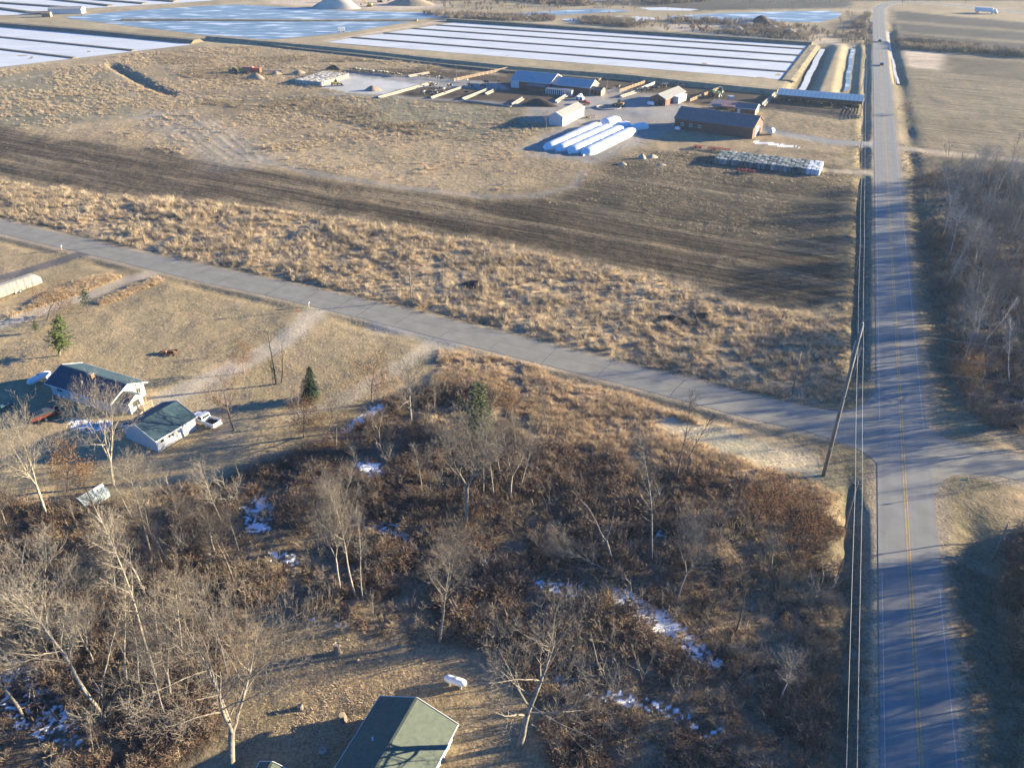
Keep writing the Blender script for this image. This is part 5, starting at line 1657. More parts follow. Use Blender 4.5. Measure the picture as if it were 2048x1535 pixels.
bb = thing('barn', 'large brown metal barn with three small windows and a white end door', 'barn', (62.24, 311.9, 0), R(-31.5))
gable(bb, 0, 0, 30.3, 12.4, 4.0, 3.0, M_brown, M_roofbrown, .35, .35, None, ribs=20)
for s in (2.6, 6.0, 9.4):
    opening(bb, 'window', 'front', s, 1.5, 1.1, .9, 0, 0, 30.3, 12.4, M_trim, M_glass, 1, fr=.14)
opening(bb, 'door', 'right', 3.6, 0, 3.3, 3.6, 0, 0, 30.3, 12.4, M_trim, M_trim, 0, 'panel')
MB().box(30.35, 30.42, 8.6, 9.6, 0, 2.1).build('door', M_dark, bb)
MB().beam((30.7, -.3, 4.0), (30.7, 6.2, 7.1), .12, .3).build('trim', M_wood, bb)
wsd = thing('shed', 'narrow white machine shed standing left of the white silage bags', 'shed', (19.57, 315.1, 0), R(62))
gable(wsd, 0, 0, 20.6, 5.9, 3.4, 1.6, M_white, M_roofgrey, .25, .25, M_trim, mwl=M_whiteshade, ribs=10)
sb = thing('barn', 'small brown barn with a pale tin roof and a white box lean-to', 'barn', (65.2, 350.6, 0), R(55))
gable(sb, 0, 0, 20, 7.4, 2.8, 1.7, M_brown, M_roofgrey, .3, .3, None, ribs=10)
MB().box(7.5, 15.5, -2.6, -.01, 0, 2.7).build('lean_to', M_white, sb)
mb = MB(); slab(mb, [(7.3, -2.8, 2.72), (15.7, -2.8, 2.72), (15.7, -.02, 2.95), (7.3, -.02, 2.95)], .1); mb.build('lean_to_roof', M_trim, sb)
MB().box(-.06, -.01, 1.2, 3.4, 0, 2.2).build('door', M_dark, sb)
os_ = thing('shed', 'open fronted brown cattle shed with a faded red middle roof behind the large brown barn', 'shed', (81.76, 341.6, 0), R(-26))
mb = MB(); slab(mb, [(-.3, -.4, 2.3), (8.6, -.4, 2.3), (8.6, 8.6, 3.2), (-.3, 8.6, 3.2)], .12); mb.build('roof', M_roofbrown, os_)
mb = MB(); slab(mb, [(5.2, -1.2, 2.75), (10.6, -1.2, 2.75), (10.6, 5.6, 3.7), (5.2, 5.6, 3.7)], .12); mb.build('roof', M_roofred, os_)
gable(os_, 10.8, 0, 8.2, 7.6, 2.4, 1.3, M_brown, M_roofbrown, .25, .25, M_trim, mwr=M_wood)
opening(os_, 'door', 'front', 1.0, 0, 1.1, 2.0, 10.8, 0, 8.2, 7.6, M_trim, M_trim, 0, 'panel')
MB().box(0, 10.7, 8.3, 8.5, 0, 3.0).build('wall', M_brown, os_)
for i in range(7):
    MB().box(.1 + i * 1.55, .3 + i * 1.55, 0, .2, 0, 2.25).build('post', M_oldwood, os_)
pen = thing('cattle_shelter', 'long low cattle shelter with a roof of blue translucent panels by the main road', 'shelter', (115.4, 361.9, 0), R(-24))
M_fib = mat('blue_fibreglass', (.23, .37, .44), .4, .12, .8, spec=.5)
for i in range(20):
    for j in range(2):
        x0, x1 = i * 1.76, i * 1.76 + 1.68
        za, zb = 2.6 + j * .72, 2.6 + j * .72 + .70
        mb = MB(); slab(mb, [(x0, j * 3.25 - .2, za), (x1, j * 3.25 - .2, za), (x1, j * 3.25 + 2.98, zb), (x0, j * 3.25 + 2.98, zb)], .06)
        mb.build('roof_panel', M_fib, pen)
MB().box(-.1, 35.3, 6.35, 6.5, 0, 4.0).build('wall', M_oldwood, pen)
MB().box(35.15, 35.3, -.1, 6.34, 0, 2.6).build('wall', M_oldwood, pen)
for i in range(11):
    MB().box(i * 3.5, i * 3.5 + .18, -.1, .08, 0, 2.5).build('post', M_oldwood, pen)
MB().beam((-.2, 0, 2.44), (35.3, 0, 2.44), .1, .2).build('beam', M_oldwood, pen)

def wall_run(name, label, cat, a, b, h=1.0, w=.4, m=None, rails=0, group=None):
    """a concrete bunk wall, or posts and rails, between two photo pixels"""
    A, B = W(*a), W(*b)
    L = (B - A).length
    t = thing(name, label, cat, (A.x, A.y, 0), math.atan2(B.y - A.y, B.x - A.x), group)
    if rails:
        n = max(2, int(L / 3))
        for i in range(n + 1):
            MB().box(i * L / n - .08, i * L / n + .08, -.08, .08, -.1, h + .15).build('post', m, t)
        for r in range(rails):
            z = h * (r + .7) / rails
            MB().box(0, L, -.12, -.081, z - .09, z + .09).build('rail', m, t)
    else:
        MB().box(0, L, 0, w, -.1, h).build('wall', m, t)
        MB().box(0, L, -w * 1.6, -.004, -.1, h * .45).build('trough', m, t)
    return t
FB = 'concrete feed bunks of the cattle yard'
wall_run('feed_bunk', 'long concrete feed bunk sloping up beside the pale concrete pad', 'feed bunk', (757, 197), (863, 167), .9, .5, M_conc)
wall_run('feed_bunk', 'feed bunk with dry grass clump at its lower end', 'feed bunk', (862, 197), (930, 174), .8, .3, M_conc)
wall_run('feed_bunk', 'feed bunk left of the empty striped pen', 'feed bunk', (925, 200), (984, 177), .9, .5, M_conc)
wall_run('feed_bunk', 'short feed bunk inside the empty striped pen', 'feed bunk', (971, 190), (997, 178), .9, .5, M_conc)
wall_run('feed_bunk', 'short concrete wall left of the dark manure heap', 'feed bunk', (1024, 212), (1045, 199), 1.1, .5, M_conc)
wall_run('feed_bunk', 'short concrete wall right of the dark manure heap', 'feed bunk', (1111, 206), (1132, 193), 1.1, .5, M_conc)
wall_run('feed_bunk', 'low concrete wall along the front of the empty pen', 'feed bunk', (928, 202), (1022, 214), .5, .4, M_conc)
wall_run('feed_bunk', 'concrete bunk along the lane between blue barn and small barn', 'feed bunk', (1241, 195), (1274, 184), .9, .5, M_conc)
wall_run('feed_bunk', 'pale concrete wall left of the blue panelled shelter', 'feed bunk', (1524, 213), (1550, 190), 1.3, .5, M_conc)
wall_run('feed_bunk', 'pale low bunk above the concrete pad', 'feed bunk', (817, 154), (858, 147), .9, .5, M_conc)
wall_run('wood_fence', 'long wooden fence left of the blue roofed barn', 'fence', (908, 163), (1014, 140), 1.4, .2, M_wood, 3)
wall_run('wood_fence', 'pale wooden fence slanting right of the blue roofed barn', 'fence', (1239, 185), (1289, 167), 1.4, .2, M_wood, 3)
wall_run('wood_fence', 'white plank fence in front of the feeding herd', 'fence', (1274, 184), (1309, 169), 1.4, .2, M_trim, 3)
wall_run('wood_fence', 'wooden fence right of the small tin roofed barn', 'fence', (1380, 204), (1442, 178), 1.4, .2, M_wood, 3)
wall_run('wood_fence', 'dark fence across the front of the blue panelled shelter yard', 'fence', (1532, 213), (1717, 238), 1.4, .2, M_oldwood, 4)
wall_run('wood_fence', 'metal fence on the road side of the blue panelled shelter yard', 'fence', (1717, 238), (1724, 208), 1.8, .2, M_oldwood, 5)
wall_run('wood_fence', 'dark plank fence behind the row of feeding cattle', 'fence', (690, 139), (800, 150), 1.2, .2, M_oldwood, 2)

# --- white silage bags
def silage(label, a, b, w=5.3, h=2.0):
    A, B = W(*a), W(*b)
    L = (B - A).length
    t = thing('silage_bag', label, 'silage bag', (A.x, A.y, 0), math.atan2(B.y - A.y, B.x - A.x), 'white plastic silage bags')
    n = 26
    vs, fs = [], []
    for i in range(n + 1):
        f = i / n
        k = min(1, (f * L / 2.4) ** .5, ((1 - f) * L / 2.0 + .02) ** .5) if 0 < f < 1 else .08
        bul = 1 + .03 * math.sin(i * 2.1) + .02 * math.sin(i * 5.3)
        for j in range(13):
            th = math.pi * j / 12
            c = math.cos(th)
            vs.append((f * L, -c * w / 2 * k * bul * (1 + .12 * math.sin(th)), max(0, math.sin(th) ** .75) * h * k * bul - .05))
    for i in range(n):
        for j in range(12):
            fs.append((i * 13 + j, (i + 1) * 13 + j, (i + 1) * 13 + j + 1, i * 13 + j + 1))
    MB().add(vs, fs).build('bag', M_plastic, t, True)
    mb = MB()
    mb.tube([(-.05, 0, .1), (-.9, .2, .02)], [.5, .12], 7)
    mb.build('tied_end', M_plastic, t, True)
    return t
silage('leftmost long white silage bag, beside the white shed', (1092, 300), (1198, 252))
silage('second white silage bag from the left', (1115, 303), (1220, 256))
silage('third white silage bag from the left', (1140, 307), (1243, 259))
silage('rightmost long white silage bag, nearest the brown barn', (1168, 311), (1266, 263))
silage('short white silage bag behind the two left ones', (1205, 250), (1236, 239.5))
silage('short white silage bag behind the middle ones', (1228, 257), (1262, 251), 4.6)
silage('short white silage bag reaching furthest right', (1262, 259), (1296, 254), 4.6)

# --- round bales
bale_me = MB().tube([(0, 0, -.02), (0, 0, .12), (0, 0, 1.75), (0, 0, 1.85)], [.70, .76, .76, .66], 12)
bm_net = MB(); bm_net.v, bm_net.f, bm_net.mi = bale_me.v, bale_me.f, bale_me.mi
M_bale = objcol_mat('wrapped_bale', .75, .35, 3.0, bump=.05)
bale0 = bm_net.build('round_bale', M_bale)
bale_data = bale0.data
bpy.data.objects.remove(bale0)
ORD = ('first', 'second', 'third', 'fourth', 'fifth', 'sixth', 'seventh', 'last')
def bales(A, ang, nx, ny, d, label, group, colf, sc=1.0):
    rs = random.Random(nx)
    ca, sa = math.cos(ang), math.sin(ang)
    for i in range(nx):
        for j in range(ny):
            x, y = (i + .5) * d, (j + .5) * d
            o = link('round_bale', bale_data)
            o.location = (A[0] + ca * x - sa * y + rs.uniform(-.08, .08), A[1] + sa * x + ca * y + rs.uniform(-.08, .08), 0)
            s = d / 1.47 * rs.uniform(.97, 1.04)
            o.scale = (s, s, sc * rs.uniform(.93, 1.06))
            o.rotation_euler = (0, 0, rs.uniform(0, 6))
            o.color = colf(i, j, rs)
            tag(o, label(i, j), 'bale', group)
def colA(i, j, rs):
    if i >= 21:
        return (.52, .55, .58, 1)
    k = rs.uniform(.75, 1.25)
    c = rs.choice([(.22, .26, .25), (.17, .21, .21), (.28, .31, .30), (.13, .16, .16), (.45, .45, .42)])
    return (c[0] * k * .7, c[1] * k * .7, c[2] * k * .7, 1)
bales((67.14, 264.4), R(-24.5), 24, 8, 1.4, lambda i, j: ('snow whitened round bale, ' if i >= 21 else 'grey green round bale, ') + ORD[j] + ' row from the field, ' + ('road end' if i >= 21 else ('left', 'middle', 'right')[i // 7] + ' third') + ' of the long block',
      'round bales in the long block', colA)
def colB(i, j, rs):
    c = rs.choice([(.42, .38, .31), (.50, .47, .42), (.34, .30, .25), (.46, .41, .33)])
    return (*c, 1)
bales((-89.8, 393.4), R(66), 12, 8, 1.95, lambda i, j: 'pale round bale, ' + ORD[7 - j] + ' row from the pad, ' + ('near', 'middle', 'far')[i // 4] + ' part of the block', 'round bales at the concrete pad', colB)

# --- heaps
def heap(name, label, cat, px, rx, ry, h, m, rz=0, seed=0, rough=.25, group=None, world=None):
    rs = np.random.default_rng(seed)
    n, k = 9, 22
    vs, fs = [], []
    for i in range(n + 1):
        r = i / n
        for j in range(k):
            a = 2 * math.pi * j / k
            q = 1 + rough * (vnoise(np.array([math.cos(a) * 1.7 + 9]), np.array([math.sin(a) * 1.7 + seed]), seed)[0] - .5) * 2
            z = h * math.cos(min(r, 1) * math.pi / 2) ** 1.25 * (1 + rough * .5 * (rs.random() - .5)) if i < n else -.15
            vs.append((math.cos(a) * rx * r * q, math.sin(a) * ry * r * q, z))
    for i in range(n):
        for j in range(k):
            fs.append((i * k + j, (i + 1) * k + j, (i + 1) * k + (j + 1) % k, i * k + (j + 1) % k))
    g = world or W(*px)
    o = MB().add(vs, fs).build(name, m, None, True, (g[0], g[1], gz(g[0], g[1])), rz)
    return tag(o, label, cat, group)
heap('manure_heap', 'long dark manure heap between the two short concrete walls', 'heap', (1078, 210), 8.5, 4.5, 2.6, M_dung, R(-20), 3)
heap('earth_heap', 'grey earth pile standing on the concrete pad', 'heap', (745, 181), 4.2, 3, 2.0, M_earth, 0, 4)
heap('earth_heap', 'round tan boulder like earth pile left of the bale block', 'heap', (1284, 317), 1.7, 1.5, 1.5, M_rock, 0, 5)
heap('earth_heap', 'wider earth pile right of the round tan pile', 'heap', (1304, 315), 2.2, 1.5, 1.1, M_rock, .5, 6)
heap('earth_heap', 'low earth pile left of the round tan pile, at the field edge', 'heap', (1244, 329), 1.8, 1.4, .8, M_rock, 0, 7)
heap('earth_heap', 'flat earth heap in the lower field between silage bags and bale block', 'heap', (1322, 330), 2.0, 1.1, .5, M_rock, 0, 8)
heap('earth_heap', 'dark soil mound in the rough field left of the bale pad', 'heap', (552, 149), 3.6, 2.6, 1.6, M_earth, 0, 9)
heap('earth_heap', 'tan spoil mound below the red and yellow machines', 'heap', (512, 158), 5.0, 3.2, 2.6, M_earth, 0, 10)
heap('earth_heap', 'earth mound left of the bale block on the concrete pad', 'heap', (598, 148), 4.5, 3, 1.7, M_earth, 0, 11)
heap('sand_heap', 'tall pale sand pile on the far shore of the reservoir', 'heap', (674, 16), 19, 13, 10.5, mat('pale_sand', (.50, .43, .35), .95, .12, .05), 0, 12)
heap('sand_heap', 'long grey sand ridge left of the tall sand pile', 'heap', (645, 17), 10, 7, 4.5, mat('grey_sand', (.30, .28, .25), .95, .2, .05), 0, 13)
heap('sand_heap', 'dark topsoil ridge on the far shore near the excavator', 'heap', (820, 9), 22, 14, 6, M_earth, 0, 14)
for i, (px, py, rx, h) in enumerate([(1492, 53, 9, 4), (1520, 52, 10, 6.5), (1475, 63, 7, 3), (1580, 70, 8, 3.5), (1600, 68, 6, 2.6), (1545, 60, 7, 3)]):
    heap('sand_heap', ['pale sand pile left of the wooded mound by the far pond', 'dark wooded mound beside the far pond', 'low pale sand pile below the wooded mound', 'sand pile near the far road thicket',
                       'small sand pile nearest the far road thicket', 'small sand pile right of the wooded mound'][i], 'heap', (px, py), rx, rx * .7, h, M_dung if i == 1 else M_rock, 0, 30 + i)
heap('brush_pile', 'dark brush pile in the straw meadow above the side road', 'brush pile', (953, 572), 3.0, 2.0, 1.1, M_dung, 0, 20, .5)
heap('brush_pile', 'long dark brush pile in the straw meadow near the junction', 'brush pile', (1347, 640), 4.5, 2.2, 1.2, M_dung, -.3, 21, .5)
heap('brush_pile', 'small dark brush pile right of the long one in the meadow', 'brush pile', (1410, 635), 2.0, 1.5, 1.0, M_dung, -.3, 22, .5)
heap('brush_pile', 'dark brush pile on the lane left of the concrete pad', 'brush pile', (668, 140), 4.5, 2.6, 2.2, M_dung, -.3, 23, .5)
# ------------------------------------------------------------------ vehicles
M_lamp = mat('lamp_lens', (.6, .58, .5), .2, .05, 2, spec=.6)
M_red = mat('red_lens', (.35, .02, .02), .3, .1, 2)
def wheel(root, x, y, r, w=.24):
    t = MB().tube([(x, y - w / 2, r), (x, y - w / 2 + .04, r), (x, y + w / 2 - .04, r), (x, y + w / 2, r)], [r * .86, r, r, r * .86], 16).build('wheel', M_rubber, root)
    for s in (-1, 1):
        MB().tube([(x, y + s * (w / 2 - .01), r), (x, y + s * (w / 2 + .012), r)], [r * .55, r * .5], 12).build('rim', M_metal, t)
    return t

def heading(a, b):
    A, B = W(*a), W(*b)
    return A, math.atan2(B.y - A.y, B.x - A.x)

def pickup(label, at, rz, col, group=None):
    """origin under the middle, nose towards +x"""
    t = thing('pickup_truck', label, 'pickup', (at[0], at[1], gz(at[0], at[1])), rz, group)
    w = .98
    def side(prof, y0, y1, name, m):
        o = MB().prism(prof, y0, y1).build(name, m, t)
        o.color = (*col, 1)
        return o
    side([(-.35, .5), (2.75, .5), (2.82, .78), (2.75, 1.02), (1.35, 1.18), (-.35, 1.18)], -w, w, 'body', M_obj)
    side([(-.38, 1.182), (1.22, 1.182), (.62, 1.80), (-.12, 1.84), (-.36, 1.74)], -w + .12, w - .12, 'cab', M_obj)
    mb = MB().add([(1.19, -.80, 1.22), (1.19, .80, 1.22), (.665, .72, 1.775), (.665, -.72, 1.775)], [(0, 1, 2, 3)])
    mb.add([(-.388, -.72, 1.3), (-.388, .72, 1.3), (-.37, .68, 1.7), (-.37, -.68, 1.7)], [(3, 2, 1, 0)])
    mb.build('windscreen', M_glass, t)
    for s in (-1, 1):
        y = s * (w - .112)
        MB().add([(-.25, y, 1.24), (.98, y, 1.24), (.55, y, 1.72), (-.22, y, 1.72)], [(0, 1, 2, 3)]).build('side_window', M_glass, t)
        o = MB().box(.85, 1.05, s * (w + .02) - .12, s * (w + .02) + .12, 1.2, 1.36).build('mirror', M_steel, t)
        o2 = MB().box(-2.85, -.42, s * w - (.0 if s < 0 else .1), s * w + (.1 if s < 0 else .0), .5, 1.2).build('bed_side', M_obj, t)
        o2.color = (*col, 1)
        MB().box(2.76, 2.82, s * .75 - .18, s * .75 + .18, .8, .98).build('headlight', M_lamp, t)
        MB().box(-2.93, -2.87, s * .86 - .09, s * .86 + .09, .75, 1.08).build('tail_light', M_red, t)
    MB().box(-2.8, -.45, -w + .105, w - .105, .55, .64).build('bed_floor', M_rubber, t)
    o = MB().box(-2.9, -2.8, -w + .1, w - .1, .5, 1.18).build('tailgate', M_obj, t)
    o.color = (*col, 1)
    MB().box(2.79, 2.92, -.95, .95, .42, .64).build('bumper', M_metal, t)
    MB().box(-3.02, -2.9, -.95, .95, .42, .6).build('bumper', M_metal, t)
    for x in (1.85, -1.75):
        for s in (-1, 1):
            wheel(t, x, s * .86, .38)
    return t
A, a = heading((434, 850), (392, 833))
pickup('white pickup with an open dark bed parked at the corner of the garage', W(412, 846), a, (.72, .72, .72))
pickup('red pickup parked in the farm yard below the blue roofed barn', W(1168, 208), R(-8), (.45, .10, .08))

def car(label, at, rz, col):
    t = thing('car', label, 'car', (at[0], at[1], .05), rz)
    o = MB().prism([(-2.2, .35), (2.2, .35), (2.25, .7), (1.2, .9), (-2.1, .95), (-2.25, .7)], -.88, .88).build('body', M_obj, t)
    o.color = (*col, 1)
    o = MB().prism([(-1.9, .951), (1.05, .905), (.35, 1.42), (-1.3, 1.46)], -.74, .74).build('cabin', M_glass, t)
    for x in (1.35, -1.35):
        for s in (-1, 1):
            wheel(t, x, s * .8, .33, .2)
    for s in (-1, 1):
        MB().box(2.2, 2.27, s * .65 - .15, s * .65 + .15, .6, .72).build('headlight', M_lamp, t)
    return t
rd = math.atan2(MRD[1], MRD[0])
car('black car driving on the main road beyond the farm', W(1763, 131), rd, (.015, .016, .018))
car('dark car far up the main road at the ditch crossing', W(1759, 84), rd, (.03, .03, .035))

def tractor(label, at, rz, col, cat='tractor'):
    t = thing('tractor', label, cat, (at[0], at[1], gz(at[0], at[1])), rz)
    o = MB().prism([(0, .8), (2.6, .8), (2.65, 1.6), (.2, 1.75)], -.38, .38).build('hood', M_obj, t); o.color = (*col, 1)
    MB().prism([(-1.0, 1.1), (.4, 1.1), (.3, 2.6), (-.9, 2.6)], -.7, .7).build('cab', M_glass, t)
    o = MB().box(-1.1, .45, -.8, .8, 2.602, 2.75).build('cab_roof', M_obj, t); o.color = (*col, 1)
    for s in (-1, 1):
        wheel(t, -.5, s * 1.0, .9, .5)
        wheel(t, 2.1, s * .8, .55, .34)
    MB().tube([(1.6, .2, 1.6), (1.6, .2, 2.5)], .05, 6).build('exhaust', M_steel, t)
    return t
tractor('green tractor parked along the wooden fence, left one', W(1424, 193), R(40), (.03, .14, .04))
tractor('green and yellow tractor parked along the wooden fence, right one', W(1434, 195), R(50), (.05, .17, .05))
tractor('dark tractor by the fence end at the top of the cattle lane', W(1440, 187), R(60), (.05, .06, .07))

def loader(label, at, rz, col, name='wheel_loader'):
    t = thing(name, label, 'loader', (at[0], at[1], gz(at[0], at[1])), rz)
    o = MB().box(-2.2, .4, -.8, .8, .8, 1.7).build('engine_body', M_obj, t); o.color = (*col, 1)
    MB().box(-.6, .6, -.6, .6, 1.702, 2.8).build('cab', M_glass, t)
    mb = MB().beam((.4, -.5, 1.4), (2.6, -.5, .8), .2); mb.beam((.4, .5, 1.4), (2.6, .5, .8), .2)
    o = mb.build('arm', M_obj, t); o.color = (*col, 1)
    o = MB().prism([(2.5, .1), (3.5, .1), (2.7, 1.1), (2.5, 1.1)], -1.2, 1.2).build('bucket', M_steel, t)
    for x in (-1.4, 1.2):
        for s in (-1, 1):
            wheel(t, x, s * 1.0, .7, .45)
    return t
loader('yellow loader on the edge of the concrete pad beside the bale block', W(672, 172), R(20), (.45, .30, .06))
loader('orange yellow skid loader at the round stone ring in the farm yard', W(1238, 213), R(150), (.55, .27, .04))

def excavator(label, at, rz, col):
    t = thing('excavator', label, 'excavator', (at[0], at[1], 0), rz)
    for s in (-1, 1):
        MB().prism([(-2, .1), (2, .1), (2.4, .5), (2, .95), (-2, .95), (-2.4, .5)], s * 1.2 - .3, s * 1.2 + .3).build('track', M_rubber, t)
    o = MB().box(-2.4, 1.2, -1.3, 1.3, 1.0, 2.4).build('house_body', M_obj, t); o.color = (*col, 1)
    MB().box(.2, 1.6, -1.3, -.2, 1.05, 3.1).build('cab', M_glass, t)
    o = MB().beam((1, .3, 2), (4.5, .3, 5.2), .6).build('boom', M_obj, t); o.color = (*col, 1)
    o = MB().beam((4.5, .3, 5.2), (7, .3, 2.2), .45).build('stick', M_obj, t); o.color = (*col, 1)
    MB().prism([(6.4, .9), (7.6, .9), (7.2, 2.2), (6.7, 2.2)], -.4, 1.0).build('bucket', M_steel, t)
    return t
excavator('yellow excavator right of the tall pale sand pile', W(739, 13.5), R(170), (.5, .36, .05))
excavator('small excavator behind the sand ridge across the reservoir', W(760, 5), R(10), (.45, .33, .08))

def wagon(label, at, rz, col, h=2.2, L=5.0, name='farm_wagon', cat='wagon'):
    t = thing(name, label, cat, (at[0], at[1], gz(at[0], at[1])), rz)
    o = MB().prism([(0, .9), (L, .9), (L + .3, .9 + h), (-.3, .9 + h)], -1.1, 1.1).build('box_body', M_obj, t); o.color = (*col, 1)
    for i in range(4):
        o = MB().box(.2 + i * L / 4, .32 + i * L / 4, -1.16, -1.102, .9, .9 + h).build('stake', M_obj, t); o.color = (col[0] * .7, col[1] * .7, col[2] * .7, 1)
    MB().beam((L, 0, .6), (L + 2.2, 0, .5), .12).build('tow_bar', M_steel, t)
    for x in (.8, L - .8):
        for s in (-1, 1):
            wheel(t, x, s * .95, .5, .3)
    return t
wagon('pink red slatted forage wagon in the rough field, middle of the three machines', W(488, 146), R(-5), (.50, .20, .15))
wagon('bright red wagon at the right end of the machine row in the rough field', W(506, 147), R(-8), (.52, .11, .07), 1.9, 4.2)
tractor('old green and yellow machine at the left end of the row in the rough field', W(468, 146), R(170), (.14, .17, .03), 'machine')
wagon('yellow hopper between the green machine and the red wagons', W(481, 146), R(-5), (.52, .40, .05), 1.5, 1.8, 'hopper', 'hopper')
t = thing('conveyor', 'long pale conveyor lying right of the red wagons in the rough field', 'conveyor', tuple(W(524, 143)[:2]) + (0,), R(-3))
MB().box(0, 11, -.3, .3, .5, .75).build('belt', M_metal, t)
for x in (1, 5, 9.5):
    MB().beam((x, 0, -.1), (x, 0, .5), .14).build('leg', M_steel, t)
wagon('red machine far away on the sand flat beyond the reservoir', W(650, 4.5), R(10), (.45, .12, .08), 2.6, 7)
wagon('white pump trailer on the dike corner between reservoir and beds', W(676, 65), R(20), (.62, .62, .6), 2.2, 4.5)

def implement(label, at, rz, L, Wd, n, name='cultivator'):
    t = thing(name, label, 'implement', (at[0], at[1], gz(at[0], at[1])), rz)
    RED = (.26, .055, .045, 1)
    for k, y in enumerate((-Wd / 2, 0, Wd / 2)):
        o = MB().box(0, L, y - .09, y + .09, .75, .93).build('toolbar', M_obj, t); o.color = RED
    for i in range(n):
        x = L * (i + .5) / n
        o = MB().beam((x, -Wd / 2, .95), (x, Wd / 2, .95), .1).build('brace', M_obj, t); o.color = RED
        for y in (-Wd / 2, Wd / 2):
            MB().tube([(x - .03, y, .28), (x + .03, y, .28)], .3, 10).build('disc', M_steel, t)
    o = MB().beam((L / 2, Wd / 2, .8), (L / 2, Wd / 2 + 2.6, .55), .14).build('hitch', M_obj, t); o.color = RED
    for x in (L * .3, L * .7):
        wheel(t, x, 0, .42, .25)
    return t
implement('long red cultivator in front of the large brown barn', W(1415, 300), R(-25), 8, 2.4, 8)
implement('red disc harrow with upright wings left of the red cultivator', W(1386, 297), R(-25), 3.4, 2.6, 4, 'disc_harrow')
implement('low red implement lying beside the bale block', W(1472, 344), R(-22), 6, 1.6, 5)
# rusty machine frame on the lawn
g = W(319, 706)
t = thing('rusty_machine', 'rusty old machine frame left standing alone on the lawn above the house', 'farm machine', (g.x, g.y, gz(g.x, g.y)), R(2))
RUST = (.17, .065, .035, 1)
def rp(mb, n='frame_bar', c=RUST):
    o = mb.build(n, M_obj, t); o.color = c
    return o
rp(MB().beam((0, .55, .28), (3.3, .95, .34), .14)); rp(MB().beam((0, -.35, .28), (3.3, -.95, .34), .14))
for x, a, b in ((0, -.4, .6), (1.1, -.55, .7), (2.2, -.7, .8), (3.3, -.95, .95)):
    rp(MB().beam((x, a, .3), (x, b, .3), .12), 'cross_bar')
rp(MB().tube([(1.6, -.25, .42), (2.9, -.25, .44)], [.22, .26], 10), 'drum', (.13, .05, .03, 1))
rp(MB().box(.3, 1.3, -.2, .5, .3, .6), 'gear_box', (.24, .12, .07, 1))
for x, y in ((.2, .75), (.2, -.55), (3.0, 1.15), (3.0, -1.15)):
    wheel(t, x, y * .8, .24, .14)

# --- covered trailer, tarp shed, boat like covers
A, B = W(0, 600), W(74, 574)
ang = math.atan2(B.y - A.y, B.x - A.x)
rv = thing('covered_camper', 'long camper under a pale grey fitted cover at the left edge of the lawn', 'camper', (A.x - 1.6 * math.cos(ang), A.y - 1.6 * math.sin(ang), 0), ang)
L, n = 11.5, 22
vs, fs = [], []
prof = [(-1.3, .45), (-1.32, 1.6), (-1.25, 2.5), (-.9, 2.85), (0, 3.05), (.9, 2.85), (1.25, 2.5), (1.32, 1.6), (1.3, .45)]
for i in range(n + 1):
    f = i / n
    tp = 1 - .45 * max(0, (f - .82) / .18) ** 1.6
    for k, (y, z) in enumerate(prof):
        fold = .06 * math.sin(i * 2.3 + k) * (1 if z < 2.6 else .2)
        vs.append((f * L, y * (tp * .5 + .5) + fold + 1.3, .4 + (z - .4) * tp))
m9 = len(prof)
for i in range(n):
    for k in range(m9 - 1):
        fs.append((i * m9 + k, (i + 1) * m9 + k, (i + 1) * m9 + k + 1, i * m9 + k + 1))
fs.append(tuple(range(m9))); fs.append(tuple(n * m9 + k for k in range(m9 - 1, -1, -1)))
MB().add(vs, fs).build('fitted_cover', M_tarp, rv)
MB().box(.3, L - 1, .2, 2.4, .38, .5).build('chassis', M_steel, rv)
for x in (5.2, 6.2):
    for y in (.1, 2.5):
        wheel(rv, x, y, .36)
A, B = W(172, 1022), W(212, 998)
ang = math.atan2(B.y - A.y, B.x - A.x)
ts = thing('tarp_shelter', 'small gabled shelter wrapped in silvery blue tarp under the lower left trees', 'shelter', (A.x, A.y, gz(A.x, A.y)), ang)
vs, fs = [], []
prof = [(0, 0), (.02, 1.5), (1.25, 2.15), (2.45, 1.5), (2.5, 0)]
for i in range(13):
    for k, (y, z) in enumerate(prof):
        vs.append((i * .33, y + .05 * math.sin(i * 1.9 + k * 2), z + (.06 * math.sin(i * 2.7 + k) if z else 0)))
for i in range(12):
    for k in range(4):
        fs.append((i * 5 + k, (i + 1) * 5 + k, (i + 1) * 5 + k + 1, i * 5 + k + 1))
fs += [(4, 3, 2, 1, 0), tuple(60 + k for k in range(5))]
MB().add(vs, fs).build('tarp', M_tarpb, ts)
MB().beam((-.1, 1.25, 2.2), (4.1, 1.25, 2.2), .08).build('ridge_pole', M_metal, ts)
sp_ = MB().add([(2.4, .9, 1.99), (3.9, .9, 2.0), (3.9, 1.2, 2.18), (2.4, 1.2, 2.17)], [(0, 1, 2, 3)])
sp_.build('snow_patch', M_snow, ts)

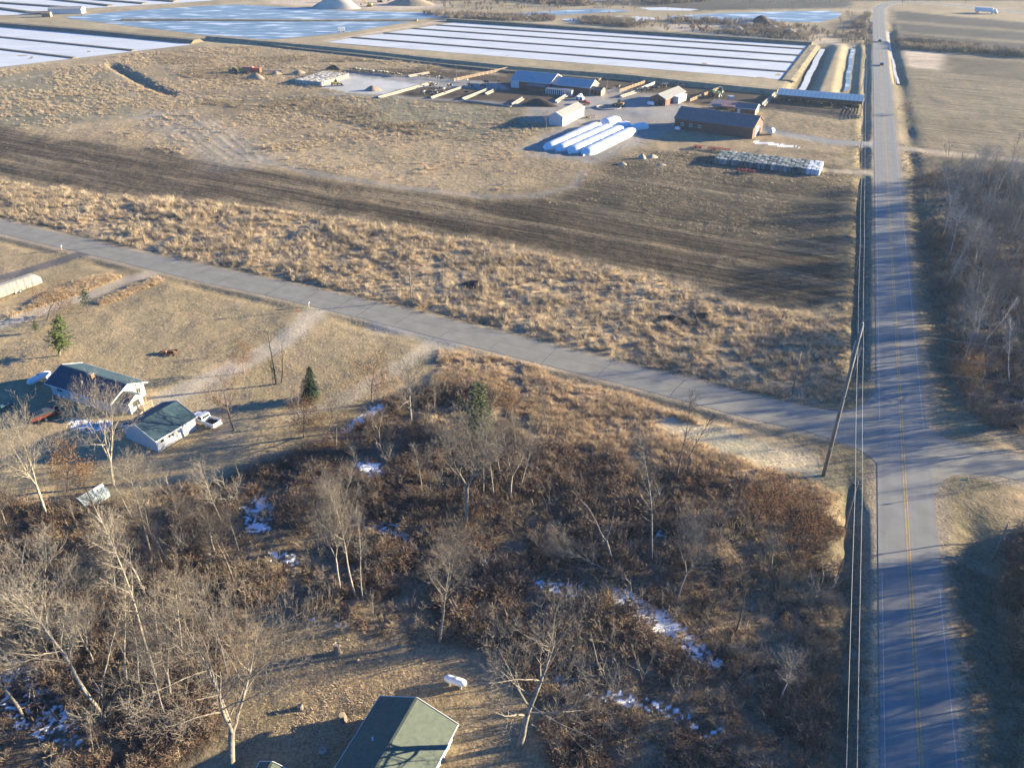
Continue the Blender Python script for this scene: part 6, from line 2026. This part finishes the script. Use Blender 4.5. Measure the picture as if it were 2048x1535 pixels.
def tank(label, a, b, r, zc=None, leg=True, m=None, group=None):
    A, B = W(*a), W(*b)
    L = (B - A).length
    t = thing('propane_tank', label, 'propane tank', (A.x, A.y, gz(A.x, A.y)), math.atan2(B.y - A.y, B.x - A.x), group)
    z = zc or r + .3
    pts, rad = [], []
    for f, k in ((0, .05), (.03, .45), (.08, .75), (.16, .95), (.22, 1), (.78, 1), (.84, .95), (.92, .75), (.97, .45), (1, .05)):
        pts.append((f * L, 0, z)); rad.append(r * k)
    MB().tube(pts, rad, 18).build('shell', m or M_tank, t, True)
    if leg:
        for x in (.25, .75):
            MB().box(x * L - .1, x * L + .1, -r * .7, r * .7, -.1, z - r * .75).build('saddle', M_conc, t)
    MB().tube([(L / 2, 0, z + r - .04), (L / 2, 0, z + r + .18)], .2, 10).build('valve_dome', M_metal, t)
    return t
tank('white propane tank on the lower yard beside the wide bare tree', (889, 1363), (934, 1377), .46)
tank('long white propane tank at the left end of the ranch house', (57, 776), (104, 752), .62, .95)
tank('white fuel tank at the left corner of the large brown barn', (1349, 261), (1360, 262.5), .65)
tank('white fuel tank beside the small tin roofed barn', (1294, 211), (1308, 212.5), .75)
tank('pale round tank standing at the right end of the large brown barn', (1538, 271), (1545, 267), 1.1, 1.3, True, mat('pale_blue_tank', (.42, .5, .52), .4, .1, 1))
# small yard things near the ranch house
g = W(345, 832)
t = thing('lamp_post', 'slim yard lamp with a white globe behind the garage', 'lamp', (g.x, g.y, gz(g.x, g.y)))
MB().tube([(0, 0, -.1), (0, 0, 2.5)], .05, 8).build('post', M_steel, t)
MB().tube([(0, 0, 2.5), (0, 0, 2.6), (0, 0, 2.75), (0, 0, 2.9), (0, 0, 2.97)], [.06, .16, .2, .15, .03], 12).build('globe', M_trim, t, True)
g = W(62, 846)
t = thing('utility_trailer', 'low red sided trailer with a dark cover in the shade below the house', 'trailer', (g.x, g.y, gz(g.x, g.y)), R(38))
o = MB().box(0, 4.6, -1, 1, .5, .72).build('bed', M_obj, t); o.color = (.12, .035, .03, 1)
for y in (-1.02, .94):
    o = MB().box(0, 4.6, y, y + .08, .721, 1.15).build('side_board', M_obj, t); o.color = (.14, .04, .03, 1)
MB().prism([(.2, .73), (4.3, .73), (3.9, 1.35), (2.2, 1.5), (.6, 1.3)], -.85, .85).build('cover', mat('dark_cover', (.05, .06, .07), .7, .2, 2), t)
for s in (-1, 1):
    wheel(t, 2.2, s * 1.18, .36, .2)
MB().beam((4.6, 0, .55), (6, 0, .5), .1).build('tow_bar', M_steel, t)
g = W(4, 822)
t = thing('atv', 'blue and white quad bike in the shade at the left edge', 'quad bike', (g.x, g.y, gz(g.x, g.y)), R(45))
o = MB().prism([(0, .5), (1.8, .5), (1.9, .85), (1.3, 1.0), (.7, .8), (0, .9)], -.35, .35).build('body', M_obj, t); o.color = (.05, .11, .14, 1)
MB().beam((1.2, -.4, 1.15), (1.2, .4, 1.15), .06).build('handlebar', M_steel, t)
for x in (.25, 1.55):
    for s in (-1, 1):
        wheel(t, x, s * .5, .3, .24)
g = W(235, 868)
t = thing('planter_box', 'pale concrete planter box behind the house tree', 'planter', (g.x - 2, g.y + 1, gz(g.x, g.y)), R(-25))
for x0, x1, y0, y1 in ((0, 2, 0, .15), (0, 2, .85, 1), (0, .15, .151, .849), (1.85, 2, .151, .849)):
    MB().box(x0, x1, y0, y1, -.1, .5).build('side_board', M_conc, t)
MB().box(.151, 1.849, .151, .849, 0, .4).build('soil', M_dung, t)

def stump(label, b, r, h, seed):
    g = W(*b)
    t = thing('tree_stump', label, 'stump', (g.x, g.y, gz(g.x, g.y)), seed)
    rs = random.Random(seed)
    n = 12
    vs, fs = [], []
    for z, k in ((-.1, 1.5), (.12, 1.15), (h * .5, .95), (h, .9)):
        for j in range(n):
            a = 2 * math.pi * j / n
            q = r * k * (1 + rs.uniform(-.16, .16))
            vs.append((math.cos(a) * q, math.sin(a) * q, z + (rs.uniform(-.12, .12) if z == h else 0)))
    for i in range(3):
        for j in range(n):
            fs.append((i * n + j, i * n + (j + 1) % n, (i + 1) * n + (j + 1) % n, (i + 1) * n + j))
    MB().add(vs, fs).build('bark', M_oldwood, t)
    MB().add([vs[3 * n + j] for j in range(n)], [tuple(range(n))]).build('cut_face', M_wood, t)
stump('tall jagged stump in the middle of the lower yard', (676, 1306), .38, 1.5, 1)
stump('stump with dead grass left of the lower house roof', (686, 1441), .42, .9, 2)
stump('small stump at the left of the lower yard', (601, 1416), .28, .6, 3)
stump('low stump right of the tall jagged one', (716, 1322), .22, .3, 4)
g = W(645, 1501)
t = thing('well_cover', 'round concrete lid set in the shaded grass left of the lower house', 'lid', (g.x, g.y, gz(g.x, g.y)))
MB().tube([(0, 0, -.1), (0, 0, .10), (0, 0, .13)], [.45, .45, .41], 24).build('lid', M_conc, t)
MB().box(-.08, .08, -.02, .02, .131, .16).build('handle', M_steel, t)
g = W(419, 1112)
t = thing('boulder', 'grey boulder at the foot of the snapped trunk in the brush', 'boulder', (g.x, g.y, gz(g.x, g.y)))
o = heap('stone', None, None, None, .8, .6, .8, M_rock, 0, 41, .3, None, (g.x, g.y)); o.parent = t; o.location = (0, 0, 0)

# fallen crown by the lower snow
g = W(1268, 1166)
t = thing('fallen_tree', 'fallen tree with its twiggy crown spread left over the lower brush', 'fallen tree', (g.x, g.y, gz(g.x, g.y)))
h0, me0, _ = PROTO['fan']
t.rotation_euler = (0, R(-72), R(-12))
t.scale = (.62, .62, .62)
for part, m in zip(('trunk', 'crown'), me0):
    o = link(part, m, t); o.color = GREY
def log(label, a, b, r, col=PALE):
    A, B = W(*a), W(*b)
    A.z, B.z = gz(A.x, A.y) + .35, gz(B.x, B.y) + .45
    t = thing('fallen_log', label, 'log', A)
    pts = [(B - A) * (i / 8) + Vector((math.sin(i * 1.3 + A.x) * .15, math.cos(i * 1.7) * .15, .12 * math.sin(i * .8))) for i in range(9)]
    o = MB().tube(pts, [r * (1 - i * .09) for i in range(9)], 8).build('trunk', M_bark, t, True); o.color = col
    rs = random.Random(int(A.x * 10))
    for i in range(3, 9):
        d = Vector((rs.uniform(-1, 1), rs.uniform(-1, 1), rs.uniform(.1, .9))).normalized()
        L = rs.uniform(.8, 2.4)
        o = MB().tube([pts[i], pts[i] + d * L * .5, pts[i] + d * L + Vector((0, 0, .2))], [r * .35, r * .22, .02], 5).build('branch', M_bark, t); o.color = col
log('long grey trunk lying across the dark brush at the left edge', (0, 1056), (225, 1058), .2, GREY)
log('pale broken trunk lying in the brush at the far left', (8, 1068), (95, 1110), .26)
log('pale log lying beside the snow at the lower left', (35, 1420), (68, 1408), .24)
log('bent dead trunk near the top right of the lower left wood', (430, 1112), (530, 1160), .1)
log('fallen limb in front of the tallest middle tree', (1000, 940), (1045, 900), .14)
log('thin fallen stem in the brush above the lower yard tree', (1190, 1320), (1260, 1350), .1, GREY)
log('small broken pale branch in the brown weeds left of the pale clump', (505, 1155), (535, 1140), .1)
log('fallen trunk in the dark hollow above the tallest tree', (800, 915), (850, 905), .16)

# --- poles and wires
M_pole = mat('utility_pole_wood', (.20, .175, .15), .9, .25, 1.2, stretch=(6, 6, .6))
M_wire = mat('wire', (.36, .36, .36), .4, .05, 5, metal=.4)
M_wire2 = mat('dark_wire', (.20, .21, .22), .5, .05, 5)
def pole(label, g, h, r=.16, arm=None, group=None, rz=0):
    t = thing('utility_pole', label, 'utility pole', (g[0], g[1], gz(g[0], g[1])), rz, group)
    MB().tube([(0, 0, -.2), (0, 0, h * .5), (0, 0, h)], [r, r * .85, r * .68], 10).build('post', M_pole, t, True)
    if arm:
        a = MB().beam((-arm / 2, 0, h - .5), (arm / 2, 0, h - .5), .12).build('crossarm', M_oldwood, t)
        for x in (-arm / 2 + .1, arm / 2 - .1):
            MB().tube([(x, 0, h - .45), (x, 0, h - .2)], .05, 6).build('insulator', M_metal, a)
    else:
        MB().tube([(0, 0, h), (0, 0, h + .25)], .06, 6).build('insulator', M_metal, t)
    return t
def wire(label, a, b, sag, r, m, name='power_line', group=None):
    a, b = Vector(a), Vector(b)
    pts = [a.lerp(b, i / 16) - Vector((0, 0, 4 * sag * (i / 16) * (1 - i / 16))) for i in range(17)]
    t = MB().tube(pts, r, 5, True).build(name, m)
    return tag(t, label, 'wire', group)
BP = W(1647, 950)
bp = pole('very tall grey utility pole leaning over the road junction, with long insulators', BP, 26, .30)
for k, (z, sx) in enumerate(((25.6, 1), (23.2, -1), (20.8, 1))):
    MB().tube([(sx * .25, .1, z), (sx * .25, .1, z - 1.9)], .09, 6).build('insulator', M_metal, bp)
for z in (5, 9.5, 14):
    MB().box(-.1, .1, -.34, -.2, z, z + .35).build('band', M_metal, bp)
P2 = (135.0, 78.0)
for k, z in enumerate((25.4, 22.8, 20.3, 17.8)):
    wire(['topmost', 'second', 'third', 'lowest'][k] + ' wire running right from the very tall pole over the woods', (BP.x, BP.y, z), (P2[0], P2[1], z - 1.0), 1.6, .022, M_wire2)
ps = [tuple(MR0 + MRD * s - MRN * d) for s, d in ((-40, 8.0), (36.6, 8.0), (76, 8.2), (130, 8.4), (186, 8.6), (240, 8.8), (300, 9), (360, 9), (430, 9), (500, 9), (570, 9))]
where = ['below the frame', 'with two wires at the left ditch near the bottom right', 'at the corner just past the side road', 'beside the ploughed field on the left verge', 'level with the bale block on the left verge',
         'near the farm entrance on the left verge', 'beside the blue panelled shelter', 'between the two snowy ditches and the road', 'left of the main road by the bog beds', 'left of the main road beyond the bog beds', 'furthest away left of the main road']
RX = rd - math.pi / 2
for i, q in enumerate(ps):
    if i:
        pole('slim utility pole ' + where[i], q, 8.2, .12, 1.1, 'utility poles along the main road', RX)
for i in range(len(ps) - 1):
    for k, off in enumerate((-.45, .45)):
        a = (ps[i][0] + MRN[0] * off, ps[i][1] + MRN[1] * off, 8.0)
        b = (ps[i + 1][0] + MRN[0] * off, ps[i + 1][1] + MRN[1] * off, 8.0)
        wire(('left' if k == 0 else 'right') + ' wire up to pole ' + where[i + 1], a, b, .5, .024 if i < 3 else .03, M_wire, 'power_line', 'wires of the road side pole line')
wherep = ['just left of the junction in the straw meadow', 'in the meadow ditch above the middle of the side road', 'in the meadow above the left part of the side road']
for i, b in enumerate(((1584, 787), (823, 602), (290, 489))):
    pole('pale utility pole ' + wherep[i], W(*b), 8.4, .13, 1.0, 'utility poles along the side road', R(60))
pole('short grey pole on the right verge at the lower right edge', W(1985, 1119), 6.5, .13)
pole('white light pole in the cattle yard left of the blue barn', W(913, 163), 7.0, .13)
pole('yard light pole right of the empty pen, near the blue barn', W(994, 165), 5.5, .1)
pole('light pole right of the blue roofed barn', W(1214, 184), 5.0, .1)
pole('light pole by the white fence of the feeding herd', W(1263, 187), 5.0, .1)
pole('light pole behind the open brown shed', W(1440, 206), 6.5, .1)

# --- signs, mailboxes, stakes
def sign(label, b, h, w, ht, col, rz, cat='sign', name='street_sign'):
    g = W(*b)
    t = thing(name, label, cat, (g.x, g.y, gz(g.x, g.y)), rz)
    MB().tube([(0, 0, -.1), (0, 0, h)], .035, 6).build('post', M_metal, t)
    o = MB().box(-w / 2, w / 2, -.05, -.036, h - ht, h).build('plate', M_obj, t); o.color = col
    return t
GRN = (.03, .30, .24, 1)
sign('green street name sign on the far corner of the junction', (1712, 800), 2.5, 1.1, .26, GRN, R(10))
sign('green street name sign on the right corner of the junction', (1918, 985), 2.5, 1.1, .26, GRN, R(0))
sign('brown backed stop sign post beside the very tall pole', (1672, 905), 2.2, .3, .45, (.16, .12, .09, 1), R(15), 'sign', 'road_sign')
def mailbox(label, b):
    g = W(*b)
    t = thing('mailbox', label, 'mailbox', (g.x, g.y, gz(g.x, g.y)), R(60))
    MB().box(-.06, .06, -.06, .06, -.1, 1.05).build('post', M_wood, t)
    MB().prism([(-.14, 1.05), (.14, 1.05), (.14, 1.2), (.09, 1.3), (0, 1.34), (-.09, 1.3), (-.14, 1.2)], -.3, .3).build('box', M_tank, t)
    MB().box(.145, .16, -.2, -.12, 1.2, 1.42).build('flag', M_red, t)
mailbox('white mailbox at the mouth of the house drive', (618, 614))
mailbox('white mailbox beside the asphalt drive at the far left', (124, 500))
sign('orange and white marker post beside the house drive', (596, 630), 1.3, .25, .9, (.55, .16, .08, 1), R(20), 'marker', 'marker_post')
sign('small white marker at the end of the dirt drive', (322, 563), 1.0, .2, .4, (.7, .7, .7, 1), R(20), 'marker', 'marker_post')
sign('orange survey stake on the bright grass by the junction', (1452, 852), .8, .22, .3, (.75, .12, .05, 1), R(20), 'stake', 'survey_stake')
sign('pink survey stake left of the orange one', (1424, 845), .8, .1, .25, (.6, .2, .25, 1), R(20), 'stake', 'survey_stake')
sign('short wooden stake in the orange grass above the grove', (950, 728), .9, .16, .5, (.4, .22, .1, 1), R(20), 'stake', 'survey_stake')
sign('thin wooden post at the left edge of the farm entrance', (1712, 318), 1.0, .14, .4, (.2, .16, .12, 1), R(20), 'post', 'field_post')

# --- far things
def truck(label, at, rz, col, L=14):
    t = thing('truck', label, 'truck', (at[0], at[1], .1), rz)
    o = MB().box(-L / 2, L / 2 - 3.5, -1.3, 1.3, 1.1, 4.0).build('trailer_body', M_obj, t); o.color = (*col, 1)
    o = MB().prism([(L / 2 - 3.2, .6), (L / 2, .6), (L / 2, 1.6), (L / 2 - 1, 2.0), (L / 2 - 1.2, 3.3), (L / 2 - 3.2, 3.3)], -1.2, 1.2).build('cab', M_obj, t); o.color = (*col, 1)
    for x in (-L / 2 + 1.5, -L / 2 + 2.7, L / 2 - 3.8, L / 2 - 1):
        for s in (-1, 1):
            wheel(t, x, s * 1.1, .5, .3)
truck('white lorry on the far road at the upper right', W(1971, 27), R(-35), (.6, .62, .65), 16)
def farshed(label, px, L, D, wh, rz, mr, mw=M_white):
    g = W(*px)
    t = thing('far_shed', label, 'shed', (g.x, g.y, 0), rz)
    gable(t, 0, 0, L, D, wh, 1.2, mw, mr, .2, .2)
farshed('long white shed on the dike beyond the left beds', (98, 29), 24, 10, 3.5, R(8), M_roofgrey)
farshed('tiny brown pump house left of the long white shed', (84, 35), 6, 5, 2.6, R(8), M_oldwood, M_oldwood)
farshed('long white plastic tunnel shed on the horizon field', (1113, 4.5), 80, 12, 3.0, R(14), M_tank)
# round stone ring
g = W(1217, 215)
t = thing('stone_ring', 'round pale kerb ring of feed in the farm yard', 'kerb ring', (g.x, g.y, gz(g.x, g.y)))
for k in range(26):
    a = 2 * math.pi * k / 26
    MB().beam((5.2 * math.cos(a), 4.6 * math.sin(a), .15), (5.2 * math.cos(a + .225), 4.6 * math.sin(a + .225), .15), .4, .5).build('kerb_stone', M_conc, t)
for px, py, lab in ((1155, 199, 'white calf hutch left of the red pickup'), (1163, 200, 'white calf hutch directly above the red pickup'), (1160, 195, 'white calf hutch nearest the calf shelter')):
    g = W(px, py)
    t = thing('calf_hutch', lab, 'calf hutch', (g.x, g.y, gz(g.x, g.y)), R(-20))
    MB().prism([(-.9, 0), (.9, 0), (.75, 1.1), (.3, 1.45), (-.3, 1.45), (-.75, 1.1)], -1.1, 1.1).build('shell', M_tank, t)
    MB().box(-.35, .35, -1.12, -1.105, 0, .9).build('opening', M_dark, t)  # solid dark panel, the hutch's inner shade put into its colour
t = thing('old_wagon_frame', 'rusted flat wagon frame beside the white machine shed', 'wagon', tuple(W(1174, 237)[:2]) + (0,), R(40))
o = MB().box(0, 4, -.9, .9, .6, .75).build('deck', M_oldwood, t)
for x in (.6, 3.4):
    for s in (-1, 1):
        wheel(t, x, s * .95, .4)
t = thing('feeder', 'grey metal feeder in the empty paddock behind the open shed', 'feeder', tuple(W(1461, 203)[:2]) + (0,), R(10))
MB().prism([(-1, 1.0), (1, 1.0), (1.2, 2.3), (-1.2, 2.3)], -1.2, 1.2).build('hopper', M_metal, t)
for x in (-.9, .9):
    for y in (-1, 1):
        MB().beam((x, y, -.1), (x, y, 1.0), .1).build('leg', M_steel, t)

# --- cattle
def cow_mesh():
    mb = MB()
    # trunk: rings from tail to muzzle (x, z centre, half width, half height)
    rings = [(-1.02, 1.18, .10, .14), (-.92, 1.16, .26, .30), (-.55, 1.10, .33, .36), (-.05, 1.06, .37, .40), (.40, 1.10, .33, .38), (.72, 1.18, .24, .30), (.98, 1.30, .15, .20), (1.16, 1.38, .14, .17), (1.38, 1.27, .12, .14), (1.56, 1.14, .085, .09)]
    n = 10
    vs, fs = [], []
    for x, z, a, b in rings:
        for k in range(n):
            t = 2 * math.pi * k / n
            vs.append((x, a * math.cos(t), z + b * math.sin(t)))
    for i in range(len(rings) - 1):
        for k in range(n):
            fs.append((i * n + k, (i + 1) * n + k, (i + 1) * n + (k + 1) % n, i * n + (k + 1) % n))
    fs.append(tuple(range(n))); fs.append(tuple((len(rings) - 1) * n + k for k in range(n - 1, -1, -1)))
    mb.add(vs, fs)
    for s in (-1, 1):
        mb.tube([(-.78, s * .19, 1.05), (-.68, s * .20, .72), (-.84, s * .20, .42), (-.80, s * .20, -.02)], [.17, .11, .06, .06], 7)
        mb.tube([(.52, s * .19, 1.0), (.54, s * .19, .50), (.52, s * .19, .42), (.53, s * .19, -.02)], [.13, .07, .065, .055], 7)
        mb.tube([(1.12, s * .12, 1.48), (1.08, s * .30, 1.46)], [.05, .02], 5)
    mb.tube([(-1.02, 0, 1.28), (-1.12, 0, .9), (-1.10, 0, .55)], [.03, .025, .05], 5)
    return mb
def hide_mat():
    m, t, b = new_mat('cattle_hide')
    N, L = t.nodes, t.links
    oi = N.new('ShaderNodeObjectInfo')
    tc = N.new('ShaderNodeTexCoord')
    nz = N.new('ShaderNodeTexNoise'); nz.noise_dimensions = '4D'
    nz.inputs['Scale'].default_value = 1.3
    nz.inputs['Detail'].default_value = 1
    L.new(tc.outputs['Object'], nz.inputs[0])
    mu = N.new('ShaderNodeMath'); mu.operation = 'MULTIPLY'; mu.inputs[1].default_value = 40
    L.new(oi.outputs['Random'], mu.inputs[0]); L.new(mu.outputs[0], nz.inputs['W'])
    cr = N.new('ShaderNodeValToRGB')
    e = cr.color_ramp.elements
    e[0].position, e[1].position = .56, .58
    e[0].color = (.02, .018, .016, 1)
    e[1].color = (.45, .43, .40, 1)
    L.new(nz.outputs[0], cr.inputs[0])
    L.new(cr.outputs[0], b.inputs['Base Color'])
    b.inputs['Roughness'].default_value = .8
    return m
cow0 = cow_mesh().build('cow', [hide_mat()], None, True)
cme = cow0.data
bpy.data.objects.remove(cow0)
rs = random.Random(9)
def herd(pts, label, group, jit=1.5, rz=None):
    for x, y in pts:
        g = W(x, y)
        o = link('cow', cme)
        gx, gy = g.x + rs.uniform(-jit, jit), g.y + rs.uniform(-jit, jit)
        o.location = (gx, gy, gz(gx, gy))
        o.rotation_euler = (0, 0, rs.uniform(0, 6.28) if rz is None else rz + rs.gauss(0, .25))
        s = rs.uniform(.95, 1.15)
        o.scale = (s, s, s)
        tag(o, label, 'cow', group)
herd([(847, 189), (852, 186), (863, 188), (870, 185), (875, 188), (880, 182), (893, 182), (891, 186), (900, 176), (897, 174), (868, 175), (862, 171), (876, 172), (890, 160), (878, 158), (855, 157), (845, 155)],
     'black and white cow standing in the pen right of the concrete pad', 'cows in the pen right of the concrete pad')
herd([(936, 190), (935, 174), (940, 165), (965, 166), (972, 168), (996, 165), (946, 175), (970, 176), (975, 177)], 'black and white cow in the yard between concrete pad and blue barn', 'cows in the yard left of the blue barn')
herd([(702 + i * 4.3, 140.2 + i * .55) for i in range(24)], 'cow in the long row feeding behind the concrete pad', 'cows feeding behind the concrete pad', .6, R(-117))
herd([(1281 + i * 3.2, 184 - i * .68) for i in range(16)], 'dark cow feeding along the white plank fence', 'cows feeding along the white plank fence', .7, R(120))
herd([(1212, 178), (1233, 178), (1240, 176), (1300, 182), (1310, 180), (1322, 176), (1330, 172), (1345, 171), (1352, 168), (1362, 172), (1370, 168)], 'cow loose in the muddy yard behind the farm lane', 'cows in the muddy yard')
herd([(1600, 205), (1612, 208), (1640, 212), (1585, 207), (1560, 205), (1680, 222), (1695, 224), (1665, 212)], 'dark cow in the yard of the blue panelled shelter', 'cows at the blue panelled shelter', 1.2)

# --- far trees one by one
random.seed(31)
spots = [(925, 30, 26), (1100, 34, 20), (1130, 33, 16), (1180, 36, 20), (1220, 38, 22), (1246, 24, 24), (1268, 26, 26), (1290, 24, 24), (1335, 20, 22), (1365, 24, 20), (1430, 24, 20), (1470, 18, 18), (1500, 14, 18), (1540, 16, 18),
         (1590, 20, 22), (1610, 14, 20), (1680, 60, 34), (1690, 75, 34), (1702, 48, 36), (1712, 66, 32), (1722, 80, 26), (1728, 52, 30), (1695, 40, 28), (1668, 80, 20), (1655, 76, 18), (1470, 54, 16), (1440, 50, 14), (1410, 46, 14),
         (1380, 46, 14), (1300, 50, 14), (1260, 48, 16), (1185, 44, 14), (1805, 12, 22), (1815, 9, 24), (1830, 10, 18), (1880, 6, 18), (1930, 12, 16), (1850, 92, 18), (1880, 96, 20), (1815, 88, 16), (1920, 100, 16), (1965, 104, 14)]
for i, (x, y, h) in enumerate(spots):
    plant_px(random.choice(['wood', 'wood2', 'wood3']), 'far_tree', 'small far bare tree among the ponds and fields near the horizon', (x, y), (x, y - h * .8), 'tree', random.choice([TAN, GREY, BROWN, TAN]), None, 'far bare trees near the horizon', 1.3)
